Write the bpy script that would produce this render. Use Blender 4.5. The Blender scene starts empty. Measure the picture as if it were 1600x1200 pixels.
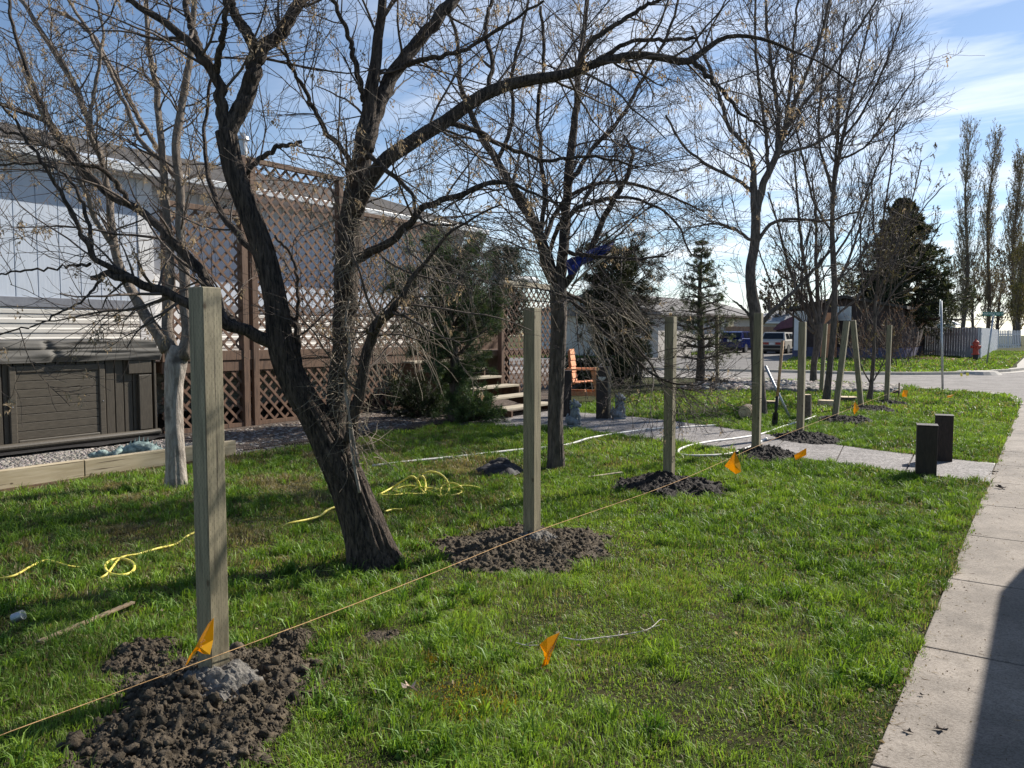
import bpy, bmesh, math, random
import numpy as np
from mathutils import Vector, Matrix, noise as mnoise

rnd = random.Random(7)
R = np.random.default_rng(11)
scene = bpy.context.scene
COL = scene.collection

# ------------------------------------------------------------------ camera
FPX = 1250.0
PITCH = math.radians(3.66)
YAW = math.radians(33.9)
CAMZ = 1.5
cam_d = bpy.data.cameras.new('camera')
cam_d.sensor_fit = 'HORIZONTAL'
cam_d.sensor_width = 36.0
cam_d.lens = FPX / 1600 * 36
cam_d.clip_start = 0.05
cam_d.clip_end = 2000
cam = bpy.data.objects.new('camera', cam_d)
COL.objects.link(cam)
cam.location = (0, 0, CAMZ)
cam.rotation_euler = (math.radians(90) - PITCH, 0, YAW)
scene.camera = cam

# ------------------------------------------------------------------ light
SUN_EL = math.radians(37)
SUN_AZ = math.radians(20)          # clockwise from +Y
sdir = Vector((math.sin(SUN_AZ) * math.cos(SUN_EL), math.cos(SUN_AZ) * math.cos(SUN_EL), math.sin(SUN_EL)))
sun_d = bpy.data.lights.new('sun', 'SUN')
sun_d.energy = 5.0
sun_d.angle = math.radians(0.5)
sun_d.color = (1.0, 0.94, 0.85)
sun = bpy.data.objects.new('sun', sun_d)
COL.objects.link(sun)
sun.rotation_euler = (-sdir).to_track_quat('-Z', 'Y').to_euler()

world = bpy.data.worlds.new('World')
scene.world = world
world.use_nodes = True
wn = world.node_tree.nodes
wl = world.node_tree.links
bg = wn['Background']
bg.inputs['Strength'].default_value = 0.085
sky = wn.new('ShaderNodeTexSky')
sky.sky_type = 'NISHITA'
sky.sun_disc = False
sky.sun_elevation = SUN_EL
sky.sun_rotation = SUN_AZ
sky.altitude = 1000
sky.air_density = 1.0
sky.dust_density = 0.4
sky.ozone_density = 2.0

def wnode(t, **kw):
    n = wn.new(t)
    for k, v in kw.items():
        setattr(n, k, v)
    return n
tc = wnode('ShaderNodeTexCoord')
sep = wnode('ShaderNodeSeparateXYZ')
wl.new(tc.outputs['Generated'], sep.inputs[0])
zc = wnode('ShaderNodeMath', operation='ADD'); zc.inputs[1].default_value = 0.12
wl.new(sep.outputs['Z'], zc.inputs[0])
zm = wnode('ShaderNodeMath', operation='MAXIMUM'); zm.inputs[1].default_value = 0.05
wl.new(zc.outputs[0], zm.inputs[0])
dx = wnode('ShaderNodeMath', operation='DIVIDE'); dy = wnode('ShaderNodeMath', operation='DIVIDE')
wl.new(sep.outputs['X'], dx.inputs[0]); wl.new(zm.outputs[0], dx.inputs[1])
wl.new(sep.outputs['Y'], dy.inputs[0]); wl.new(zm.outputs[0], dy.inputs[1])
cmb = wnode('ShaderNodeCombineXYZ')
wl.new(dx.outputs[0], cmb.inputs[0]); wl.new(dy.outputs[0], cmb.inputs[1])
mp = wnode('ShaderNodeMapping')
mp.inputs['Rotation'].default_value = (0, 0, math.radians(35))
mp.inputs['Scale'].default_value = (0.75, 1.9, 1)
mp.inputs['Location'].default_value = (2.3, 0.6, 0)
wl.new(cmb.outputs[0], mp.inputs[0])
cn = wnode('ShaderNodeTexNoise')
cn.inputs['Scale'].default_value = 1.3
cn.inputs['Detail'].default_value = 9
cn.inputs['Roughness'].default_value = 0.58
cn.inputs['Distortion'].default_value = 0.5
wl.new(mp.outputs[0], cn.inputs['Vector'])
cr = wnode('ShaderNodeValToRGB')
cr.color_ramp.elements[0].position = 0.40
cr.color_ramp.elements[1].position = 0.70
wl.new(cn.outputs['Fac'], cr.inputs[0])
# clouds gather in one part of the sky (towards the sun side), clear to the left
dv = wnode('ShaderNodeVectorMath', operation='DOT_PRODUCT')
wl.new(tc.outputs['Generated'], dv.inputs[0])
dv.inputs[1].default_value = (-0.02, 0.97, 0.24)
mr = wnode('ShaderNodeMapRange')
mr.inputs['From Min'].default_value = 0.62
mr.inputs['From Max'].default_value = 0.93
wl.new(dv.outputs['Value'], mr.inputs['Value'])
cm = wnode('ShaderNodeMath', operation='MULTIPLY')
wl.new(cr.outputs['Color'], cm.inputs[0]); wl.new(mr.outputs[0], cm.inputs[1])
ca = wnode('ShaderNodeMath', operation='MULTIPLY'); ca.inputs[1].default_value = 0.78
wl.new(cm.outputs[0], ca.inputs[0])
mixc = wnode('ShaderNodeMixRGB')
mixc.inputs['Color2'].default_value = (9.8, 10.1, 10.6, 1)
wl.new(ca.outputs[0], mixc.inputs['Fac'])
hs = wnode('ShaderNodeHueSaturation')
hs.inputs['Saturation'].default_value = 1.0
wl.new(sky.outputs[0], hs.inputs['Color'])
wl.new(hs.outputs[0], mixc.inputs['Color1'])
wl.new(mixc.outputs[0], bg.inputs['Color'])

scene.view_settings.view_transform = 'Standard'
scene.view_settings.look = 'None'
scene.view_settings.exposure = 0.66
scene.view_settings.gamma = 1.0
scene.cycles.max_bounces = 6
scene.cycles.transparent_max_bounces = 8

# ------------------------------------------------------------------ photo geometry helpers
CP, SP = math.cos(PITCH), math.sin(PITCH)
CY, SY = math.cos(YAW), math.sin(YAW)
def ray(px, py):
    a = (px - 800) / FPX; b = (600 - py) / FPX
    f = CP + b * SP; z = -SP + b * CP
    return np.array([a * CY - f * SY, a * SY + f * CY, z])
def PD(px, py, d):
    return ray(px, py) * d + np.array([0, 0, CAMZ])
def G(px, py, z=0.0):
    r = ray(px, py)
    t = (z - CAMZ) / r[2]
    return r * t + np.array([0, 0, CAMZ])
def PX(px, py, X):
    r = ray(px, py)
    return r * (X / r[0]) + np.array([0, 0, CAMZ])
def PY(px, py, Y):
    r = ray(px, py)
    return r * (Y / r[1]) + np.array([0, 0, CAMZ])

# ------------------------------------------------------------------ numpy noise
def _h(ix, iy, iz):
    n = (ix * 374761393 + iy * 668265263 + iz * 2147483647 + 1274126177) & 0xffffffff
    n = ((n ^ (n >> 13)) * 1274126177) & 0xffffffff
    n = ((n ^ (n >> 16)) * 2246822519) & 0xffffffff
    return ((n ^ (n >> 15)) & 0xffff) / 65535.0
def vn(p, s=1.0, seed=0):
    p = np.asarray(p, float) * s + seed * 17.13
    i = np.floor(p).astype(np.int64); f = p - i
    f = f * f * (3 - 2 * f)
    if p.shape[-1] == 2:
        i = np.concatenate([i, np.zeros_like(i[..., :1])], -1); f = np.concatenate([f, np.zeros_like(f[..., :1])], -1)
    x, y, z = i[..., 0], i[..., 1], i[..., 2]
    fx, fy, fz = f[..., 0], f[..., 1], f[..., 2]
    def L(dz):
        a = _h(x, y, z + dz) * (1 - fx) + _h(x + 1, y, z + dz) * fx
        b = _h(x, y + 1, z + dz) * (1 - fx) + _h(x + 1, y + 1, z + dz) * fx
        return a * (1 - fy) + b * fy
    return L(0) * (1 - fz) + L(1) * fz
def fbm(p, s=1.0, o=4, seed=0):
    r = 0; a = 1; t = 0
    for k in range(o):
        r = r + a * vn(p, s * 2 ** k, seed + k * 3); t += a; a *= 0.5
    return r / t

# ------------------------------------------------------------------ objects
INV = {}
def tag(o, label=None, cat=None, group=None, kind=None):
    if label: o['label'] = label
    if cat: o['category'] = cat
    if group: o['group'] = group
    if kind: o['kind'] = kind
    return o
def thing(name, label, cat, loc=(0, 0, 0), rz=0.0, group=None):
    o = bpy.data.objects.new(name, None)
    o.empty_display_size = 0.2
    COL.objects.link(o)
    o.location = [float(c) for c in loc]; o.rotation_euler = (0, 0, rz)
    INV[o.name] = (Matrix.Translation(Vector([float(c) for c in loc])) @ Matrix.Rotation(rz, 4, 'Z')).inverted()
    return tag(o, label, cat, group)
def link(name, me, m, parent=None, world=True):
    o = bpy.data.objects.new(name, me)
    COL.objects.link(o)
    if m is not None and not me.materials:
        me.materials.append(m)
    if parent is not None:
        o.parent = parent
        root = parent
        while root.parent: root = root.parent
        INV[o.name] = INV.get(parent.name)
        if world and INV.get(root.name) is not None:
            me.transform(INV[root.name])
    return o
def mesh_np(name, V, F, m=None, parent=None, world=True, smooth=False, colors=None):
    """V (n,3); F list of int arrays (k, m)"""
    me = bpy.data.meshes.new(name)
    V = np.asarray(V, np.float32)
    me.vertices.add(len(V)); me.vertices.foreach_set('co', V.ravel())
    F = [np.asarray(f, np.int32) for f in F if len(f)]
    loops = np.concatenate([f.ravel() for f in F])
    cnt = np.concatenate([np.full(len(f), f.shape[1], np.int32) for f in F])
    me.loops.add(len(loops)); me.loops.foreach_set('vertex_index', loops)
    me.polygons.add(len(cnt))
    st = np.concatenate([[0], np.cumsum(cnt)[:-1]]).astype(np.int32)
    me.polygons.foreach_set('loop_start', st)
    if smooth:
        me.polygons.foreach_set('use_smooth', np.ones(len(cnt), bool))
    if colors is not None:
        ca_ = me.color_attributes.new('tint', 'FLOAT_COLOR', 'POINT')
        c = np.ones((len(V), 4), np.float32); c[:, :3] = colors
        ca_.data.foreach_set('color', c.ravel())
    me.update(calc_edges=True)
    return link(name, me, m, parent, world)

class MB:
    """collects boxes, prisms and tubes into ONE mesh"""
    def __init__(self): self.bm = bmesh.new(); self.sm = []
    def box(self, x0, x1, y0, y1, z0, z1, rot=None, bev=0):
        M = Matrix.Translation(((x0 + x1) / 2, (y0 + y1) / 2, (z0 + z1) / 2)) @ Matrix.Diagonal((abs(x1 - x0), abs(y1 - y0), abs(z1 - z0), 1))
        if rot is not None: M = rot @ M
        r = bmesh.ops.create_cube(self.bm, size=1, matrix=M)
        if bev:
            es = list({e for v in r['verts'] for e in v.link_edges})
            bmesh.ops.bevel(self.bm, geom=es, offset=bev, segments=2, affect='EDGES', profile=0.5)
        return self
    def bar(self, a, b, w, h, up=(0, 0, 1), bev=0):
        a = Vector(a); b = Vector(b); d = b - a; L = d.length
        if L < 1e-6: return self
        y = d.normalized(); u = Vector(up)
        if abs(y.dot(u)) > 0.98: u = Vector((1, 0, 0))
        x = y.cross(u).normalized(); z = x.cross(y)
        M = Matrix((x, y, z)).transposed().to_4x4(); M.translation = (a + b) / 2
        M = M @ Matrix.Diagonal((w, L, h, 1))
        r = bmesh.ops.create_cube(self.bm, size=1, matrix=M)
        if bev:
            es = list({e for v in r['verts'] for e in v.link_edges})
            bmesh.ops.bevel(self.bm, geom=es, offset=bev, segments=2, affect='EDGES', profile=0.5)
        return self
    def cyl(self, a, b, r0, r1=None, n=16, caps=True):
        r1 = r0 if r1 is None else r1
        a = Vector(a); b = Vector(b); d = b - a
        M = d.to_track_quat('Z', 'Y').to_matrix().to_4x4(); M.translation = (a + b) / 2
        bmesh.ops.create_cone(self.bm, cap_ends=caps, segments=n, radius1=r0, radius2=r1, depth=d.length, matrix=M)
        return self
    def ball(self, c, s, sub=2, jit=0.0, rot=None):
        if not hasattr(s, '__len__'): s = (s, s, s)
        M = Matrix.Translation(Vector([float(q) for q in c]))
        if rot is not None: M = M @ rot
        M = M @ Matrix.Diagonal((s[0], s[1], s[2], 1))
        r = bmesh.ops.create_icosphere(self.bm, subdivisions=sub, radius=1, matrix=M)
        if jit:
            cc = Vector([float(q) for q in c])
            for v in r['verts']:
                k = mnoise.noise(v.co * (2.2 / max(s)) + cc) 
                v.co = cc + (v.co - cc) * (1 + jit * k)
        return self
    def poly(self, pts, z0=None, z1=None):
        """flat polygon or, with z0,z1, a vertical prism"""
        if z0 is None:
            vs = [self.bm.verts.new([float(c) for c in p]) for p in pts]
            self.bm.faces.new(vs)
        else:
            lo = [self.bm.verts.new((float(p[0]), float(p[1]), z0)) for p in pts]
            hi = [self.bm.verts.new((float(p[0]), float(p[1]), z1)) for p in pts]
            n = len(pts)
            self.bm.faces.new(hi); self.bm.faces.new(lo[::-1])
            for i in range(n):
                self.bm.faces.new((lo[i], lo[(i + 1) % n], hi[(i + 1) % n], hi[i]))
        return self
    def extr(self, pts, vec):
        """prism: 3D polygon swept along vec"""
        v = Vector([float(c) for c in vec])
        a = [self.bm.verts.new([float(c) for c in p]) for p in pts]
        b = [self.bm.verts.new(Vector([float(c) for c in p]) + v) for p in pts]
        n = len(pts)
        self.bm.faces.new(a); self.bm.faces.new(b[::-1])
        for i in range(n):
            self.bm.faces.new((a[i], b[i], b[(i + 1) % n], a[(i + 1) % n]))
        return self
    def tube(self, pts, r, n=8, caps=True):
        P = np.array([np.asarray(p, float) for p in pts])
        rr = np.full(len(P), r, float) if not hasattr(r, '__len__') else np.asarray(r, float)
        T = np.gradient(P, axis=0); T /= np.linalg.norm(T, axis=1, keepdims=True) + 1e-9
        ref = np.array([0.0, 0, 1]) if abs(T[:, 2]).mean() < 0.8 else np.array([1.0, 0.1, 0])
        rings = []
        A0 = None
        for k in range(len(P)):
            A = ref - T[k] * ref.dot(T[k]) if A0 is None else A0 - T[k] * A0.dot(T[k])
            A /= np.linalg.norm(A) + 1e-9; A0 = A
            B = np.cross(T[k], A)
            rings.append([self.bm.verts.new(tuple(P[k] + rr[k] * (math.cos(2 * math.pi * j / n) * A + math.sin(2 * math.pi * j / n) * B))) for j in range(n)])
        for k in range(len(P) - 1):
            for j in range(n):
                f = self.bm.faces.new((rings[k][j], rings[k][(j + 1) % n], rings[k + 1][(j + 1) % n], rings[k + 1][j]))
                f.smooth = True
        if caps:
            self.bm.faces.new(rings[0][::-1]); self.bm.faces.new(rings[-1])
        return self
    def build(self, name, m, parent=None, world=True, smooth=False, tri=False):
        bmesh.ops.recalc_face_normals(self.bm, faces=self.bm.faces)
        if tri: bmesh.ops.triangulate(self.bm, faces=self.bm.faces)
        me = bpy.data.meshes.new(name)
        if smooth:
            for f in self.bm.faces: f.smooth = True
        self.bm.to_mesh(me); self.bm.free()
        return link(name, me, m, parent, world)

def catmull(pts, n):
    P = np.array([np.asarray(p, float) for p in pts])
    P = np.vstack([2 * P[0] - P[1], P, 2 * P[-1] - P[-2]])
    m = len(P) - 3
    seg = np.linalg.norm(P[2:-1, :3] - P[1:-2, :3], axis=1)
    cum = np.concatenate([[0], np.cumsum(seg)]); 
    u = np.linspace(0, cum[-1], n)
    out = []
    for q in u:
        k = min(m - 1, max(0, np.searchsorted(cum, q, 'right') - 1))
        t = (q - cum[k]) / max(seg[k], 1e-9)
        p0, p1, p2, p3 = P[k], P[k + 1], P[k + 2], P[k + 3]
        out.append(0.5 * (2 * p1 + (p2 - p0) * t + (2 * p0 - 5 * p1 + 4 * p2 - p3) * t * t + (3 * p1 - p0 - 3 * p2 + p3) * t ** 3))
    return np.array(out)

# ------------------------------------------------------------------ materials
MATS = {}
def base_mat(name, rough=0.8):
    m = bpy.data.materials.new(name); m.use_nodes = True
    nt = m.node_tree
    b = nt.nodes['Principled BSDF']
    b.inputs['Roughness'].default_value = rough
    MATS[name] = m
    return m, nt, b
def N(nt, t, **kw):
    n = nt.nodes.new(t)
    for k, v in kw.items(): setattr(n, k, v)
    return n
def pm(name, c1, c2, scale=6.0, stretch=(1, 1, 1), rough=0.8, bump=0.3, bscale=None, detail=6, lo=0.35, hi=0.65, c3=None, s3=1.0, l3=0.5, h3=0.7, metal=0.0, spec=None, dist=0.02, coord='Object', distort=0.0, trans=0.0):
    m, nt, b = base_mat(name, rough)
    L = nt.links
    t = N(nt, 'ShaderNodeTexCoord'); mp_ = N(nt, 'ShaderNodeMapping'); mp_.inputs['Scale'].default_value = stretch
    L.new(t.outputs[coord], mp_.inputs[0])
    n1 = N(nt, 'ShaderNodeTexNoise'); n1.inputs['Scale'].default_value = scale; n1.inputs['Detail'].default_value = detail
    n1.inputs['Roughness'].default_value = 0.6; n1.inputs['Distortion'].default_value = distort
    L.new(mp_.outputs[0], n1.inputs['Vector'])
    r = N(nt, 'ShaderNodeValToRGB'); r.color_ramp.elements[0].position = lo; r.color_ramp.elements[1].position = hi
    r.color_ramp.elements[0].color = (*c1, 1); r.color_ramp.elements[1].color = (*c2, 1)
    L.new(n1.outputs['Fac'], r.inputs[0])
    out = r.outputs[0]
    if c3 is not None:
        n3 = N(nt, 'ShaderNodeTexNoise'); n3.inputs['Scale'].default_value = s3; n3.inputs['Detail'].default_value = 5
        L.new(t.outputs[coord], n3.inputs['Vector'])
        r3 = N(nt, 'ShaderNodeMapRange'); r3.inputs['From Min'].default_value = l3; r3.inputs['From Max'].default_value = h3
        L.new(n3.outputs['Fac'], r3.inputs['Value'])
        mx = N(nt, 'ShaderNodeMixRGB'); mx.inputs['Color2'].default_value = (*c3, 1)
        L.new(r3.outputs[0], mx.inputs['Fac']); L.new(out, mx.inputs['Color1']); out = mx.outputs[0]
    L.new(out, b.inputs['Base Color'])
    b.inputs['Metallic'].default_value = metal
    if spec is not None: b.inputs['Specular IOR Level'].default_value = spec
    if bump:
        nb = N(nt, 'ShaderNodeTexNoise'); nb.inputs['Scale'].default_value = bscale or scale * 2; nb.inputs['Detail'].default_value = 8
        nb.inputs['Roughness'].default_value = 0.65
        L.new(mp_.outputs[0], nb.inputs['Vector'])
        bp = N(nt, 'ShaderNodeBump'); bp.inputs['Strength'].default_value = bump; bp.inputs['Distance'].default_value = dist
        L.new(nb.outputs['Fac'], bp.inputs['Height']); L.new(bp.outputs[0], b.inputs['Normal'])
    m['_out'] = 1
    return m

def attr_mat(name, rough=0.6, trans=0.35, tcol=(1.3, 1.25, 0.6)):
    m, nt, b = base_mat(name, rough)
    L = nt.links
    a = N(nt, 'ShaderNodeAttribute'); a.attribute_name = 'tint'
    L.new(a.outputs['Color'], b.inputs['Base Color'])
    b.inputs['Specular IOR Level'].default_value = 0.3
    if trans:
        tr = N(nt, 'ShaderNodeBsdfTranslucent')
        mu = N(nt, 'ShaderNodeMixRGB', blend_type='MULTIPLY'); mu.inputs['Fac'].default_value = 1; mu.inputs['Color2'].default_value = (*tcol, 1)
        L.new(a.outputs['Color'], mu.inputs['Color1']); L.new(mu.outputs[0], tr.inputs['Color'])
        mx = N(nt, 'ShaderNodeMixShader'); mx.inputs[0].default_value = trans
        L.new(b.outputs[0], mx.inputs[1]); L.new(tr.outputs[0], mx.inputs[2])
        L.new(mx.outputs[0], nt.nodes['Material Output'].inputs['Surface'])
    return m

def wood_mat(name, c1, c2, knot=(0.1, 0.07, 0.04), stretch=(14, 14, 1.2), incis=False, rough=0.75, axis='Z'):
    m, nt, b = base_mat(name, rough)
    L = nt.links
    t = N(nt, 'ShaderNodeTexCoord'); mp_ = N(nt, 'ShaderNodeMapping'); mp_.inputs['Scale'].default_value = stretch
    L.new(t.outputs['Object'], mp_.inputs[0])
    n1 = N(nt, 'ShaderNodeTexNoise'); n1.inputs['Scale'].default_value = 3.0; n1.inputs['Detail'].default_value = 8; n1.inputs['Distortion'].default_value = 0.6
    L.new(mp_.outputs[0], n1.inputs['Vector'])
    r = N(nt, 'ShaderNodeValToRGB'); r.color_ramp.elements[0].position = 0.3; r.color_ramp.elements[1].position = 0.7
    r.color_ramp.elements[0].color = (*c1, 1); r.color_ramp.elements[1].color = (*c2, 1)
    L.new(n1.outputs['Fac'], r.inputs[0])
    # knots
    mk = N(nt, 'ShaderNodeMapping'); k = [1, 1, 1]; k['XYZ'.index(axis)] = 0.55; mk.inputs['Scale'].default_value = k
    L.new(t.outputs['Object'], mk.inputs[0])
    vo = N(nt, 'ShaderNodeTexVoronoi'); vo.inputs['Scale'].default_value = 9.0
    L.new(mk.outputs[0], vo.inputs['Vector'])
    kr = N(nt, 'ShaderNodeMapRange'); kr.inputs['From Min'].default_value = 0.10; kr.inputs['From Max'].default_value = 0.05
    L.new(vo.outputs['Distance'], kr.inputs['Value'])
    mx = N(nt, 'ShaderNodeMixRGB'); mx.inputs['Color2'].default_value = (*knot, 1)
    L.new(kr.outputs[0], mx.inputs['Fac']); L.new(r.outputs[0], mx.inputs['Color1'])
    out = mx.outputs[0]
    mc = N(nt, 'ShaderNodeMapping'); mc.inputs['Scale'].default_value = tuple(q * 3.2 if q > 3 else q * .7 for q in stretch)
    L.new(t.outputs['Object'], mc.inputs[0])
    nc_ = N(nt, 'ShaderNodeTexNoise'); nc_.inputs['Scale'].default_value = 1.6; nc_.inputs['Detail'].default_value = 3; L.new(mc.outputs[0], nc_.inputs['Vector'])
    rc = N(nt, 'ShaderNodeMapRange'); rc.inputs['From Min'].default_value = 0.64; rc.inputs['From Max'].default_value = 0.68; L.new(nc_.outputs['Fac'], rc.inputs['Value'])
    mxc = N(nt, 'ShaderNodeMixRGB'); mxc.inputs['Color2'].default_value = (c1[0] * .35, c1[1] * .32, c1[2] * .3, 1)
    L.new(rc.outputs[0], mxc.inputs['Fac']); L.new(out, mxc.inputs['Color1']); out = mxc.outputs[0]
    nb = N(nt, 'ShaderNodeBump'); nb.inputs['Strength'].default_value = 0.35; nb.inputs['Distance'].default_value = 0.003
    L.new(n1.outputs['Fac'], nb.inputs['Height'])
    nrm = nb.outputs[0]
    if incis:
        sx = N(nt, 'ShaderNodeSeparateXYZ'); L.new(t.outputs['Object'], sx.inputs[0])
        def M_(op, a, bb=None):
            n = N(nt, 'ShaderNodeMath', operation=op)
            for i, q in enumerate((a, bb)):
                if q is None: continue
                if isinstance(q, (int, float)): n.inputs[i].default_value = q
                else: L.new(q, n.inputs[i])
            return n.outputs[0]
        h = M_('ADD', sx.outputs['X'], sx.outputs['Y'])
        u = M_('MULTIPLY', h, 95.0)
        row = M_('FLOOR', u)
        fu = M_('FRACT', u)
        zz = M_('ADD', M_('MULTIPLY', sx.outputs['Z'], 30.0), M_('MULTIPLY', row, 0.5))
        fz = M_('FRACT', zz)
        mask = M_('MULTIPLY', M_('LESS_THAN', fu, 0.26), M_('LESS_THAN', fz, 0.42))
        n2 = N(nt, 'ShaderNodeTexNoise'); n2.inputs['Scale'].default_value = 60.0; L.new(t.outputs['Object'], n2.inputs['Vector'])
        mask = M_('MULTIPLY', mask, M_('GREATER_THAN', n2.outputs['Fac'], 0.44))
        m2 = N(nt, 'ShaderNodeMixRGB'); m2.inputs['Color2'].default_value = (0.13, 0.115, 0.06, 1)
        L.new(M_('MULTIPLY', mask, 0.7), m2.inputs['Fac']); L.new(out, m2.inputs['Color1']); out = m2.outputs[0]
        # muddy stain at the foot
        n4 = N(nt, 'ShaderNodeTexNoise'); n4.inputs['Scale'].default_value = 14.0; n4.inputs['Detail'].default_value = 6; L.new(t.outputs['Object'], n4.inputs['Vector'])
        zf = M_('ADD', M_('MULTIPLY', sx.outputs['Z'], -7.0), M_('MULTIPLY', n4.outputs['Fac'], 2.0))
        mr4 = N(nt, 'ShaderNodeMapRange'); mr4.inputs['From Min'].default_value = 0.05; mr4.inputs['From Max'].default_value = 0.45
        L.new(zf, mr4.inputs['Value'])
        m4 = N(nt, 'ShaderNodeMixRGB'); m4.inputs['Color2'].default_value = (0.075, 0.06, 0.045, 1)
        L.new(mr4.outputs[0], m4.inputs['Fac']); L.new(out, m4.inputs['Color1']); out = m4.outputs[0]
        b2 = N(nt, 'ShaderNodeBump'); b2.invert = True; b2.inputs['Strength'].default_value = 0.6; b2.inputs['Distance'].default_value = 0.003
        L.new(mask, b2.inputs['Height']); L.new(nrm, b2.inputs['Normal']); nrm = b2.outputs[0]
    L.new(out, b.inputs['Base Color']); L.new(nrm, b.inputs['Normal'])
    return m

M_lawn = pm('lawn_soil', (0.022, 0.032, 0.010), (0.075, 0.078, 0.030), 38, rough=1.0, bump=1.0, bscale=140, c3=(0.095, 0.075, 0.045), s3=6, l3=0.5, h3=0.75, spec=0.1)
M_grassblade = attr_mat('grass_blades', 0.5, 0.36)
M_leaf = attr_mat('foliage', 0.6, 0.2)
M_seed = attr_mat('dry_keys', 0.8, 0.4, (1.1, 1.0, 0.8))
M_dirt = pm('dug_soil', (0.040, 0.031, 0.020), (0.145, 0.112, 0.074), 40, rough=0.95, bump=1.0, bscale=150, c3=(0.16, 0.135, 0.105), s3=5, l3=0.58, h3=0.8, dist=0.01)
M_dirt2 = pm('dark_damp_soil', (0.014, 0.011, 0.010), (0.05, 0.04, 0.032), 22, rough=0.9, bump=1.0, bscale=90, dist=0.01)
M_conc = pm('dry_concrete_crumbs', (0.15, 0.138, 0.12), (0.27, 0.25, 0.22), 40, rough=0.95, bump=1.0, bscale=120, dist=0.01)
M_post = wood_mat('treated_wood', (0.17, 0.148, 0.096), (0.34, 0.295, 0.195), incis=True, stretch=(20, 20, 1.4))
M_timber = wood_mat('timber_edging', (0.36, 0.29, 0.18), (0.50, 0.42, 0.29), stretch=(10, 1.0, 10), axis='Y')
M_cedar = wood_mat('stained_cedar', (0.095, 0.052, 0.032), (0.18, 0.105, 0.064), stretch=(8, 8, 1.5))
M_lattice = wood_mat('lattice_slats', (0.11, 0.058, 0.035), (0.205, 0.115, 0.070), stretch=(8, 3, 3))
M_tread = wood_mat('weathered_tread', (0.33, 0.28, 0.20), (0.48, 0.42, 0.32), stretch=(10, 1, 10), axis='Y')
M_orange = wood_mat('orange_stained_wood', (0.55, 0.22, 0.10), (0.70, 0.33, 0.17), stretch=(8, 8, 4))
M_bark2 = pm('dark_ridged_bark', (0.028, 0.021, 0.017), (0.17, 0.130, 0.100), 9, (7, 7, 0.9), 0.95, 1.0, 16, dist=0.05, distort=0.6, lo=0.38, hi=0.62)
M_bark1 = pm('pale_grey_bark', (0.24, 0.205, 0.17), (0.50, 0.44, 0.38), 6, (5, 5, 1.2), 0.95, 0.9, 14, dist=0.025, c3=(0.12, 0.10, 0.085), s3=7, l3=0.55, h3=0.7)
M_bark1b = pm('upper_pale_bark', (0.12, 0.095, 0.075), (0.27, 0.22, 0.175), 6, (5, 5, 1.2), 0.95, 0.9, 14, dist=0.025)
M_bark3 = pm('grey_brown_bark', (0.055, 0.045, 0.038), (0.18, 0.145, 0.12), 7, (5, 5, 1.1), 0.95, 0.9, 14, dist=0.03)
M_twig = pm('brown_twigs', (0.05, 0.037, 0.029), (0.14, 0.105, 0.08), 5, rough=0.8, bump=0)
M_twig1 = pm('grey_twigs', (0.17, 0.135, 0.10), (0.34, 0.28, 0.20), 5, rough=0.8, bump=0)
M_twigd = pm('dark_twigs', (0.04, 0.03, 0.026), (0.10, 0.075, 0.062), 5, rough=0.8, bump=0)
def speckle(name, cols, scale, rough=0.9, bump=0.6, dist=0.01):
    m, nt, b = base_mat(name, rough); L = nt.links
    t = N(nt, 'ShaderNodeTexCoord')
    v = N(nt, 'ShaderNodeTexVoronoi'); v.inputs['Scale'].default_value = scale
    L.new(t.outputs['Object'], v.inputs['Vector'])
    sp_ = N(nt, 'ShaderNodeSeparateColor'); L.new(v.outputs['Color'], sp_.inputs[0])
    r = N(nt, 'ShaderNodeValToRGB')
    e = r.color_ramp.elements
    while len(e) < len(cols): e.new(0.5)
    for i, c in enumerate(cols):
        e[i].position = i / (len(cols) - 1); e[i].color = (*c, 1)
    L.new(sp_.outputs[0], r.inputs[0])
    n = N(nt, 'ShaderNodeTexNoise'); n.inputs['Scale'].default_value = 1.7; n.inputs['Detail'].default_value = 6
    L.new(t.outputs['Object'], n.inputs['Vector'])
    mr_ = N(nt, 'ShaderNodeMapRange'); mr_.inputs['From Min'].default_value = 0.3; mr_.inputs['From Max'].default_value = 0.7; mr_.inputs['To Min'].default_value = 0.72; mr_.inputs['To Max'].default_value = 1.12
    L.new(n.outputs['Fac'], mr_.inputs['Value'])
    mu = N(nt, 'ShaderNodeVectorMath', operation='SCALE'); L.new(r.outputs[0], mu.inputs[0]); L.new(mr_.outputs[0], mu.inputs['Scale'])
    n9 = N(nt, 'ShaderNodeTexNoise'); n9.inputs['Scale'].default_value = 5.5; n9.inputs['Detail'].default_value = 9; n9.inputs['Roughness'].default_value = 0.7; L.new(t.outputs['Object'], n9.inputs['Vector'])
    m9 = N(nt, 'ShaderNodeMapRange'); m9.inputs['From Min'].default_value = 0.36; m9.inputs['From Max'].default_value = 0.62; m9.inputs['To Min'].default_value = 0.78; m9.inputs['To Max'].default_value = 1.06; L.new(n9.outputs['Fac'], m9.inputs['Value'])
    mu9 = N(nt, 'ShaderNodeVectorMath', operation='SCALE'); L.new(mu.outputs[0], mu9.inputs[0]); L.new(m9.outputs[0], mu9.inputs['Scale'])
    L.new(mu9.outputs[0], b.inputs['Base Color'])
    bp = N(nt, 'ShaderNodeBump'); bp.invert = True; bp.inputs['Strength'].default_value = bump; bp.inputs['Distance'].default_value = dist
    L.new(v.outputs['Distance'], bp.inputs['Height']); L.new(bp.outputs[0], b.inputs['Normal'])
    return m
M_aggr = speckle('exposed_aggregate', [(0.07, 0.06, 0.056), (0.17, 0.15, 0.14), (0.26, 0.235, 0.22), (0.45, 0.42, 0.40)], 75, 0.75)
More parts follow.
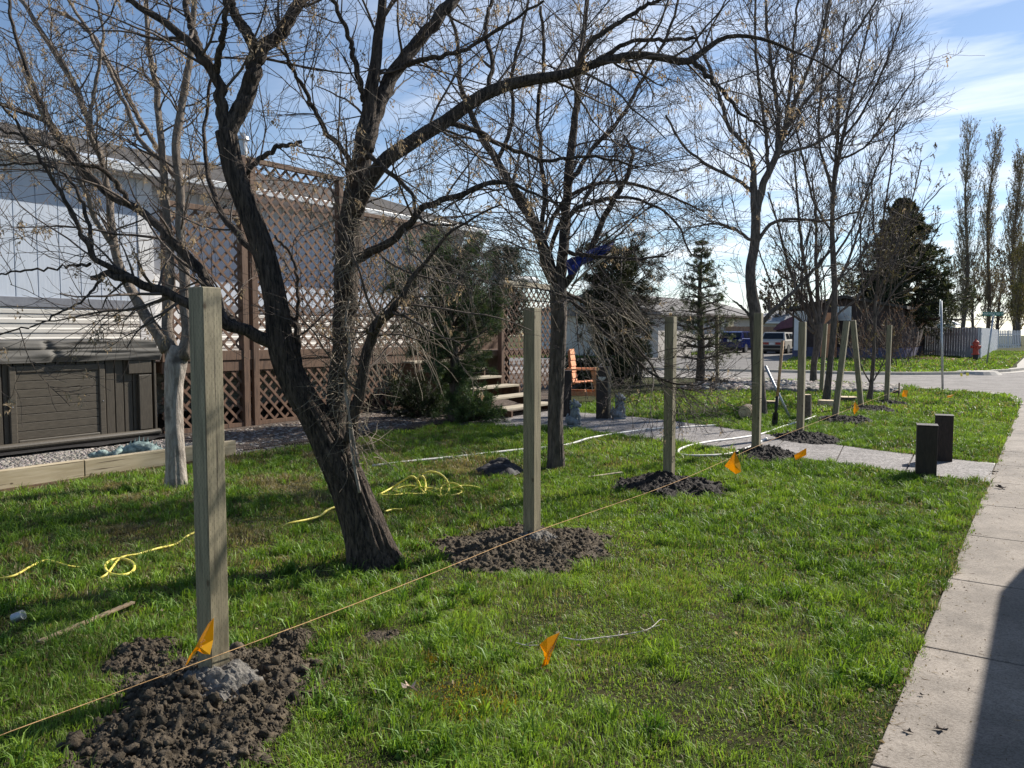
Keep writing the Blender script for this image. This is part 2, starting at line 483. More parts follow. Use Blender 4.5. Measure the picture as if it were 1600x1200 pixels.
M_gravel = speckle('gravel_base', [(0.16, 0.14, 0.12), (0.30, 0.27, 0.24), (0.5, 0.47, 0.43)], 38, 0.9, 1.0, 0.03)
M_asph = speckle('asphalt', [(0.19, 0.172, 0.158), (0.24, 0.218, 0.20), (0.29, 0.265, 0.245)], 60, 0.95, 0.3)
M_walk = speckle('sidewalk_concrete', [(0.20, 0.170, 0.140), (0.285, 0.247, 0.208), (0.34, 0.298, 0.255)], 170, 0.9, 0.25, 0.004)
M_kerb = pm('kerb_concrete', (0.36, 0.33, 0.29), (0.46, 0.43, 0.38), 5, rough=0.9, bump=0.3, bscale=50)
M_drive = speckle('driveway_asphalt', [(0.11, 0.10, 0.095), (0.16, 0.148, 0.138), (0.20, 0.185, 0.17)], 40, 0.95, 0.3)
M_mulch = speckle('bark_mulch', [(0.05, 0.035, 0.028), (0.12, 0.085, 0.065), (0.22, 0.17, 0.13)], 45, 0.95, 1.0, 0.03)
M_siding = pm('painted_siding', (0.50, 0.56, 0.64), (0.56, 0.615, 0.69), 22, (1, 1, 0.12), 0.7, 0.5, 30, dist=0.004)
M_band = pm('painted_band', (0.17, 0.18, 0.21), (0.22, 0.235, 0.265), 12, rough=0.7, bump=0.4, bscale=40, dist=0.004)
M_white = pm('white_trim', (0.66, 0.66, 0.66), (0.74, 0.74, 0.73), 4, rough=0.5, bump=0.1)
M_vinyl = pm('cream_vinyl', (0.60, 0.575, 0.52), (0.66, 0.635, 0.58), 3, rough=0.5, bump=0.05)
M_shingle = speckle('roof_shingles', [(0.03, 0.026, 0.024), (0.06, 0.052, 0.046), (0.09, 0.08, 0.07)], 14, 0.95, 0.4, 0.02)
M_gutter = pm('gutter', (0.5, 0.52, 0.53), (0.6, 0.61, 0.62), 3, rough=0.4, bump=0)
M_tub = pm('tub_cabinet', (0.050, 0.040, 0.028), (0.080, 0.066, 0.047), 12, (6, 6, 0.8), 0.55, 0.3, 20, dist=0.002)
M_tubh = pm('tub_cabinet_boards', (0.062, 0.051, 0.037), (0.098, 0.082, 0.060), 12, (6, 0.8, 6), 0.5, 0.3, 20, dist=0.002)
M_cover = pm('vinyl_cover', (0.075, 0.07, 0.062), (0.105, 0.098, 0.086), 3, rough=0.75, bump=0.1, bscale=5, dist=0.02)
M_black = pm('black_paint', (0.012, 0.010, 0.010), (0.026, 0.022, 0.021), 20, rough=0.6, bump=0.1)
M_blackfab = pm('black_fabric', (0.010, 0.009, 0.010), (0.03, 0.027, 0.029), 18, rough=0.75, bump=0.3)
M_boll = pm('dark_brown_bollard', (0.020, 0.013, 0.011), (0.040, 0.027, 0.022), 14, (4, 4, 1), 0.6, 0.2, 20)
M_lens = pm('bollard_lens', (0.45, 0.45, 0.42), (0.55, 0.55, 0.5), 5, rough=0.3, bump=0)
M_grey = pm('grey_stone', (0.12, 0.135, 0.15), (0.30, 0.33, 0.35), 14, rough=0.8, bump=0.6, bscale=30)
M_verdi = pm('verdigris', (0.06, 0.10, 0.10), (0.34, 0.45, 0.42), 18, rough=0.6, bump=0.7, bscale=40)
M_flag = pm('orange_flag', (0.90, 0.50, 0.006), (0.96, 0.58, 0.010), 6, rough=0.45, bump=0.0)
def _flagtrans(m):
    nt = m.node_tree; b = nt.nodes['Principled BSDF']
    tr = N(nt, 'ShaderNodeBsdfTranslucent'); tr.inputs[0].default_value = (1.0, 0.60, 0.008, 1)
    mx = N(nt, 'ShaderNodeMixShader'); mx.inputs[0].default_value = 0.45
    nt.links.new(b.outputs[0], mx.inputs[1]); nt.links.new(tr.outputs[0], mx.inputs[2]); nt.links.new(mx.outputs[0], nt.nodes['Material Output'].inputs['Surface'])
_flagtrans(M_flag)
M_flagy = pm('yellow_flag', (0.9, 0.75, 0.05), (0.95, 0.8, 0.08), 6, rough=0.5, bump=0); 
M_ink = pm('flag_print', (0.30, 0.10, 0.01), (0.35, 0.12, 0.01), 6, rough=0.6, bump=0)
M_wire = pm('wire', (0.25, 0.22, 0.2), (0.35, 0.32, 0.3), 10, rough=0.4, bump=0, metal=0.7)
M_string = pm('mason_string', (0.50, 0.29, 0.12), (0.66, 0.42, 0.20), 50, rough=0.8, bump=0.2)
M_rope = pm('yellow_rope', (0.72, 0.60, 0.08), (0.85, 0.74, 0.18), 60, rough=0.5, bump=0.4, bscale=200, dist=0.003)
M_hose = pm('white_hose', (0.62, 0.60, 0.55), (0.72, 0.70, 0.66), 8, rough=0.45, bump=0)
M_straw = pm('dry_stick', (0.40, 0.33, 0.22), (0.6, 0.52, 0.38), 30, rough=0.8, bump=0.4)
M_deadtwig = pm('bleached_twig', (0.42, 0.38, 0.33), (0.62, 0.58, 0.52), 30, rough=0.8, bump=0.4)
M_lath = wood_mat('old_lath', (0.24, 0.17, 0.10), (0.36, 0.27, 0.17), stretch=(6, 6, 6))
M_leafdry = pm('dry_leaf', (0.42, 0.30, 0.22), (0.62, 0.50, 0.40), 30, rough=0.8, bump=0.6, bscale=40)
M_darkleaf = pm('dark_leaf', (0.05, 0.035, 0.03), (0.10, 0.07, 0.05), 30, rough=0.8, bump=0.3)
M_logbark = pm('log_bark', (0.08, 0.06, 0.045), (0.20, 0.15, 0.11), 20, rough=0.9, bump=0.8, bscale=40)
M_logend = pm('cut_log', (0.50, 0.38, 0.24), (0.62, 0.50, 0.34), 16, rough=0.8, bump=0.3)
M_steel = pm('galvanised_steel', (0.36, 0.38, 0.40), (0.5, 0.52, 0.54), 12, rough=0.45, bump=0, metal=0.6)
M_handle = wood_mat('ash_handle', (0.40, 0.24, 0.12), (0.52, 0.34, 0.19), stretch=(20, 20, 2))
M_rock = pm('river_rock', (0.20, 0.18, 0.16), (0.48, 0.45, 0.41), 7, rough=0.9, bump=0.3)
M_glass = pm('dark_glass', (0.012, 0.015, 0.018), (0.02, 0.024, 0.028), 2, rough=0.08, bump=0)
M_blue = pm('blue_car_paint', (0.009, 0.017, 0.095), (0.012, 0.021, 0.115), 2, rough=0.2, bump=0, metal=0.2)
M_whitecar = pm('white_car_paint', (0.52, 0.50, 0.46), (0.58, 0.56, 0.52), 2, rough=0.3, bump=0)
M_tyre = pm('tyre', (0.015, 0.015, 0.015), (0.025, 0.025, 0.025), 8, rough=0.9, bump=0)
M_rim = pm('rim', (0.45, 0.45, 0.46), (0.55, 0.55, 0.56), 3, rough=0.3, bump=0, metal=0.6)
M_red = pm('red_lens', (0.25, 0.01, 0.015), (0.32, 0.015, 0.02), 5, rough=0.2, bump=0)
M_hyd = pm('hydrant_red', (0.36, 0.035, 0.02), (0.46, 0.06, 0.03), 8, rough=0.5, bump=0)
M_green = pm('sign_green', (0.01, 0.16, 0.11), (0.015, 0.19, 0.13), 5, rough=0.4, bump=0)
M_signw = pm('sign_white', (0.75, 0.78, 0.76), (0.82, 0.84, 0.82), 5, rough=0.4, bump=0)
M_fgrey = pm('grey_fence', (0.50, 0.51, 0.54), (0.60, 0.61, 0.64), 8, (1, 1, 0.2), 0.85, 0.3, 30)
M_fwhite = pm('pale_fence', (0.50, 0.52, 0.55), (0.60, 0.62, 0.65), 8, (1, 1, 0.2), 0.8, 0.2)
M_fcedar = pm('cedar_fence', (0.26, 0.165, 0.105), (0.40, 0.27, 0.18), 4, (6, 6, 0.4), 0.85, 0.3, 30)
M_hcream = pm('cream_siding', (0.46, 0.42, 0.38), (0.52, 0.48, 0.43), 3, rough=0.7, bump=0.1)
M_hgrey = pm('grey_siding', (0.42, 0.43, 0.45), (0.50, 0.51, 0.53), 3, rough=0.7, bump=0.1)
M_hdark = pm('dark_brown_wall', (0.035, 0.022, 0.02), (0.055, 0.036, 0.032), 6, rough=0.8, bump=0.2)
M_hblue = pm('blue_grey_skirt', (0.07, 0.075, 0.14), (0.10, 0.105, 0.18), 6, rough=0.8, bump=0.1)
M_roofg = speckle('grey_shingles', [(0.14, 0.13, 0.125), (0.20, 0.188, 0.18), (0.25, 0.235, 0.225)], 9, 0.95, 0.2)
M_roofl = speckle('light_grey_shingles', [(0.26, 0.265, 0.28), (0.33, 0.335, 0.35), (0.38, 0.385, 0.4)], 9, 0.95, 0.2)
M_maroon = pm('maroon_metal', (0.10, 0.03, 0.05), (0.14, 0.045, 0.07), 4, rough=0.5, bump=0)
M_tarp = pm('blue_tarp', (0.015, 0.045, 0.26), (0.02, 0.06, 0.33), 5, rough=0.45, bump=0.3, bscale=9)
M_redrock = pm('red_mulch', (0.16, 0.05, 0.04), (0.26, 0.09, 0.07), 30, rough=0.95, bump=0.6)
M_joint = pm('dark_joint_base', (0.05, 0.043, 0.036), (0.085, 0.072, 0.06), 30, rough=1, bump=0)  # dark base colour that shows in the joints between slabs
M_paver = pm('light_pavers', (0.42, 0.40, 0.36), (0.55, 0.52, 0.48), 12, rough=0.9, bump=0.3)
M_spill = pm('mud_edging_plastic', (0.012, 0.011, 0.012), (0.03, 0.028, 0.028), 12, rough=0.5, bump=0.4)
M_vanw = pm('van_paint', (0.6, 0.6, 0.6), (0.65, 0.65, 0.65), 3, rough=0.3, bump=0)
#==SECTION2==
M_bandg = pm('shade_toned_edging', (0.10, 0.09, 0.08), (0.18, 0.165, 0.15), 20, rough=0.95, bump=0.6)  # shade lying on the edging blocks is mixed into this darker grey
# ------------------------------------------------------------------ the ground, roads and paths
def struct(o): o['kind'] = 'structure'; return o
XW, XP, XB, XD, XWALL = -0.46, -2.9, -8.22, -10.3, -12.8      # walk edge, post row, bed edging, deck front, house wall
lawn_b = MB(); lawn_b.poly([(-220, -60, 0), (220, -60, 0), (220, 500, 0), (-220, 500, 0)])
struct(lawn_b.build('lawn_ground', M_lawn))

near_edge = [G(700, 588), G(900, 587.5), G(1090, 591.5), G(1250, 596), G(1340, 599.5), G(1394, 602.5), G(1472, 610), G(1537, 614), G(1576, 619), G(1593, 625), G(1599, 634)]
near_edge = [(p[0], p[1]) for p in near_edge]
far_edge = [G(1600, 579), G(1560, 582.5), G(1500, 586), G(1420, 586.5), G(1340, 586), G(1240, 583), G(1100, 580), G(950, 577), G(800, 573)]
far_edge = [(p[0], p[1]) for p in far_edge]
fe2 = [(-80, far_edge[-1][1] + 3)] 
road = MB()
poly = [(-80, near_edge[0][1] + 1)] + near_edge + [(-0.46, 20.2), (0.94, 18.6), (0.94, -30), (9.5, -30), (9.5, 24), (80, 24), (80, 33), (11, 33), (9, 40), (9, 160), (-0.9, 160), (-0.9, 42)] + far_edge + fe2
road.poly([(x, y, 0.004) for x, y in poly])
struct(road.build('road', M_asph, tri=True))
# kerb and gutter along the far side of the road
def ribbon(pts, w0, w1, z0, z1, m, name):
    P = np.array(pts, float); T = np.gradient(P, axis=0); T /= np.linalg.norm(T, axis=1, keepdims=True)
    Nn = np.stack([T[:, 1], -T[:, 0]], 1)
    b = MB()
    for i in range(len(P) - 1):
        a0, a1 = P[i] + Nn[i] * w0, P[i] + Nn[i] * w1
        b0, b1 = P[i + 1] + Nn[i + 1] * w0, P[i + 1] + Nn[i + 1] * w1
        b.poly([a0, a1, b1, b0], z0, z1)
    return struct(b.build(name, m))
fe = catmull([(-0.9, 120), (-0.9, 60), (-0.9, 42)] + far_edge + fe2, 90)[:, :2]
ribbon(fe, -0.02, 0.28, 0.0, 0.11, M_kerb, 'kerb')
ribbon(fe, -0.42, -0.02, 0.002, 0.012, M_kerb, 'gutter_pan')
ne = catmull(near_edge, 50)[:, :2]
ribbon(ne, -0.0, 0.14, 0.0, 0.03, M_kerb, 'kerb')
# raised verge behind far kerb
vb = MB()
vin = [tuple(p) for p in fe[:, :2] + np.stack([np.gradient(fe, axis=0)[:, 1], -np.gradient(fe, axis=0)[:, 0]], 1) / np.linalg.norm(np.gradient(fe, axis=0), axis=1, keepdims=True) * 0.28]
vb.poly([(x, y, 0.09) for x, y in vin] + [(-80, 200, 0.09), (-1.2, 200, 0.09)])
struct(vb.build('far_verge', M_lawn, tri=True))
# driveway / parking pad across the road
dr = MB()
dp = [G(780, 572.5), G(900, 575.5), G(1060, 578.5), G(1216, 582), G(1222, 571), G(1240, 562), G(1290, 558), G(1290, 551), G(1120, 549), G(1100, 557), G(1040, 560), G(925, 562.5), G(780, 562)]
dr.poly([(p[0], p[1], 0.115) for p in dp])
struct(dr.build('driveway', M_drive, tri=True))
# drain on the corner
dm = MB(); c = G(1526, 585); dm.cyl((c[0], c[1], 0.0), (c[0], c[1], 0.125), 0.8, 0.65, 18)
tag(dm.build('storm_drain', M_kerb), 'pale concrete storm drain hump in the far kerb', 'drain')

# sidewalk slabs
wb = MB(); wb.box(XW, 0.94, -6, 20.4, -0.05, 0.006)
struct(wb.build('sidewalk_base', M_joint))
sl = MB()
yy = 4.17 - 1.262 * 8
while yy < 20:
    sl.box(XW + 0.0, 0.935, yy + 0.006, yy + 1.262 - 0.006, -0.04, 0.016, bev=0.004)
    yy += 1.262
struct(sl.build('sidewalk', M_walk))
strip = MB()
for k in range(7):
    y0 = 9.25 + k * 0.19
    strip.box(-0.60 - 0.004 * k, -0.47, y0 + .006, y0 + 0.18, 0, 0.020, bev=0.004)
struct(strip.build('paver_strip', M_paver))
# garden path of exposed aggregate slabs
pa = [G(1548, 757), G(1420, 741), G(1235, 716), G(1060, 694), G(885, 671), G(780, 668)]
pb = [G(1555, 728), G(1450, 715), G(1340, 702), G(1130, 670), G(1010, 655), G(860, 643)]
pb[-1] = G(900, 646); pa.append(G(690, 664)); pb.append(G(760, 638))
pa = catmull(pa, 40)[:, :2]; pb = catmull(pb, 40)[:, :2]
PATHPOLY = np.vstack([pa, pb[::-1]])
pj = MB(); pj.poly([(x, y, 0.003) for x, y in PATHPOLY]); struct(pj.build('path_bed', M_joint, tri=True))
ps = MB(); cuts = [0, 4, 8, 12, 16, 20, 24, 28, 31, 35, 39]
for i in range(len(cuts) - 1):
    a, b_ = cuts[i], cuts[i + 1]
    lo = [pa[k].copy() for k in range(a, b_ + 1)]; hi = [pb[k].copy() for k in range(a, b_ + 1)]
    def inset(q0, q1, d):
        v = (q1 - q0); return q0 + v / np.linalg.norm(v) * d
    lo[0] = inset(lo[0], lo[1], 0.009); hi[0] = inset(hi[0], hi[1], 0.009); lo[-1] = inset(lo[-1], lo[-2], 0.009); hi[-1] = inset(hi[-1], hi[-2], 0.009)
    ps.poly(lo + hi[::-1], 0.0, 0.022)
struct(ps.build('garden_path', M_aggr))
# concrete crack line along the path
# gravel bed beside the house
yG = PX(380, 700, XB)[1]
gb = MB(); gb.poly([(XB, -4), (XB, yG), (XWALL - 1, yG), (XWALL - 1, -4)], 0.0, 0.05)
struct(gb.build('gravel_bed', M_gravel))
mb_ = MB(); mb_.poly([(XB - 0.05, yG + .01), (XB + 0.35, 13.1), (-9.2, 15.4), (-12.6, 24), (-16, 24), (-16, yG + .01)], 0.0, 0.056)
struct(mb_.build('mulch_bed', M_mulch, tri=True))
# pebbles: real stones over the gravel sheet
def stones(name, n, region, size, z, m, seed, kind='stuff', flat=0.6):
    r = np.random.default_rng(seed)
    bm = bmesh.new(); bmesh.ops.create_icosphere(bm, subdivisions=1, radius=1)
    base = np.array([v.co[:] for v in bm.verts]); fc = np.array([[v.index for v in f.verts] for f in bm.faces]); bm.free()
    x, y = region(r, n); n = len(x)
    s = size[0] + (size[1] - size[0]) * r.random((n, 1, 1)) ** 2
    V = base[None] * (1 + 0.5 * (r.random((n, len(base), 1)) - 0.5))
    ang = r.random(n) * 6.28; ca, sa = np.cos(ang)[:, None], np.sin(ang)[:, None]
    st = 0.7 + 0.6 * r.random((n, 1))
    vx = V[..., 0] * st; vy = V[..., 1]; vz = V[..., 2] * flat
    V = np.stack([vx * ca - vy * sa, vx * sa + vy * ca, vz], -1) * s
    V[..., 0] += x[:, None]; V[..., 1] += y[:, None]; V[..., 2] += z + s[:, :, 0] * flat * 0.45
    F = (fc[None] + (np.arange(n) * len(base))[:, None, None]).reshape(-1, 3)
    g = 0.08 + 0.36 * r.random((n, 1)); col = g * np.array([[1.0, 0.90, 0.80]]) * (1 + 0.12 * (r.random((n, 3)) - 0.5))
    cc = np.repeat(col, len(base), 0)
    o = mesh_np(name, V.reshape(-1, 3), [F], m, smooth=False, colors=cc)
    if kind: o['kind'] = kind
    return o
M_stone = attr_mat('loose_stones', 0.85, 0)
def reg_rect(x0, x1, y0, y1):
    return lambda r, n: (x0 + (x1 - x0) * r.random(n), y0 + (y1 - y0) * r.random(n))
tag(stones('gravel_stones', 14000, reg_rect(-9.9, XB - 0.02, 3.2, PX(380, 700, XB)[1]), (0.010, 0.024), 0.05, M_stone, 3), 'loose grey and tan pea gravel in the bed beside the hot tub', 'gravel')
def reg_band(r, n):
    a = G(1095, 602)[:2]; b_ = G(1402, 611)[:2]; t = r.random(n)[:, None]; p = a + (b_ - a) * t
    off = (r.random(n)[:, None] - 0.5) * (4.6 - 2.4 * t)
    d = (b_ - a) / np.linalg.norm(b_ - a); q = p + off * np.array([-d[1], d[0]])
    return q[:, 0], q[:, 1]
tag(stones('river_stones', 6500, reg_band, (0.05, 0.17), 0.0, M_stone, 4), 'band of rounded river stones along the far edge of the lawn', 'stones')
tag(stones('mulch_chips', 5000, reg_rect(-10.1, XB - .1, 6.6, 12.5), (0.010, 0.035), 0.05, attr_mat('chips', 0.95, 0), 6, flat=0.3), 'pale chips and debris on the bed under the pine', 'mulch')

sbp = [G(1085, 609), G(1240, 617), G(1402, 619), G(1408, 606), G(1250, 597), G(1100, 593)]
sbm = MB(); sbm.poly([(q[0], q[1], 0.003) for q in sbp]); struct(sbm.build('dark_gap_sheet', M_mulch, tri=True))  # dark sheet added under the river stones to darken the gaps between them
# ------------------------------------------------------------------ timber edging
te = thing('timber_edging', 'pale treated timber edging board along the gravel bed below the hot tub', 'edging', (XB, 7, 0))
e1 = PX(365, 700, XB)[1]
MB().box(XB - 0.045, XB + 0.045, 2.5, 4.3, 0.02, 0.20, bev=0.006).build('board', M_timber, te)
MB().box(XB - 0.043, XB + 0.047, 4.308, e1, 0.02, 0.195, bev=0.006).build('board', M_timber, te)
MB().box(XB - 0.05, XB + 0.055, 2.5, e1 - 0.1, 0.0, 0.02).build('base_board', M_cedar, te)
pe = MB()
for k in range(17):
    y0 = e1 + 0.15 + k * 0.31
    pe.box(XB - 0.09, XB + 0.04, y0, y0 + 0.3, 0, 0.035 + 0.012 * math.sin(k * 2.1), bev=0.01)
tag(pe.build('brick_edging', M_bandg), 'grey concrete edging blocks between lawn and pine bed', 'edging')

# ------------------------------------------------------------------ hot tub
yR = PX(244, 684, XD)[1]; yL = yR - 2.32
tub = thing('hot_tub', 'dark brown hot tub with access panel and folded grey vinyl cover', 'hot tub', (XD - 1.1, (yL + yR) / 2, 0))
def zat(px, py, X=XD): return PX(px, py, X)[2]
def yat(px, py=600, X=XD): return PX(px, py, X)[1]
ztop = zat(120, 563)
cab = MB(); cab.box(XD - 2.25, XD - 0.03, yL + 0.03, yR - 0.03, 0.08, ztop)
# vertical tongue and groove boards
y = yL
while y < yR - 0.08:
    cab.box(XD - 0.035, XD, y + 0.004, min(y + 0.118, yR), 0.16, ztop, bev=0.006); y += 0.125
x = XD - 2.2
while x < XD - 0.02:
    cab.box(x, x + 0.118, yR - 0.035, yR, 0.16, ztop, bev=0.006)
    cab.box(x, x + 0.118, yL, yL + 0.035, 0.16, ztop, bev=0.006); x += 0.125
cab.build('cabinet', M_tub, tub)
rail = MB(); rail.cyl((XD + 0.03, yL - 0.02, 0.13), (XD + 0.03, yR + 0.03, 0.13), 0.045, n=14); rail.cyl((XD + 0.03, yR + 0.03, 0.13), (XD - 2.2, yR + 0.03, 0.13), 0.045, n=14)
rail.build('base_rail', M_tub, tub)
py0, py1 = yat(12, 600), yat(163, 600)
pz0, pz1 = zat(90, 692), zat(90, 570)
fr = MB(); w = 0.085; xf = XD + 0.03
fr.box(XD + 0.002, xf, py0, py0 + w, pz0, pz1, bev=0.012); fr.box(XD + 0.002, xf, py1 - w, py1, pz0, pz1, bev=0.012)
fr.box(XD + 0.002, xf - 0.002, py0 + w, py1 - w, pz1 - w, pz1, bev=0.012); fr.box(XD + 0.002, xf - 0.002, py0 + w, py1 - w, pz0, pz0 + w, bev=0.012)
pan = fr.build('access_panel', M_tubh, tub)
pb_ = MB(); z = pz0 + w
hh = (pz1 - pz0 - 2 * w) / 8
for k in range(8):
    pb_.box(XD + 0.003, XD + 0.013, py0 + w, py1 - w, z + 0.004, z + hh - 0.003, bev=0.003); z += hh
pb_.build('panel_boards', M_tubh, pan)
for ys_ in (py1 - 0.04, py0 + 0.03): MB().ball((xf + 0.004, ys_, (pz0 + pz1) / 2), 0.008, 1).build('screw', M_steel, pan)
co = MB(); co.box(XD + 0.002, XD + 0.05, yat(214), yat(234), 0.18, zat(225, 585), bev=0.008); co.box(XD + 0.002, XD + 0.055, yat(198), yat(234), zat(225, 583), zat(225, 562), bev=0.008)
co.build('corner_cover', M_tub, tub)
# cover: two layers, wavy skirt
def cover(z0, z1, x1, wob, seed, y0, y1, split=None):
    ny, nz = 140, 10
    V = []; prof = [(0, z0), (0.25, z0 + (z1 - z0) * .25), (0.5, z0 + (z1 - z0) * .5), (0.8, z0 + (z1 - z0) * .8), (1, z1)]
    ys = np.linspace(y0, y1, ny)
    rows = []
    P = []
    for k in range(nz):
        f = k / (nz - 1)
        p = np.stack([np.zeros(ny), ys, np.full(ny, f * 2)], 1)
        n = fbm(p * np.array([1, 1.0, 0.8]), 1.6, 2, seed) - 0.5
        fine = np.abs(fbm(p * np.array([1, 0.5, 2.0]), 3.0, 2, seed + 9) - 0.5)
        edge = math.sin(math.pi * f)
        xx = x1 + wob * n * 0.7 - 0.03 * fine - 0.02 * (1 - edge)
        zz = z0 + (z1 - z0) * f + (0.05 * n * (1 - f) * 1.3)
        if split is not None:
            zz = zz - 0.02 * np.exp(-((ys - split) / 0.12) ** 2) * (f - 0.2); xx = xx - 0.05 * np.exp(-((ys - split) / 0.05) ** 2)
        rows.append(np.stack([xx, ys, zz], 1))
    for f in (0.0, 0.5, 1.0):
        X = x1 - 0.05 - f * 2.15
        rows.append(np.stack([np.full(ny, X), ys, z1 + 0.012 + 0.015 * (fbm(np.stack([np.full(ny, X), ys], 1), 2, 3, seed) - .5)], 1))
    rows.append(np.stack([np.full(ny, x1 - 2.2), ys, np.full(ny, z0)], 1))
    V = np.concatenate(rows); nr = len(rows)
    idx = np.arange(nr * ny).reshape(nr, ny)
    F = np.stack([idx[:-1, :-1], idx[:-1, 1:], idx[1:, 1:], idx[1:, :-1]], -1).reshape(-1, 4)
    # end caps
    capL = idx[:, 0]; capR = idx[::-1, -1]
    return V, [F, capL[None], capR[None]]
zc0, zc1 = zat(120, 563), zat(120, 533)
zm_ = zat(120, 548)
V, F = cover(zm_ - 0.005, zc1, XD + 0.05, 0.09, 2, yL - 0.05, yR + 0.03, yat(75))
cv = mesh_np('cover', V, F, M_cover, tub, smooth=True)
V, F = cover(zc0 - 0.02, zm_ + 0.01, XD + 0.09, 0.12, 5, yL - 0.07, yR + 0.06, yat(85))
mesh_np('cover_skirt', V, F, M_cover, cv, smooth=True)
# black ground cloth edge under tub
V2 = MB(); pts = []
for k in range(40):
    pts.append((XD + 0.36 + 0.22 * (vn(np.array([[k * 0.35, 3.0]]), 1)[0] - .5), 3.6 + k * (yR + 0.25 - 3.6) / 39))
V2.poly([(x, y, 0.085 + 0.0 * i) for i, (x, y) in enumerate(pts)] + [(XD - 0.2, yR + 0.25, 0.085), (XD - 0.2, 3.6, 0.085)])
tag(V2.build('landscape_cloth', M_spill, tri=True), 'black landscape cloth edge showing under the hot tub', 'cloth')

# ------------------------------------------------------------------ the trailer house
house = thing('mobile_home', 'pale blue-grey mobile home with cream skirting and dark shingle roof', 'house', (XWALL, 12, 0))
XA = XWALL
yc = PX(216, 400, XA)[1]
zb0, zb1 = PX(100, 481, XA)[2], PX(100, 466, XA)[2]
zeave = PX(100, 243, XA)[2]
yEnd = PX(722, 430, XA - 0.4)[1]
wl_ = MB(); wl_.box(XA - 0.4, XA - 0.02, -4, yc - 0.01, 0.0, zeave + 0.1)
y = yc - 0.325 * 40
while y < yc - 0.1:
    wl_.box(XA - 0.03, XA, y + 0.005, y + 0.318, zb1 - 0.02, zeave + 0.08, bev=0.004); y += 0.325
wl_.build('wall', M_siding, house)
MB().box(XA + 0.001, XA + 0.03, -4, yc - 0.02, zb0, zb1, bev=0.006).build('floor_band', M_band, house)
def lapped(y0, y1, z0, z1, X, step=0.145):
    b = MB(); z = z0
    while z < z1 - 0.01:
        t = min(z + step, z1)
        b.extr([(X, y0, z), (X + 0.016, y0, z + 0.004), (X + 0.015, y0, z + step * 0.40), (X + 0.006, y0, z + step * 0.55), (X + 0.006, y0, t - 0.002), (X, y0, t - 0.002)], (0, y1 - y0, 0)); z += step
    return b
lapped(-4, yc - 0.02, 0.05, zb0 - 0.002, XA + 0.001).build('skirting', M_vinyl, house)
tw = MB(); y2 = PX(240, 400, XA)[1]
tw.box(XA - 0.5, XA + 0.012, yc, yc + 0.10, 0.05, zeave, bev=0.004); tw.box(XA - 0.5, XA + 0.006, yc + 0.103, y2, 0.05, zeave, bev=0.004)
tw.build('corner_trim', M_white, house)
# wall behind the deck
XR = XA - 0.45
wr = MB(); wr.box(XR - 0.4, XR - 0.02, y2, yEnd, 0, zeave + 0.1)
y = y2 + 0.9
while y < yEnd - 0.1:
    wr.box(XR - 0.03, XR, y + 0.005, y + 0.318, zb1 - 0.02, zeave + 0.08, bev=0.004); y += 0.325
wr.build('wall', M_siding, house)
MB().box(XR + 0.001, XR + 0.03, y2 + 0.02, yEnd, zb0, zb1, bev=0.006).build('floor_band', M_band, house)
lapped(y2 + 0.02, yEnd, 0.05, zb0 - 0.002, XR + 0.001).build('skirting', M_vinyl, house)
dpan = MB(); dpan.box(XR + 0.002, XR + 0.04, y2 + 0.03, y2 + 0.87, 1.15, 3.25, bev=0.01)
d = dpan.build('door', M_white, house)
MB().cyl((XR + 0.04, y2 + 0.12, PX(251, 395, XR)[2]), (XR + 0.09, y2 + 0.12, PX(251, 395, XR)[2]), 0.03, n=12).build('handle', M_black, d)
for (pa0, pa1) in ((618, 655), (702, 712)):
    wy0, wy1 = PX(pa0, 450, XR)[1], PX(pa1, 450, XR)[1]
    wf = MB().box(XR + 0.002, XR + 0.05, wy0, wy1, 2.1, 3.2, bev=0.008).build('window', M_white, house)
    MB().box(XR + 0.051, XR + 0.056, wy0 + 0.06, wy1 - 0.06, 2.16, 3.14).build('pane', M_glass, wf)
XE = XA + 0.20
ze = PX(100, 240, XE)[2]
XRG = -16.6; zr = PX(100, 210, XRG)[2]
rf = MB()
rf.extr([(XE, -5, ze), (XRG, -5, zr), (XRG - 3.8, -5, ze), (XRG - 3.8, -5, ze - 0.05), (XRG, -5, zr - 0.08), (XE, -5, ze - 0.06)], (0, yEnd + 5.4, 0))
roof = rf.build('roof', M_shingle, house)
gu = MB(); gu.box(XE - 0.02, XE + 0.1, -5, yEnd + 0.3, ze - 0.13, ze - 0.008, bev=0.012)
gu.build('gutter', M_gutter, roof)
MB().box(XA - 0.45, XE - 0.02, -5, yEnd + 0.3, ze - 0.15, ze - 0.10).build('soffit', M_white, roof)
gab = MB(); gab.extr([(XA - 0.4, yEnd - 0.02, ze - 0.1), (XRG, yEnd - 0.02, zr - 0.1), (XRG - 3.6, yEnd - 0.02, ze - 0.1), (XRG - 3.6, yEnd - 0.02, 0), (XA - 0.45, yEnd - 0.02, 0)], (0, 0.03, 0)); gab.build('gable_wall', M_siding, house)
cp = PX(380, 248, XRG + 1.0)
ch = MB(); ch.cyl((cp[0], cp[1], cp[2] - 0.5), (cp[0], cp[1], cp[2] + 0.42), 0.10, n=16); ch.cyl((cp[0], cp[1], cp[2] + 0.42), (cp[0], cp[1], cp[2] + 0.5), 0.15, 0.13, n=16); ch.cyl((cp[0], cp[1], cp[2] + 0.5), (cp[0], cp[1], cp[2] + 0.58), 0.06, n=12)
ch.build('chimney', M_steel, roof)

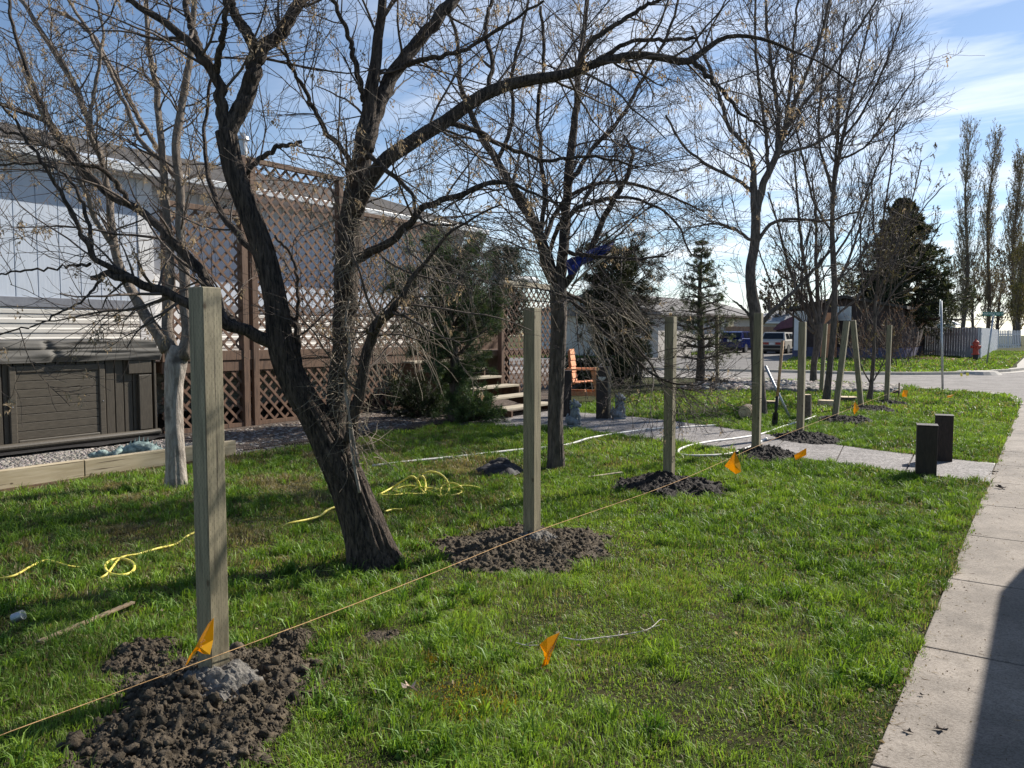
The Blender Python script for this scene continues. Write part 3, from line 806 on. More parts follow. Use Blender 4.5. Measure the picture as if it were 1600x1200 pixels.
# ------------------------------------------------------------------ lattice deck
def lattice(y0, y1, z0, z1, X, sp=0.150, wd=0.040, th=0.007, slant=None):
    b = MB()
    for s, xo in ((1, X), (-1, X + th + 0.001)):
        c = -(z1 - z0) * 1.0 - 0.2
        H = z1 - z0; W = y1 - y0
        k = -H
        while k < W + H:
            # line: y = y0 + k + s*(z - z0)
            pts = []
            if s > 0: a, e = max(0, -k), min(H, W - k)
            else: a, e = max(0, k - W), min(H, k)
            if e - a > 0.03:
                ya, yb = y0 + k + s * a, y0 + k + s * e
                b.bar((xo, ya, z0 + a), (xo, yb, z0 + e), th, wd, up=(0, -s, 1))
            k += sp * math.sqrt(2)
    return b
yD0 = yR + 0.12; yD1 = PX(742, 560, XD)[1]
deck = thing('lattice_deck', 'brown wooden deck with tall lattice privacy screens on the side of the mobile home', 'deck', (XD, (yD0 + yD1) / 2, 0))
zd = 1.10
fl = MB(); y = yD0
fl.box(XR + 0.05, XD - 0.05, yD0, yD1, zd - 0.16, zd - 0.04)
x = XR + 0.06
while x < XD - 0.1:
    fl.box(x, x + 0.135, yD0, yD1, zd - 0.035, zd, bev=0.004); x += 0.142
fl.build('floor_boards', M_cedar, deck)
zbm0, zbm1, zbm2 = zat(440, 576), zat(440, 560), zat(440, 546)
MB().box(XD - 0.04, XD + 0.0, yD0, yD1, zbm0, zbm1 - 0.004, bev=0.004).build('rim_joist', M_cedar, deck)
MB().box(XD - 0.05, XD + 0.015, yD0, yD1, zbm1, zbm2, bev=0.004).build('rail', M_cedar, deck)
MB().box(XD - 0.03, XD + 0.01, yD0, yD1, 0.06, 0.12).build('bottom_rail', M_cedar, deck)
lattice(yD0, yD1, 0.12, zbm0, XD - 0.025).build('lattice_skirt', M_lattice, deck)
posts = [262, 385, 396, 532, 559]
ztl = zat(480, 265)
for p in (262, 380, 395, 532):
    y = yat(p); MB().box(XD - 0.09, XD + 0.03 + (0.004 if p == 395 else 0), y, y + 0.11, 0.05, ztl + (0.0 if p != 262 else -1.0), bev=0.006).build('post', M_cedar, deck)
zlow = zat(320, 330)
lattice(yat(262) + 0.12, yat(380) - 0.01, zbm2, zlow, XD - 0.025).build('lattice_screen', M_lattice, deck)
lattice(yat(395) + 0.12, yat(532) - 0.01, zbm2, ztl - 0.08, XD - 0.025).build('lattice_screen', M_lattice, deck)
MB().box(XD - 0.05, XD + 0.02, yat(395) + 0.12, yat(532), ztl - 0.08, ztl, bev=0.005).build('top_rail', M_cedar, deck)
MB().box(XD - 0.05, XD + 0.02, yat(262), yat(380), zlow, zlow + 0.08, bev=0.005).build('top_rail', M_cedar, deck)
# lower run towards the steps
zt2 = zat(610, 345)
lattice(yat(532) + 0.13, yat(682), zbm2, zt2, XD - 0.025).build('lattice_screen', M_lattice, deck)
MB().box(XD - 0.05, XD + 0.02, yat(532) + 0.12, yat(682), zt2, zt2 + 0.07, bev=0.005).build('top_rail', M_cedar, deck)
for p in (684, 709):
    y = yat(p); MB().box(XD - 0.09, XD + 0.03, y, y + 0.10, 0.05, zat(p, 428), bev=0.006).build('post', M_cedar, deck)
# far lattice return beyond the stairs
yS1 = yat(905, 560)
zt3 = zat(820, 450)
lattice(yat(726), yat(765), zbm2, zt3 - 0.3, XD - 0.5).build('lattice_screen', M_lattice, deck)
lattice(yat(785), yat(868), zd - 0.2, zt3, XD + 0.0).build('lattice_screen', M_lattice, deck)
MB().box(XD - 0.06, XD + 0.06, yat(783), yat(872), zt3, zt3 + 0.13, bev=0.006).build('top_rail', M_tread, deck)
for p in (781, 870):
    MB().box(XD - 0.06, XD + 0.05, yat(p), yat(p) + 0.11, 0.05, zt3 - 0.002, bev=0.006).build('post', M_cedar, deck)
lattice(yat(785), yat(868), 0.15, zd - 0.25, XD + 0.0).build('lattice_skirt', M_lattice, deck)
fb = MB(); fb.box(XR + 0.05, XD - 0.06, yD1 + 0.01, yat(880), zd - 0.12, zd, bev=0.004); fb.build('floor_boards', M_cedar, deck)
MB().box(XD - 1.5, XD - 1.46, yat(770), yat(862), 0.1, zt3 - 0.05).build('dark_backing', M_cedar, deck)  # added backing, put behind the far lattice so its openings read dark
# white metal awning strip over the far rail
aw = MB()
for k in range(5):
    aw.cyl((XD - 0.9 + k * .16, yat(800), zt3 + 0.30 - k * 0.02), (XD - 0.9 + k * .16, yat(852), zt3 + 0.30 - k * 0.02), 0.09, n=12)
tag(aw.build('awning', M_gutter), 'shiny white metal awning strip above the far deck lattice', 'awning')

# ------------------------------------------------------------------ stairs
st = thing('deck_stairs', 'weathered wooden stairs with pale treads leading down from the deck to the path', 'stairs', (XD + 1, yat(800), 0))
ys0, ys1 = PX(788, 645, -7.9)[1], PX(860, 645, -7.9)[1]
n = 6
X0, X1 = XD + 0.02, -7.75
for i in range(n):
    zt = zd * (n - i) / (n + 1) + 0.02
    xx = X0 + (X1 - X0) * (i + 0.5) / n
    t = MB(); t.box(xx - 0.17, xx + 0.155, ys0 - 0.06, ys1 + 0.06, zt - 0.04, zt, bev=0.005)
    t.build('tread', M_tread, st)
for y in (ys0, ys1 - 0.04):
    s = MB(); prof = []
    for i in range(n):
        zt = zd * (n - i) / (n + 1) - 0.025
        xa = X0 + (X1 - X0) * i / n; xb = X0 + (X1 - X0) * (i + 1) / n
        prof += [(xa, zt), (xb, zt)]
    prof += [(X1, 0.03), (X1 - 0.35, 0.03), (X0, zd * 0.42)]
    s.extr([(p[0], y, p[1]) for p in prof], (0, 0.045, 0))
    s.build('stringer', M_cedar, st)
# ------------------------------------------------------------------ fence posts, soil mounds
CL = []   # zones without grass: (x, y, rx, ry, rot)
def mound(px, py, wpx, hpx, height, label, m=M_dirt, seed=0, shift=(0, 0), res=120, clods=300, csize=(0.003, 0.026), group='dug soil heaps around the fence posts'):
    c = G(px, py); a = G(px - wpx / 2, py); b = G(px + wpx / 2, py)
    rx = np.linalg.norm((b - a)[:2]) / 2
    q = G(px, py - hpx / 2); q2 = G(px, py + hpx / 2)
    ry = np.linalg.norm((q - q2)[:2]) / 2
    d = (b - a)[:2]; rot = math.atan2(d[1], d[0])
    c = c[:2]
    nr, na = res // 2, res * 2
    rr = np.linspace(0, 1, nr)[:, None]; aa = np.linspace(0, 2 * math.pi, na, endpoint=False)[None]
    edge = 1 + 0.48 * (fbm(np.stack([np.cos(aa[0]), np.sin(aa[0])], 1), 2.2, 5, seed) - 0.5) * 2
    x = rr * np.cos(aa) * edge * rx; y = rr * np.sin(aa) * edge * ry
    X = c[0] + x * math.cos(rot) - y * math.sin(rot); Y = c[1] + x * math.sin(rot) + y * math.cos(rot)
    p = np.stack([X, Y], -1)
    prof = np.clip(1 - rr ** 2.2, 0, 1) + 0 * aa
    lump = fbm(p, 5, 3, seed + 1); cl = np.abs(fbm(p, 11, 5, seed + 2) - 0.5) * 2; cl2 = np.abs(fbm(p + 3.3, 26, 3, seed + 8) - 0.5) * 2
    Z = height * prof * (0.2 + 1.3 * lump) + 0.05 * (0.35 - cl) * (prof ** 0.4) + 0.040 * (fbm(p, 20, 3, seed + 7) - .5) * prof ** .4 + 0.030 * (0.4 - cl2) * prof ** .3 + 0.034 * (fbm(p, 45, 3, seed + 5) - .5) * prof ** .3 - 0.02 * rr ** 6
    Z = np.maximum(Z, -0.02)
    if height < 0.01: Z = Z * 0.35
    V = np.stack([X, Y, Z], -1).reshape(-1, 3)
    idx = np.arange(nr * na).reshape(nr, na); nx = np.roll(idx, -1, 1)
    F = np.stack([idx[:-1], nx[:-1], nx[1:], idx[1:]], -1).reshape(-1, 4)
    # clods
    r = np.random.default_rng(seed + 50)
    bm = bmesh.new(); bmesh.ops.create_icosphere(bm, subdivisions=2, radius=1)
    base = np.array([v.co[:] for v in bm.verts]); fc = np.array([[v.index for v in f.verts] for f in bm.faces]); bm.free()
    t = np.sqrt(r.random(clods)) * 1.02 + (r.random(clods) < .12) * r.random(clods) * 0.25; th = r.random(clods) * 2 * math.pi
    ei = (th / (2 * math.pi) * na).astype(int) % na
    lx = t * np.cos(th) * edge[ei] * rx; ly = t * np.sin(th) * edge[ei] * ry
    CX = c[0] + lx * math.cos(rot) - ly * math.sin(rot); CYy = c[1] + lx * math.sin(rot) + ly * math.cos(rot)
    ri = np.clip((t * (nr - 1)).astype(int), 0, nr - 1)
    CZ = np.where(t < 1, Z[ri, ei], 0)
    s = csize[0] * 0.8 + (csize[1] - csize[0]) * (0.12 * r.random(clods) + 0.85 * r.random(clods) ** 26)
    B = base[None] * (1 + 1.3 * (vn(base[None] * 1.7 + r.random((clods, 1, 3)) * 50, 1.0)[..., None] - 0.5) + 0.55 * (r.random((clods, len(base), 1)) - .5))
    B = B * s[:, None, None] * (0.7 + 0.6 * r.random((clods, 1, 3)))
    B[..., 0] += CX[:, None]; B[..., 1] += CYy[:, None]; B[..., 2] += (CZ + s * 0.25)[:, None]
    F2 = (fc[None] + (np.arange(clods) * len(base))[:, None, None]).reshape(-1, 3) + len(V)
    o = mesh_np('soil_heap', np.vstack([V, B.reshape(-1, 3)]), [F, F2], m, smooth=False)
    tag(o, label, 'soil heap', group)
    CL.append((c[0], c[1], rx * 0.92, ry * 0.92, rot))
    return o

mound(318, 1112, 350, 236, 0.06, 'large clumpy soil heap around the nearest fence post', seed=1, res=300, clods=5200)
mound(818, 858, 312, 78, 0.055, 'dark soil heap around the second fence post, right of the leaning tree', seed=2, res=220, clods=2800)
mound(1040, 762, 186, 36, 0.09, 'soil heap around the third fence post, before the garden path', seed=3, clods=1400, m=M_dirt2)
mound(1195, 712, 105, 20, 0.08, 'soil heap at the path edge around the fourth fence post', seed=4, clods=800, m=M_dirt2)
mound(1262, 688, 110, 18, 0.08, 'soil heap on the far side of the garden path by the fifth post', seed=5, clods=800, m=M_dirt2)
mound(1322, 659, 84, 13, 0.08, 'soil heap under the post leaning right beyond the log', seed=6, clods=500, m=M_dirt2)
mound(1358, 641, 70, 9, 0.07, 'soil heap under the post leaning left beside the flag', seed=7, clods=220, m=M_dirt2)
mound(1392, 631, 52, 6, 0.06, 'soil heap at the last post of the row', seed=8, clods=160, m=M_dirt2)
mound(1118, 602, 44, 9, 0.20, 'black soil heap around the lone post by the little spruce', seed=9, clods=160, m=M_dirt2)
mound(1283, 613, 22, 4, 0.05, 'small soil heap around the post beyond the trees', seed=10, clods=90, m=M_dirt2)

mound(597, 994, 66, 22, 0.004, 'small bare muddy patch in the grass between the two orange flags', seed=13, clods=160, csize=(0.003, 0.012), group=None)
mound(455, 1008, 70, 60, 0.02, 'thin scatter of soil crumbs to the right of the nearest post', seed=14, clods=500, csize=(0.003, 0.016), group=None)
mound(225, 1032, 130, 56, 0.03, 'thin spread of dug soil left of the nearest post', seed=15, clods=900, csize=(0.003, 0.02), group=None)
# concrete collar at nearest posts
def collar(px, py, r, h, label, seed):
    c = G(px, py)
    b = MB(); b.ball((c[0], c[1], 0.015), (r, r * 0.85, h * .7), 5, 0.2)
    for v in b.bm.verts:
        v.co += v.co.normalized() * 0 + Vector((0, 0, 1)) * (0.022 * mnoise.noise(v.co * 26) + 0.014 * mnoise.noise(v.co * 70))
    for k in range(110):
        a = rnd.random() * 6.28; q = r * (0.2 + 1.1 * rnd.random())
        b.ball((c[0] + q * math.cos(a), c[1] + q * math.sin(a), h * 0.62 * max(0, 1 - (q / r) ** 2) + 0.02), 0.005 + 0.012 * rnd.random() ** 2, 1, 0.5)
    return tag(b.build('concrete_collar', M_conc, smooth=False), label, 'concrete', 'dry concrete collars at the posts')
collar(345, 1082, 0.18, 0.135, 'pale crumbly concrete around the foot of the nearest post', 1)
collar(838, 850, 0.16, 0.11, 'pale concrete around the foot of the second post', 2)

POSTG = 'treated wooden fence posts set in fresh soil'
def post(px, py, top, label, lean=(0, 0), rot=0.0, notch=False, w=0.092):
    b = G(px, py)
    d = b[1] * math.cos(YAW) - b[0] * math.sin(YAW)
    dd = math.hypot(b[0], b[1])
    # height from the top pixel row
    u = ray(px, top); t = d / (u[1] * math.cos(YAW) - u[0] * math.sin(YAW))
    h = CAMZ + u[2] * t
    o = thing('fence_post', label, 'post', (b[0], b[1], 0), rot, POSTG)
    m = MB()
    M = Matrix.Rotation(lean[0], 4, 'Y') @ Matrix.Rotation(lean[1], 4, 'X')
    m.box(-w / 2, w / 2, -w / 2, w / 2, -0.1, h, bev=0.004)
    if notch:
        m.box(-w / 2 - 0.001, -w / 2 + 0.024, -w / 2 - 0.001, -w / 2 + 0.02, h - 0.09, h + 0.001)
    bmesh.ops.transform(m.bm, matrix=M, verts=m.bm.verts)
    me = m.build('post_shaft', M_post, o, world=False)
    return o
# camera right vector in world: lean towards picture right = rotation about view axis
post(335, 1072, 449, 'nearest and tallest looking wooden post with an orange flag against its foot', rot=0.02)
post(831, 848, 481, 'second post from the left, between the leaning tree and the dark straight trunk')
post(1045, 757, 495, 'third post, standing in dark soil before the garden path')
post(1181, 711, 489, 'fourth post, at the near edge of the garden path', rot=0.03)
post(1250, 684, 503, 'fifth post, just beyond the garden path in front of the upright log')
def lean_post(px, py, pxt, top, label, w=0.092):
    b = G(px, py); dd = b[1] * math.cos(YAW) - b[0] * math.sin(YAW)
    u = ray(pxt, top); t = dd / (u[1] * math.cos(YAW) - u[0] * math.sin(YAW)); tp = np.array([0, 0, CAMZ]) + u * t
    o = thing('fence_post', label, 'post', (b[0], b[1], 0), 0, POSTG)
    v = Vector(tp) - Vector(b); L = v.length
    m = MB(); m.box(-w / 2, w / 2, -w / 2, w / 2, -0.1, L, bev=0.004)
    q = Vector((0, 0, 1)).rotation_difference(v.normalized()).to_matrix().to_4x4()
    bmesh.ops.transform(m.bm, matrix=q, verts=m.bm.verts)
    m.build('post_shaft', M_post, o, world=False)
    return o
lean_post(1304, 657, 1323, 502, 'post leaning to the right behind the cut log slices')
lean_post(1346, 640, 1333, 501, 'post leaning to the left with a flag at its foot')
lean_post(1385, 630, 1390, 508, 'last post of the row, beside a short stake')
lean_post(1283, 614, 1290, 506, 'slim post beyond the far tree trunks, left of the second leaning one')
lean_post(1121, 598, 1120, 493, 'lone post in black soil just right of the little spruce', w=0.09)
lean_post(1001, 600, 1001, 566, 'short post stub in the bed beside the dwarf pine')

# string along the posts and its stake
XS = XP + 0.062
sp = [PX(-160, 1212, XS), PX(0, 1149, XS), PX(180, 1083, XS), PX(357, 1018, XS), PX(520, 957, XS), PX(700, 886, XS), PX(847, 827, XS), PX(1056, 753, XS), PX(1190, 694, XS), PX(1262, 665, XS), PX(1340, 634, XS), PX(1404, 609, XS)]
sb = MB(); sb.tube(catmull(sp, 60), 0.0018, 6)
tag(sb.build('guide_string', M_string), 'thin orange mason string stretched low along the row of posts', 'string')
k = PX(1404, 632, XS)
stk = MB(); stk.box(k[0] - 0.015, k[0] + 0.015, k[1] - 0.015, k[1] + 0.015, 0, 0.36)
tag(stk.build('stake', M_cedar), 'short brown stake holding the string beside the last post', 'stake')

# ------------------------------------------------------------------ marking flags
def flag(outline, d0, label, ground, m=M_flag, text=None, wire_top=None, curl=0.02):
    gp = G(*ground)
    if d0 > 8: d0 = (gp[1] * CY - gp[0] * SY) / math.cos(PITCH) * 0.985
    o = thing('marking_flag', label, 'flag', (gp[0], gp[1], 0), 0, 'small marking flags in the lawn')
    n = len(outline)
    cen = np.mean(outline, 0)
    b = MB()
    fwd = ray(800, 600) / np.linalg.norm(ray(800, 600))
    ring = []
    for i, (x, y) in enumerate(outline):
        ring.append(PD(x, y, d0 + curl * math.sin(i * 1.9)))
    c = PD(cen[0], cen[1], d0 - curl)
    f_ = [b.bm.verts.new(tuple(p)) for p in ring]; cc = b.bm.verts.new(tuple(c))
    for i in range(n): b.bm.faces.new((f_[i], f_[(i + 1) % n], cc))
    g2 = [b.bm.verts.new(tuple(p + fwd * 0.0015)) for p in ring]; c2 = b.bm.verts.new(tuple(c + fwd * 0.0015))
    for i in range(n): b.bm.faces.new((g2[(i + 1) % n], g2[i], c2)); b.bm.faces.new((f_[(i + 1) % n], f_[i], g2[i], g2[(i + 1) % n]))
    fl = b.build('flag_sheet', m, o, smooth=False)
    if text:
        t = MB()
        for (x0, y0, x1, y1) in text:
            p, q = PD(x0, y0, d0 - curl - 0.004), PD(x1, y1, d0 - curl - 0.004)
            t.bar(p, q, 0.0008, 0.0026 * d0 / 3.3, up=tuple(fwd))
        t.build('print', M_ink, fl)
    wt = wire_top or outline[0]
    w = MB(); p = PD(wt[0], wt[1], d0 + 0.004); w.tube([(gp[0], gp[1], -0.02), (np.array([gp[0], gp[1], 0]) * 0.5 + p * 0.5), p], 0.0016, 6)
    w.build('wire', M_wire, o)
    return o
def letters(x, y, dx, dy, nx, ny, n):
    out = []
    for i in range(n):
        a, b_ = x + dx * i, y + dy * i
        out.append((a, b_, a + nx, b_ + ny)); out.append((a + dx * .45, b_ + dy * .45, a + dx * .45 + nx * .8, b_ + dy * .45 + ny * .8))
        out.append((a + nx * .5, b_ + ny * .5, a + dx * .5 + nx * .5, b_ + dy * .5 + ny * .5))
    return out
flag([(334, 965), (333, 1000), (328, 1023), (318, 1022), (310, 1017), (304, 1016), (293, 1038), (289, 1041), (296, 1025), (305, 1012), (312, 998), (325, 975)], 3.15, 'orange flag leaning against the foot of the nearest post', (289, 1075), text=letters(313, 1003, 2.6, -1.6, 1.4, 2.6, 3) + letters(311, 1010, 2.8, -1.6, 1.2, 2.2, 2))
flag([(875, 988), (866, 1012), (860, 1027), (857, 1037), (851, 1040), (846, 1044), (847, 1040), (851, 1028), (849, 1018), (843, 1007), (855, 997)], 3.55, 'orange flag lying over in the open lawn at front', (846, 1050), text=letters(860.5, 1010, -1.2, 4.4, 2.2, 1.2, 5), curl=0.012)
flag([(1148, 705), (1156, 722), (1158, 737), (1150, 741), (1132, 728), (1140, 718)], 9.2, 'triangular orange flag before the fourth post near the path', (1146, 748), curl=0.02)
flag([(1260, 700), (1260, 711), (1243, 719), (1241, 711)], 9.7, 'orange flag at the path edge right of the fourth post', (1243, 722), curl=0.02)
flag([(1336, 627), (1343, 638), (1335, 648), (1333, 642)], 14.5, 'orange flag at the foot of the post leaning left', (1334, 655))
flag([(1412, 609), (1419, 610), (1417, 620), (1410, 620), (1409, 617)], 19.0, 'orange flag upright in the far lawn right of the last post', (1411, 624))
flag([(1480, 618), (1491, 616), (1486, 621), (1480, 621)], 19.2, 'orange flag lying nearly flat in the far lawn below the thin pole', (1480, 623))
flag([(1500, 583), (1504, 583), (1504, 588), (1501, 588)], 29.0, 'left of two yellow flags at the far kerb', (1502, 590), m=M_flagy)
flag([(1509, 582), (1514, 582), (1514, 587), (1510, 587)], 29.2, 'right of two yellow flags at the far kerb', (1511, 590), m=M_flagy)

# ------------------------------------------------------------------ bollards
def bollard(px, py, top, wid, label, depth=None, lens=False, group='dark square bollards along the garden path'):
    b = G(px, py); dd = b[1] * math.cos(YAW) - b[0] * math.sin(YAW)
    u = ray(px, top); h = CAMZ + u[2] * dd / (u[1] * math.cos(YAW) - u[0] * math.sin(YAW))
    w = wid * dd / FPX
    o = thing('bollard', label, 'bollard', (b[0], b[1], 0), (YAW - 0.9 * math.atan((px - 800) / FPX)) if not lens else YAW - 0.42, group)
    MB().box(-w / 2, w / 2, -w / 2, w / 2, -0.02, h - 0.012, bev=0.004).build('bollard_body', M_boll, o, world=False)
    MB().box(-w / 2 - .004, w / 2 + .004, -w / 2 - .004, w / 2 + .004, h - 0.010, h, bev=0.002).build('cap', M_boll, o, world=False)
    if lens:
        m = MB(); pts = [(-0.045, -w / 2 - 0.002, h - 0.17)] + [(0.07 * math.cos(a), -w / 2 - 0.002, h - 0.17 + 0.065 * math.sin(a)) for a in np.linspace(math.pi, 2 * math.pi, 12)]
        m.extr(pts[1:], (0, -0.006, 0)); m.build('light_lens', M_lens, o, world=False)
    return o
bollard(1446, 746, 663, 29, 'nearer of the two dark bollards by the sidewalk')
bollard(1473, 722, 648, 25, 'farther of the two dark bollards by the sidewalk')
bollard(943, 655, 573, 19, 'dark bollard with half-moon light left of the squatting grey statue', lens=True)
bollard(884, 652, 579, 17, 'dark bollard half hidden behind the straight dark trunk', lens=False)

# ------------------------------------------------------------------ statues
def statue(px, py, hpx, label, flip=1):
    b = G(px, py); dd = b[1] * math.cos(YAW) - b[0] * math.sin(YAW); H = hpx * dd / FPX
    o = thing('guardian_statue', label, 'statue', (b[0], b[1], 0), YAW, 'pair of grey guardian statues at the foot of the stairs')
    m = MB(); s = H
    m.box(-0.22 * s, 0.22 * s, -0.2 * s, 0.2 * s, 0, 0.1 * s, bev=0.02 * s); m.build('plinth', M_grey, o, world=False)
    m = MB()
    m.ball((-0.06 * s * flip, 0, 0.25 * s), (0.2 * s, 0.19 * s, 0.2 * s), 3, 0.25)
    m.ball((0.0, 0, 0.45 * s), (0.15 * s, 0.15 * s, 0.24 * s), 3, 0.25)
    m.ball((0.05 * s * flip, 0, 0.58 * s), (0.14 * s, 0.15 * s, 0.14 * s), 3, 0.3)
    m.ball((0.06 * s * flip, 0, 0.80 * s), (0.13 * s, 0.12 * s, 0.12 * s), 3, 0.25)
    m.ball((0.17 * s * flip, 0, 0.77 * s), (0.08 * s, 0.07 * s, 0.06 * s), 2, 0.2)
    m.ball((0.18 * s * flip, 0, 0.71 * s), (0.06 * s, 0.06 * s, 0.025 * s), 2, 0.2)
    for q in (-1, 1):
        m.ball((0.0, 0.09 * s * q, 0.92 * s), (0.04 * s, 0.03 * s, 0.06 * s), 2, 0.2)
        m.tube([(0.1 * s * flip, 0.1 * s * q, 0.55 * s), (0.17 * s * flip, 0.12 * s * q, 0.38 * s), (0.16 * s * flip, 0.12 * s * q, 0.22 * s), (0.2 * s * flip, 0.12 * s * q, 0.12 * s)], [0.06 * s, 0.055 * s, 0.045 * s, 0.05 * s], 10)
        m.ball((0.04 * s * flip, 0.15 * s * q, 0.2 * s), (0.13 * s, 0.07 * s, 0.12 * s), 2, 0.2)
    for k in range(26):
        a = k * 2.4; z = 0.62 + 0.3 * (k / 26)
        m.ball((-0.02 * s * flip + 0.11 * s * math.cos(a) * (1 if math.cos(a) * flip < 0.4 else .5), 0.12 * s * math.sin(a), z * s), 0.035 * s, 1)
    m.tube([(-0.2 * s * flip, 0, 0.12 * s), (-0.26 * s * flip, 0, 0.3 * s), (-0.2 * s * flip, 0, 0.48 * s)], [0.05 * s, 0.06 * s, 0.03 * s], 8)
    m.build('figure', M_grey, o, world=False, smooth=True)
    return o
statue(897, 668, 46, 'squatting grey stone guardian statue right beside the straight dark trunk')
statue(967, 656, 44, 'squatting grey stone guardian statue beside the half-moon light bollard')

# teal garden reptile on the gravel
tl = G(225, 716, 0.05)
o = thing('reptile_ornament', 'teal spiny-backed reptile ornament lying on the gravel by the timber', 'ornament', (tl[0] - 0.12, tl[1] - 0.05, 0.05), YAW + 0.35)
m = MB(); body = []
for k in range(20):
    t = k / 19; x = -0.40 + 0.86 * t
    body.append((x, 0.0, 0.04 + 0.075 * math.exp(-((t - 0.55) / 0.22) ** 2)))
rad = [0.02 + 0.062 * math.exp(-((k / 19 - 0.55) / 0.26) ** 2) + 0.006 * math.sin(k * 2.7) + 0.012 * (k < 5) for k in range(20)]
m.tube(body, rad, 14); m.ball((-0.40, 0, 0.055), (0.085, 0.045, 0.035), 2); m.ball((-0.33, 0, 0.07), (0.07, 0.055, 0.045), 2)
for q in (-1, 1):
    for xx in (-0.14, 0.22):
        m.tube([(xx, 0.07 * q, 0.11), (xx - 0.03, 0.15 * q, 0.09), (xx - 0.05, 0.16 * q, 0.0)], [0.035, 0.025, 0.02], 8)
bd = m.build('body', M_verdi, o, world=False, smooth=True)
m = MB()
for k in range(4, 19):
    p = body[k]; m.cyl((p[0], 0, p[2] + rad[k] * 0.85), (p[0] + 0.012, 0, p[2] + rad[k] + 0.055 * (1 - abs(k - 11) / 14)), 0.014, 0.001, 6)
m.build('spines', M_verdi, bd, world=False)

# ------------------------------------------------------------------ orange wooden armchair
cb = G(905, 628)
o = thing('wooden_armchair', 'orange-stained slatted wooden armchair beside the path', 'chair', (cb[0] + 0.08 * CY, cb[1] + 0.08 * SY, 0), YAW + math.radians(-14))
# faces +x locally
s = 1.12
def c_(m_, *a, **k): return m_
for y in (-0.33, 0.33):
    MB().bar((0.36 * s, y, 0), (0.24 * s, y, 0.62 * s), 0.10, 0.035, up=(0, 1, 0), bev=0.004).build('leg', M_orange, o, world=False)
    MB().bar((-0.34 * s, y * 0.95, 0), (-0.28 * s, y * 0.95, 0.62 * s), 0.09, 0.035, up=(0, 1, 0), bev=0.004).build('leg', M_orange, o, world=False)
    MB().box(-0.36 * s, 0.36 * s, y - 0.06, y + 0.06, 0.625 * s, 0.655 * s, bev=0.005).build('armrest', M_orange, o, world=False)
    MB().bar((-0.32 * s, y * .98, 0.18 * s), (0.33 * s, y * .98, 0.18 * s), 0.03, 0.09, bev=0.004).build('side_rail', M_orange, o, world=False)
m = MB()
for k in range(5):
    x = -0.26 + k * 0.125
    m.box(x * s, (x + 0.11) * s, -0.30, 0.30, (0.36 + k * 0.012) * s, (0.385 + k * 0.012) * s, bev=0.004)
m.build('seat', M_orange, o, world=False)
m = MB()
for k in range(6):
    z0 = 0.40 + k * 0.115; x0 = -0.16 - k * 0.012
    m.bar(((x0) * s, -0.29, z0 * s), (x0 * s, 0.29, z0 * s), 0.022, 0.105 * s, up=(-0.25, 0, 1), bev=0.004)
m.bar((-0.19 * s, -0.2, 0.36 * s), (-0.25 * s, -0.2, 1.0 * s), 0.05, 0.03, up=(0, 1, 0)); m.bar((-0.19 * s, 0.2, 0.36 * s), (-0.25 * s, 0.2, 1.0 * s), 0.05, 0.03, up=(0, 1, 0))
m.build('backrest', M_orange, o, world=False)
MB().box(0.3 * s, 0.325 * s, -0.3, 0.3, 0.2 * s, 0.32 * s, bev=0.004).build('front_rail', M_orange, o, world=False)
MB().box(0.0, 0.025, -0.31, 0.31, 0.13 * s, 0.23 * s).build('cross_rail', M_orange, o, world=False)

# ------------------------------------------------------------------ logs, tools
def log_up(px, py, top, wpx, label):
    b = G(px, py); dd = b[1] * math.cos(YAW) - b[0] * math.sin(YAW); u = ray(px, top)
    h = CAMZ + u[2] * dd / (u[1] * math.cos(YAW) - u[0] * math.sin(YAW)); r = wpx * dd / FPX / 2
    o = thing('log', label, 'log', (b[0], b[1], 0), 0.4, 'cut logs in the lawn')
    m = MB(); m.cyl((0, 0, -0.02), (0, 0.01, h), r * 1.05, r, 22)
    for v in m.bm.verts: v.co += Vector((1, 0, 0)) * 0.02 * mnoise.noise(v.co * 9)
    m.build('log_bark', M_logbark, o, world=False)
    MB().cyl((0, 0.01, h + 0.001), (0, 0.01, h + 0.008), r * 0.9, n=22).build('cut_face', M_logend, o, world=False)
log_up(1257, 655, 617, 20, 'upright bark-covered log close behind the fifth post')
b = G(1164, 655); o = thing('log', 'short log lying with its pale cut end facing out, left of the fourth post', 'log', (b[0], b[1], 0), YAW + 0.2, 'cut logs in the lawn')
MB().cyl((0, 0, 0.12), (0.18, 0.22, 0.12), 0.12, 0.125, 24).build('log_bark', M_logbark, o, world=False)
MB().cyl((-0.004, -0.004, 0.12), (-0.012, -0.012, 0.12), 0.112, n=24).build('cut_face', M_logend, o, world=False)
for (px, py, w, label) in ((1292, 634, 26, 'thick pale log slice lying by the leaning posts'), (1322, 625, 32, 'flat log slice between the two opposite leaning posts'), (1238, 612, 26, 'flat pale log slice near the river stones'), (1204, 632, 18, 'small grey flat stone-like slice behind the shovel')):
    b = G(px, py); r = w * np.linalg.norm(b) / FPX / 2
    o = thing('log_slice', label, 'log slice', (b[0], b[1], 0), rnd.random(), 'flat log slices lying in the lawn')
    hh = 0.11 if w == 26 and py > 630 else 0.07
    MB().cyl((0, 0, 0), (0, 0, hh), r, r * 0.97, 24).build('log_bark', M_logend if hh > .1 else M_logbark, o, world=False)
    MB().cyl((0, 0, hh + .001), (0, 0, hh + 0.006), r * 0.92, n=24).build('cut_face', M_logend, o, world=False)
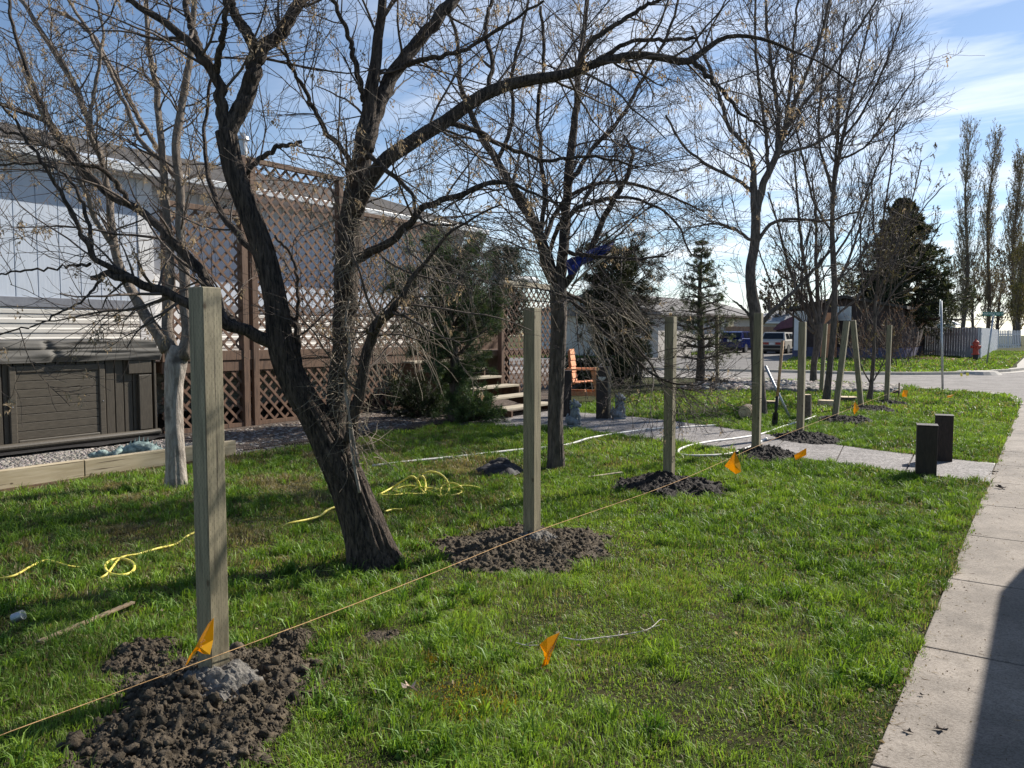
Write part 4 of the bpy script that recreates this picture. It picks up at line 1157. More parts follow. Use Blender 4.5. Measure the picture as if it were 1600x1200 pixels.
# digging bar / shovel standing in the soil
a = G(1210, 668); dd = a[1] * CY - a[0] * SY
tp = PD(1223, 532, dd); tp = PD(1223, 532, dd / (ray(1223, 532)[1] * CY - ray(1223, 532)[0] * SY))
o = thing('spade', 'long spade with orange-brown wooden handle and black blade stuck in the lawn', 'spade', (a[0], a[1], 0))
v = tp - a
MB().tube([a + v * 0.34, a + v * 0.6, tp], [0.024, 0.022, 0.026], 10).build('handle', M_handle, o)
MB().tube([a + v * 0.09, a + v * 0.2, a + v * 0.36], [0.02, 0.024, 0.028], 10).build('socket', M_black, o)
q = a + v * 0.1
m = MB(); rt = np.array([CY, SY, 0]) * 0.045
m.extr([a - rt * 0.6 - [0, 0, 0.03], a + rt * .6 - [0, 0, 0.03], a + v * 0.06 + rt, a + v * 0.17 + rt * 0.9, a + v * 0.17 - rt * 0.9, a + v * 0.06 - rt], np.array([-SY, CY, 0]) * 0.02); m.build('blade', M_black, o)
a = G(1235, 655); e = PD(1196, 572, np.linalg.norm(a[:2]) * 0.97)
tag(MB().tube([a, e], 0.024, 10).build('steel_pole', M_steel), 'grey steel pole leaning against the tree behind the fourth post', 'pole')

# ------------------------------------------------------------------ hose, ropes, litter
hz = 0.032
def gp_(pts, z): return [G(x, y, z if not isinstance(z, list) else z[i]) for i, (x, y) in enumerate(pts)]
h1 = catmull(gp_([(582, 728), (640, 721), (720, 713), (800, 704), (880, 696), (920, 685), (960, 678), (1010, 671), (1060, 668), (1125, 664)], hz), 70)
h2 = catmull(gp_([(1275, 650), (1255, 657), (1225, 666), (1190, 678), (1150, 685), (1110, 690), (1075, 697), (1060, 704), (1066, 711), (1100, 712), (1140, 709), (1170, 699), (1198, 685)], hz), 80)
tag(MB().tube(h1, 0.016, 8).build('garden_hose', M_hose), 'long pale garden hose running from the lawn across the path', 'hose')
tag(MB().tube(h2, 0.016, 8).build('garden_hose', M_hose), 'white garden hose doubled back in a tight bend on the path', 'hose')
def cp6(pts, d=7.55, zo=0.0):
    out = []
    for (x, y) in pts:
        X, Y = 560 + x / 5.333, 700 + y / 5.333
        p = PD(X, Y, d); g = G(X, Y, 0.03)
        if p[2] < 0.03: p = g
        out.append(p)
    return out
rp = MB()
for s_ in ([(180, 385), (280, 330), (370, 270), (450, 235), (500, 280), (520, 330), (550, 380)], [(290, 350), (400, 320), (500, 320), (560, 350), (620, 370), (690, 410)],
           [(530, 215), (600, 195), (680, 215), (730, 260), (755, 320), (740, 380), (700, 400), (680, 370), (700, 320), (760, 290), (820, 300), (875, 345)],
           [(690, 405), (780, 395), (840, 380), (858, 360), (800, 350), (700, 350)], [(500, 230), (540, 240), (560, 300), (550, 370), (510, 330), (490, 270), (510, 230)],
           [(180, 395), (300, 392), (420, 380), (540, 385), (560, 370)], [(290, 350), (340, 370), (440, 385), (540, 380)], [(300, 345), (420, 315), (540, 330), (700, 345)], [(450, 350), (520, 325), (600, 340), (700, 350), (860, 315)],
           [(860, 315), (940, 318), (1020, 335)]):
    rp.tube(catmull(cp6(s_), 30), 0.0085, 7)
tag(rp.build('yellow_rope', M_rope), 'tangled heap of yellow rope on the lawn right of the leaning tree', 'rope')
tag(MB().tube(catmull(cp6([(1225, 435), (1270, 420), (1295, 400), (1285, 375), (1275, 365)]), 20), 0.009, 7).build('rope_end', M_rope), 'short curled yellow rope end left of the second post', 'rope')
tag(MB().tube(catmull(gp_([(602, 799), (614, 796), (628, 796)], 0.04), 14), 0.008, 7).build('rope_piece', M_rope), 'short piece of yellow rope right of the leaning trunk', 'rope')
rp = MB()
rp.tube(catmull(gp_([(436, 830), (444, 822), (455, 817), (480, 812), (500, 806), (512, 797), (527, 792), (545, 795)], [0.0, .03, .05, .05, .05, .06, .06, .02]), 40), 0.0095, 7)
tag(rp.build('yellow_rope', M_rope), 'single wavy strand of yellow rope left of the leaning trunk', 'rope')
rp = MB()
ring = [(187 + 23 * math.cos(t), 886 + 13 * math.sin(t)) for t in np.linspace(2.2, 2.2 + 6.2, 20)]
rp.tube(catmull(gp_(ring, 0.05), 60), 0.0095, 7)
rp.tube(catmull(gp_([(152, 906), (168, 896), (188, 872), (215, 866), (246, 857), (275, 850), (292, 838), (306, 831)], [0.03, .05, .05, .05, .045, .02, .045, .04]), 40), 0.0075, 7)
rp.tube(catmull(gp_([(-20, 906), (20, 900), (50, 884), (70, 876), (85, 878), (110, 885), (130, 886)], [0.03, .04, .045, .05, .05, .03, .01]), 40), 0.0075, 7)
tag(rp.build('yellow_rope', M_rope), 'yellow rope with a round loop lying left of the nearest post', 'rope')
# black cloth heap
c = G(782, 738)
def cloth():
    nr, na = 24, 90
    rr = np.linspace(0, 1, nr)[:, None]; aa = np.linspace(0, 2 * math.pi, na, endpoint=False)[None]
    ed = 1 + 0.35 * (fbm(np.stack([np.cos(aa[0]), np.sin(aa[0])], 1), 2.0, 3, 5) - .5) * 2
    lx = rr * np.cos(aa) * ed * 0.27; ly = rr * np.sin(aa) * ed * 0.24
    X = c[0] + lx * CY - ly * SY; Y = c[1] + lx * SY + ly * CY
    p = np.stack([X, Y], -1)
    Z = (0.11 * (1 - rr ** 2.5)) * (0.4 + 1.0 * fbm(p, 6, 2, 3)) + 0.09 * np.abs(fbm(p, 11, 3, 8) - .5) * (1 - rr ** 6) + 0.01
    V = np.stack([X, Y, Z], -1).reshape(-1, 3); idx = np.arange(nr * na).reshape(nr, na); nx = np.roll(idx, -1, 1)
    return mesh_np('jacket_heap', V, [np.stack([idx[:-1], nx[:-1], nx[1:], idx[1:]], -1).reshape(-1, 4)], M_blackfab, smooth=True)
tag(cloth(), 'crumpled black cloth heap on the lawn left of the second post', 'cloth')
# lath, sticks, leaves
a, b = G(60, 1003, 0.03), G(208, 941, 0.05)
tag(MB().bar(a, b, 0.03, 0.012, bev=0.002).build('lath', M_lath), 'thin brown wooden lath lying in the grass left of the nearest post', 'board')
a, b = G(920, 745, 0.04), G(972, 738, 0.06)
tag(MB().bar(a, b, 0.03, 0.01).build('board_offcut', M_straw), 'short pale wooden slat in the grass left of the third post', 'board')
c = G(24, 968, 0.03); m = MB(); m.cyl(c + np.array([-0.02, 0, 0]), c + np.array([0.02, 0.03, 0.02]), 0.026, n=16)
tag(m.build('can_end', M_steel), 'small grey metal can end at the left edge of the lawn', 'can')
def twig(pts, z, r, label, side=6, m=M_deadtwig):
    P = catmull(gp_(pts, z), 40); b = MB(); b.tube(P, np.linspace(r, r * 0.5, len(P)), 6)
    for k in range(side):
        i = int(4 + rnd.random() * 32); p = P[i]; d = P[min(i + 1, 39)] - P[i]; d /= np.linalg.norm(d)
        q = d * 0.5 + np.array([rnd.uniform(-1, 1), rnd.uniform(-1, 1), rnd.uniform(0, .8)]); q /= np.linalg.norm(q)
        L = rnd.uniform(0.015, 0.05); b.tube([p, p + q * L * .5, p + q * L], [r * .6, r * .5, r * .3], 5)
    return tag(b.build('fallen_twig', m), label, 'twig')
twig([(880, 996), (905, 1000), (940, 996), (985, 990), (1015, 982), (1032, 968), (1042, 969)], 0.06, 0.0035, 'long bleached twig lying right of the orange flag in the open lawn', 12)
twig([(806, 1004), (822, 1008), (842, 1008)], 0.06, 0.003, 'short bleached twig left of the orange flag in the open lawn', 2)
twig([(1425, 690), (1440, 687), (1452, 684)], 0.04, 0.006, 'bleached twig in the far lawn beyond the bollards', 3)
def leaf(px, py, s, m, label, curl=0.4, z=0.02, rot=0):
    c = G(px, py, z); b = MB(); pts = []
    for k in range(14):
        a = k / 14 * 2 * math.pi; r = s * (0.75 + 0.35 * math.cos(a * 5 + rot))
        pts.append((c[0] + r * math.cos(a), c[1] + r * 0.7 * math.sin(a), c[2] + curl * r * abs(math.sin(a * 1.5 + rot))))
    cc = b.bm.verts.new((c[0], c[1], c[2])); vs = [b.bm.verts.new(p) for p in pts]
    for i in range(14): b.bm.faces.new((vs[i], vs[(i + 1) % 14], cc))
    return tag(b.build('fallen_leaf', m), label, 'leaf', 'dead leaves lying about')
leaf(640, 1076, 0.042, M_leafdry, 'pale curled dry leaf in the grass right of the nearest soil heap', 0.7, 0.05)
leaf(1418, 1143, 0.022, M_darkleaf, 'dark oval leaf on the sidewalk near the grass edge, lowest of the leaves', 0.5, 0.02)
leaf(1470, 1140, 0.027, M_darkleaf, 'dark star-shaped leaf on the sidewalk beside the shadow edge', 0.6, 0.02, 1)
leaf(1440, 1086, 0.014, M_darkleaf, 'tiny dark leaf on the sidewalk above the oval one', 0.6, 0.02, 2)
leaf(1565, 763, 0.06, M_darkleaf, 'dark leaf on the sidewalk beside the paver strip', 0.6, 0.02, 2)
leaf(1554, 738, 0.04, M_darkleaf, 'dark leaf at the end of the garden path', 0.6, 0.03, 1)
# blue tarp kite caught in the tree
pts = [(884, 408), (893, 402), (905, 400), (918, 392), (935, 385), (962, 376), (952, 392), (935, 402), (922, 408), (910, 414), (898, 428), (888, 430)]
b = MB(); ring = [PD(x, y, 8.75 + 0.07 * math.sin(i * 1.7)) for i, (x, y) in enumerate(pts)]
vs = [b.bm.verts.new(tuple(p)) for p in ring]
cen = [b.bm.verts.new(tuple(PD(x, y, 8.66))) for (x, y) in ((896, 414), (915, 402), (940, 391))]
seq = [0, 0, 0, 1, 1, 2, 2, 2, 1, 1, 0, 0]
for i in range(12):
    j = (i + 1) % 12; b.bm.faces.new((vs[i], vs[j], cen[seq[i]]))
    if seq[i] != seq[j]: b.bm.faces.new((vs[j], cen[seq[j]], cen[seq[i]]))
r_ = bmesh.ops.solidify(b.bm, geom=list(b.bm.faces), thickness=0.006)
tag(b.build('blue_cloth', M_tarp), 'crumpled bright blue cloth hanging behind the straight dark trunk', 'cloth')
tag(MB().tube([PD(893, 447, 8.45), PD(916, 424, 8.42), PD(955, 396, 8.4)], 0.012, 8).build('pole', M_tread), 'slanting pale wooden pole under the blue cloth', 'pole')
# ------------------------------------------------------------------ bare trees
def tubes(P, Rr, sides):
    """P (B,N,3) R (B,N) -> verts, quads"""
    B, n, _ = P.shape
    T = np.gradient(P, axis=1); T /= np.linalg.norm(T, axis=2, keepdims=True) + 1e-9
    ref = np.random.default_rng(1).normal(size=(B, 1, 3))
    A = np.cross(T, ref); A /= np.linalg.norm(A, axis=2, keepdims=True) + 1e-9
    Bn = np.cross(T, A)
    th = np.arange(sides) * 2 * math.pi / sides
    V = P[:, :, None] + Rr[:, :, None, None] * (np.cos(th)[None, None, :, None] * A[:, :, None] + np.sin(th)[None, None, :, None] * Bn[:, :, None])
    idx = np.arange(B * n * sides).reshape(B, n, sides); nx = np.roll(idx, -1, 2)
    F = np.stack([idx[:, :-1], nx[:, :-1], nx[:, 1:], idx[:, 1:]], -1).reshape(-1, 4)
    return V.reshape(-1, 3), F
def unit(v): return v / (np.linalg.norm(v, axis=-1, keepdims=True) + 1e-9)
def spawn(r, P, Rr, dens, u0, u1, ang, length, n, wander, trop, rr=0.5, rmin=0.0018, taper=0.35, rel=False, bias=None, maxr=None):
    """children for a set of branches"""
    L = np.linalg.norm(np.diff(P, axis=1), axis=2).sum(1)
    cnt = r.poisson(L * dens) if not rel else r.poisson(np.full(len(L), dens))
    par = np.repeat(np.arange(len(P)), cnt)
    if len(par) == 0: return np.zeros((0, n, 3)), np.zeros((0, n))
    K = len(par); N_ = P.shape[1]
    u = u0 + (u1 - u0) * r.random(K)
    f = u * (N_ - 1); i = np.minimum(f.astype(int), N_ - 2); w = (f - i)[:, None]
    S = P[par, i] * (1 - w) + P[par, i + 1] * w
    T = unit(P[par, i + 1] - P[par, i])
    R0 = Rr[par, i] * (1 - w[:, 0]) + Rr[par, i + 1] * w[:, 0]
    Q = r.normal(size=(K, 3))
    if bias is not None: Q = Q + np.asarray(bias)
    Q = unit(Q - T * (Q * T).sum(1, keepdims=True))
    a = np.radians(ang[0] + (ang[1] - ang[0]) * r.random(K))[:, None]
    D = T * np.cos(a) + Q * np.sin(a)
    ln = (length[0] + (length[1] - length[0]) * r.random(K)) * (1 - 0.55 * u)
    if rel: ln = ln * L[par]
    out = np.zeros((K, n, 3)); out[:, 0] = S; st = (ln / (n - 1))[:, None]
    for k in range(1, n):
        D = unit(D + wander * r.normal(size=(K, 3)) + np.asarray(trop)[None] * (1.0 / n))
        out[:, k] = out[:, k - 1] + D * st
    base = np.minimum(np.maximum(R0 * rr, rmin), R0 * 0.9 + rmin * .3)
    if maxr: base = np.minimum(base, maxr)
    t = np.linspace(0, 1, n)[None]
    RR = np.maximum(base[:, None] * (1 - (1 - taper) * t), rmin * 0.7)
    return out, RR
WSC = [1.0]
def trace(pts, d_def=None, n=26, wob=0.0, r=None):
    """pts: (px, py, depth, width px)"""
    P = []; W = []
    for p in pts:
        P.append(np.append(PD(p[0], p[1], p[2]), p[3] * WSC[0] * p[2] / FPX / 2))
    C = catmull(P, n)
    C[:, 3] = np.maximum(C[:, 3], 0.0015)
    if wob and r is not None:
        C[1:, :3] += r.normal(size=(n - 1, 3)) * wob
    return C[:, :3], C[:, 3]
def trunk_mesh(name, P, Rr, m, parent, sides=36, rough=0.12, seed=0, ridge=9, flare=0.0, dense=1):
    n = len(P) * dense
    ridge = ridge if sides < 40 else 26
    C = catmull(np.concatenate([P, Rr[:, None]], 1), n); P, Rr = C[:, :3], C[:, 3].copy()
    if flare:
        Rr = Rr * (1 + flare * np.exp(-np.linspace(0, 1, n) * n * 0.055 * 2.2))
    T = unit(np.gradient(P, axis=0)); V = []
    ref = np.array([1.0, 0.05, 0]); A = ref; th = np.arange(sides) * 2 * math.pi / sides
    cum = np.concatenate([[0], np.cumsum(np.linalg.norm(np.diff(P, axis=0), axis=1))])
    rows = []
    for k in range(n):
        A = A - T[k] * A.dot(T[k]); A = A / np.linalg.norm(A); B = np.cross(T[k], A)
        circ = np.stack([np.cos(th) * ridge * 0.35, np.sin(th) * ridge * 0.35, np.full(sides, cum[k] * 2.2)], 1)
        q = np.abs(fbm(circ, 1.0, 3, seed) - 0.5) * 2
        big = fbm(np.stack([np.cos(th), np.sin(th), np.full(sides, cum[k] * 1.5)], 1), 1.3, 2, seed + 4) - 0.5
        rad = Rr[k] * (1 + rough * (0.5 - q * 1.6) + 0.22 * big)
        rows.append(P[k] + (rad * np.cos(th))[:, None] * A + (rad * np.sin(th))[:, None] * B)
    V = np.concatenate(rows); idx = np.arange(n * sides).reshape(n, sides); nx = np.roll(idx, -1, 1)
    F = np.stack([idx[:-1], nx[:-1], nx[1:], idx[1:]], -1).reshape(-1, 4)
    return mesh_np(name, V, [F, idx[-1][None], idx[0][::-1][None]], m, parent, smooth=True)
def quads_at(r, Pt, D, ln, wd, cols, droop=0.0):
    """small leaf like quads, two triangles bent"""
    K = len(Pt); D = unit(D); S = unit(np.cross(D, r.normal(size=(K, 3))))
    ln = ln[:, None]; wd = wd[:, None]
    a = Pt; m1 = Pt + D * ln * 0.55 + S * wd; m2 = Pt + D * ln * 0.55 - S * wd; e = Pt + D * ln + np.array([0, 0, -1]) * droop * ln
    V = np.stack([a, m1, e, m2], 1).reshape(-1, 3)
    F = np.arange(K * 4).reshape(K, 4)
    return V, F, np.repeat(cols, 4, 0)
def pick(r, P, K, u0=0.2, u1=1.0):
    b = r.integers(0, len(P), K); u = (u0 + (u1 - u0) * r.random(K)) * (P.shape[1] - 1)
    i = np.minimum(u.astype(int), P.shape[1] - 2); w = (u - i)[:, None]
    return P[b, i] * (1 - w) + P[b, i + 1] * w, unit(P[b, i + 1] - P[b, i])

def bare_tree(name, label, cat, base, trunk, limbs, levels, mt, ml, mtw, seed, group='bare spring trees in the yard', sides=36, rough=0.12, flare=0.25, seeds=0, seedcol=((0.30, 0.23, 0.15), (0.50, 0.41, 0.30)), seedlen=(0.02, 0.035), sub=None, buds=0, trunk_dense=3, budsize=(0.01, 0.02), budcol=None, seed_from=2, limb_thr=0.012, wob=0.006):
    r = np.random.default_rng(seed)
    o = thing(name, label, cat, (base[0], base[1], 0), 0, group)
    tp, tr_ = trace(trunk, n=30)
    trunk_mesh('trunk', tp, tr_, mt, o, sides=sides, rough=rough, seed=seed, flare=flare if sides > 30 else 0.1, dense=trunk_dense)
    LP = []; LR = []
    for l in limbs:
        p, q = trace(l, n=26, wob=wob, r=r); LP.append(p); LR.append(q)
        if q[0] > limb_thr:
            trunk_mesh('limb', p, q, ml, o, sides=max(10, sides // 2), rough=rough * 0.8, seed=seed + len(LP), dense=2)
        else:
            V, F = tubes(p[None], q[None], 8); mesh_np('limb', V, [F], ml, o, smooth=True)
    sets = []
    P, Q = np.array(LP), np.array(LR)
    if sub: P2, Q2 = np.array([tp[:26]]), np.array([tr_[:26]])
    Vs = []; Fs = []; off = 0
    cur = [(P, Q)]
    allp = []
    for li, lv in enumerate(levels):
        src = lv.pop('src', None)
        PP = np.concatenate([c[0] for c in cur]) if len({c[0].shape[1] for c in cur}) == 1 else cur[-1][0]
        QQ = np.concatenate([c[1] for c in cur]) if len({c[0].shape[1] for c in cur}) == 1 else cur[-1][1]
        sd = lv.pop('sides', 4)
        nP, nR = spawn(r, PP, QQ, **lv)
        if len(nP) == 0: continue
        V, F = tubes(nP, nR, sd); Vs.append(V); Fs.append(F + off); off += len(V)
        allp.append(nP)
        cur = [(nP, nR)]
    # extra twigs straight off the limbs
    mesh_np('crown', np.concatenate(Vs), [np.concatenate(Fs)], mtw, o, smooth=True)
    if seeds:
        src = allp[min(seed_from, len(allp) - 1)]
        nc = seeds // 14
        c, _ = pick(r, src, nc, 0.3, 1.0)
        cc = np.repeat(c, 14, 0); K = len(cc)
        cc = cc + r.normal(size=(K, 3)) * 0.011 + np.array([0, 0, -1]) * (r.random((K, 1)) * 0.05)
        D = r.normal(size=(K, 3)) * 0.6 + np.array([0, 0, -1.0])
        t = r.random((K, 1)); col = np.array(seedcol[0]) * (1 - t) + np.array(seedcol[1]) * t
        V, F, C = quads_at(r, cc, D, seedlen[0] + (seedlen[1] - seedlen[0]) * r.random(K), 0.003 + 0.003 * r.random(K), col)
        so = mesh_np('seed_clusters', V, [F], M_seed, o, colors=C); so['kind'] = 'stuff'
    if buds:
        src = allp[-1]
        c, t_ = pick(r, src, buds, 0.2, 1.0); K = len(c)
        D = t_ + r.normal(size=(K, 3)) * 0.7
        t = r.random((K, 1)); bc = budcol or ((0.10, 0.085, 0.04), (0.20, 0.19, 0.08)); col = np.array(bc[0]) * (1 - t) + np.array(bc[1]) * t
        ln = budsize[0] + (budsize[1] - budsize[0]) * r.random(K)
        V, F, C = quads_at(r, c, D, ln, ln * 0.3, col)
        so = mesh_np('leaf_buds', V, [F], M_leaf, o, colors=C); so['kind'] = 'stuff'
    return o
UP = (0, 0, 1.0)
def lv(dens, length, n=8, ang=(30, 65), wander=0.10, trop=(0, 0, 0.5), rr=0.5, u=(0.1, 1.0), rmin=0.002, sides=4, taper=0.35, **k):
    return dict(dens=dens, u0=u[0], u1=u[1], ang=ang, length=length, n=n, wander=wander, trop=trop, rr=rr, rmin=rmin, sides=sides, taper=taper, **k)

# the leaning tree in the middle
WSC[0] = 0.87
d = 5.2
trunkB = [(586, 888, d, 74), (574, 840, d, 70), (557, 790, d, 66), (540, 745, d, 64), (520, 706, d, 60), (492, 655, d - .02, 50), (457, 592, d - .05, 47), (438, 535, d - .08, 43), (430, 470, d - .1, 38), (413, 400, d - .12, 37), (388, 330, d - .15, 37), (366, 270, d - .18, 35), (352, 205, d - .2, 34)]
L = []
L.append([(352, 212, 5.0, 24), (347, 170, 4.98, 20), (341, 130, 4.96, 18), (325, 103, 4.94, 17), (300, 72, 4.9, 15), (268, 42, 4.86, 13), (225, 14, 4.8, 11), (170, -20, 4.75, 9)])
L.append([(354, 208, 5.0, 30), (374, 172, 5.02, 29), (392, 130, 5.04, 27), (405, 82, 5.06, 25), (430, 60, 5.1, 21), (452, 32, 5.12, 20), (478, -15, 5.16, 18)])
L.append([(402, 85, 5.06, 22), (385, 50, 5.0, 18), (366, 20, 4.96, 15), (352, -25, 4.9, 14)])
L.append([(330, 108, 4.95, 14), (315, 80, 5.05, 12), (298, 40, 5.1, 11), (290, -10, 5.15, 10)])
L.append([(336, 115, 4.95, 12), (345, 70, 4.8, 10), (352, 30, 4.7, 9), (350, -20, 4.65, 8)])
L.append([(448, 560, 5.12, 26), (428, 538, 5.1, 24), (400, 524, 5.05, 22), (372, 512, 5.0, 20), (345, 503, 4.9, 19), (322, 490, 4.82, 18), (295, 480, 4.78, 17), (250, 453, 4.7, 16), (205, 436, 4.62, 14), (172, 428, 4.6, 12), (147, 433, 4.6, 9), (141, 435, 4.6, 8)])
L.append([(210, 437, 4.62, 11), (165, 415, 4.58, 10), (147, 402, 4.55, 10), (128, 365, 4.5, 8), (105, 320, 4.45, 7), (75, 270, 4.4, 6), (40, 215, 4.35, 5), (5, 165, 4.3, 4)])
L.append([(370, 512, 5.02, 18), (342, 480, 5.1, 18), (322, 442, 5.15, 18), (305, 412, 5.18, 17), (280, 388, 5.2, 16), (243, 350, 5.25, 14), (205, 322, 5.3, 13), (170, 305, 5.3, 11), (140, 275, 5.3, 10), (100, 222, 5.3, 9), (60, 185, 5.3, 8), (0, 165, 5.3, 7), (-40, 150, 5.3, 6)])
L.append([(205, 322, 5.3, 9), (180, 285, 5.2, 8), (155, 262, 5.1, 8), (118, 255, 5.0, 7), (80, 230, 5.0, 6), (30, 210, 4.9, 5), (-20, 205, 4.9, 4)])
L.append([(172, 305, 5.3, 8), (120, 262, 5.4, 9), (85, 205, 5.45, 9), (50, 130, 5.5, 8), (25, 60, 5.5, 6), (10, -10, 5.5, 5)])
L.append([(147, 402, 4.56, 7), (135, 340, 4.6, 7), (120, 300, 4.6, 6), (90, 265, 4.6, 5), (40, 255, 4.6, 4), (-20, 262, 4.6, 4)])
L.append([(160, 434, 4.6, 6), (130, 470, 4.5, 4), (90, 490, 4.5, 4), (50, 510, 4.45, 3), (-20, 525, 4.4, 3)])
L.append([(141, 412, 4.6, 6), (100, 418, 4.7, 4), (50, 422, 4.7, 4), (-20, 432, 4.7, 3)])
# right-hand stem and its arms
L.append([(540, 722, 5.22, 50), (528, 670, 5.25, 42), (529, 610, 5.27, 38), (533, 550, 5.3, 36), (538, 490, 5.3, 38), (540, 430, 5.3, 40), (547, 365, 5.32, 40), (556, 305, 5.34, 38), (566, 245, 5.36, 32), (575, 180, 5.38, 26), (586, 100, 5.4, 19), (596, 20, 5.4, 15), (600, -30, 5.4, 13)])
L.append([(552, 335, 5.3, 27), (575, 285, 5.25, 26), (600, 250, 5.2, 26), (650, 220, 5.2, 25), (700, 188, 5.2, 23), (755, 150, 5.2, 22), (815, 128, 5.2, 19), (870, 118, 5.2, 17), (900, 110, 5.2, 16), (945, 94, 5.2, 14), (1000, 86, 5.2, 13), (1050, 90, 5.2, 13), (1085, 94, 5.2, 12), (1110, 72, 5.2, 9), (1145, 54, 5.2, 7), (1180, 62, 5.2, 6), (1220, 72, 5.2, 5), (1270, 90, 5.2, 3), (1330, 130, 5.2, 3)])
L.append([(1080, 94, 5.2, 10), (1105, 118, 5.15, 8), (1135, 150, 5.1, 7), (1160, 178, 5.1, 5), (1200, 200, 5.1, 3)])
L.append([(572, 235, 5.36, 28), (590, 165, 5.45, 26), (612, 120, 5.5, 24), (640, 82, 5.55, 22), (668, 48, 5.6, 21), (700, 10, 5.65, 20), (730, -30, 5.7, 18)])
L.append([(905, 108, 5.2, 12), (920, 70, 5.15, 9), (960, 40, 5.1, 8), (1000, 15, 5.1, 7), (1050, -10, 5.0, 5)])
L.append([(930, 98, 5.2, 9), (980, 68, 5.25, 7), (1050, 62, 5.3, 6), (1090, 62, 5.3, 4)])
L.append([(545, 412, 5.25, 18), (575, 395, 5.15, 16), (610, 378, 5.1, 14), (640, 350, 5.05, 13), (660, 325, 5.0, 12), (690, 312, 5.0, 11), (730, 300, 5.0, 9), (770, 282, 5.0, 8), (810, 290, 5.0, 6), (850, 310, 5.0, 4), (900, 320, 5.0, 3)])
L.append([(556, 250, 5.3, 10), (580, 245, 5.1, 9), (610, 270, 5.0, 8), (640, 300, 4.9, 7), (655, 340, 4.9, 5), (680, 352, 4.9, 4), (730, 350, 4.8, 3)])
L.append([(545, 690, 5.15, 22), (556, 640, 5.1, 20), (567, 585, 5.08, 19), (576, 540, 5.05, 18), (590, 505, 5.0, 18), (612, 485, 4.95, 15), (625, 470, 4.9, 11), (650, 430, 4.9, 8), (680, 390, 4.85, 6), (720, 350, 4.8, 4), (780, 320, 4.8, 3)])
L.append([(480, 640, 5.1, 14), (470, 600, 5.15, 12), (464, 555, 5.2, 12), (465, 515, 5.25, 12), (450, 490, 5.3, 11), (432, 470, 5.35, 12)])
L.append([(464, 530, 5.25, 7), (465, 450, 5.3, 6), (455, 400, 5.35, 5), (430, 370, 5.4, 4)])
L.append([(548, 270, 5.3, 9), (535, 235, 5.3, 9), (505, 200, 5.25, 8), (480, 150, 5.2, 7), (450, 90, 5.1, 5), (430, 20, 5.0, 4)])
L.append([(366, 285, 5.0, 7), (380, 275, 5.1, 6), (400, 255, 5.1, 8), (430, 232, 5.1, 8), (470, 222, 5.1, 6)])
L.append([(414, 420, 5.05, 12), (395, 395, 5.2, 12), (365, 360, 5.3, 11), (340, 320, 5.4, 10), (325, 270, 5.5, 8), (320, 200, 5.6, 6), (330, 120, 5.6, 5)])
L.append([(575, 180, 5.4, 12), (560, 120, 5.3, 10), (545, 60, 5.2, 8), (520, 0, 5.1, 7)])
L.append([(620, 110, 5.5, 10), (650, 95, 5.4, 9), (720, 80, 5.3, 7), (790, 40, 5.2, 5), (850, 0, 5.1, 4)])
L.append([(700, 190, 5.2, 10), (745, 205, 5.3, 9), (790, 230, 5.4, 8), (850, 250, 5.5, 6), (920, 245, 5.5, 5), (1000, 260, 5.6, 3)])
L.append([(760, 150, 5.2, 8), (770, 100, 5.3, 8), (760, 50, 5.4, 7), (770, -10, 5.5, 6)])
bare_tree('leaning_tree', 'large dark leaning tree forking low behind the nearest post, arching limb to the right', 'tree', G(586, 884), trunkB, L,
  [lv(7.0, (0.4, 1.3), 9, (30, 75), 0.13, (0, 0, 0.25), 0.38, (0.12, 1), 0.0030, 5, maxr=0.010),
   lv(7.5, (0.22, 0.75), 8, (25, 65), 0.12, (0, 0, 0.35), 0.5, (0.1, 1), 0.0022, 4),
   lv(10, (0.10, 0.45), 6, (25, 60), 0.12, (0, 0, 0.3), 0.55, (0.1, 1), 0.0017, 3)],
  M_bark2, M_bark2, M_twig, 21, sides=110, rough=0.17, flare=0.42, seeds=8000, trunk_dense=6, seed_from=1)

# vines / stringy suckers around its right stem
def suckers(parent_label):
    r = np.random.default_rng(5); P = []; Q = []
    for k in range(420):
        y0 = r.uniform(395, 720) if r.random() < 0.75 else r.uniform(180, 400); x0 = 545 + r.normal() * 14 + (10 if y0 > 650 else 0)
        a = PD(x0, y0, 5.12 + r.normal() * 0.04)
        D = unit(np.array([r.normal() * 0.7, r.normal() * 0.7, r.normal() * 0.6 - 0.25])); L_ = r.uniform(0.08, 0.36)
        pts = [a]
        for j in range(6):
            D = unit(D + r.normal(size=3) * 0.22 + np.array([0, 0, -0.09])); pts.append(pts[-1] + D * L_ / 6)
        P.append(pts); Q.append(np.linspace(0.0026, 0.0011, 7))
    V, F = tubes(np.array(P), np.array(Q), 4)
    return V, F
V, F = suckers('')
lt = bpy.data.objects['leaning_tree']
so = mesh_np('suckers', V, [F], M_twig1, lt, smooth=True); so['kind'] = 'stuff'
for pts_, w in (([(562, 770), (550, 705), (545, 640), (540, 600), (546, 540), (540, 500), (546, 470)], 5), ([(560, 730), (548, 660), (538, 600), (548, 560), (545, 510)], 4)):
    C = catmull([PD(x, y, 5.08) for x, y in pts_], 26); trunk_mesh('climbing_stem', C, np.linspace(w, w * .6, 26) * 5 / FPX / 2, M_bark1 if w < 9 else M_bark3, lt, sides=12, rough=0.3, seed=int(w), dense=2)

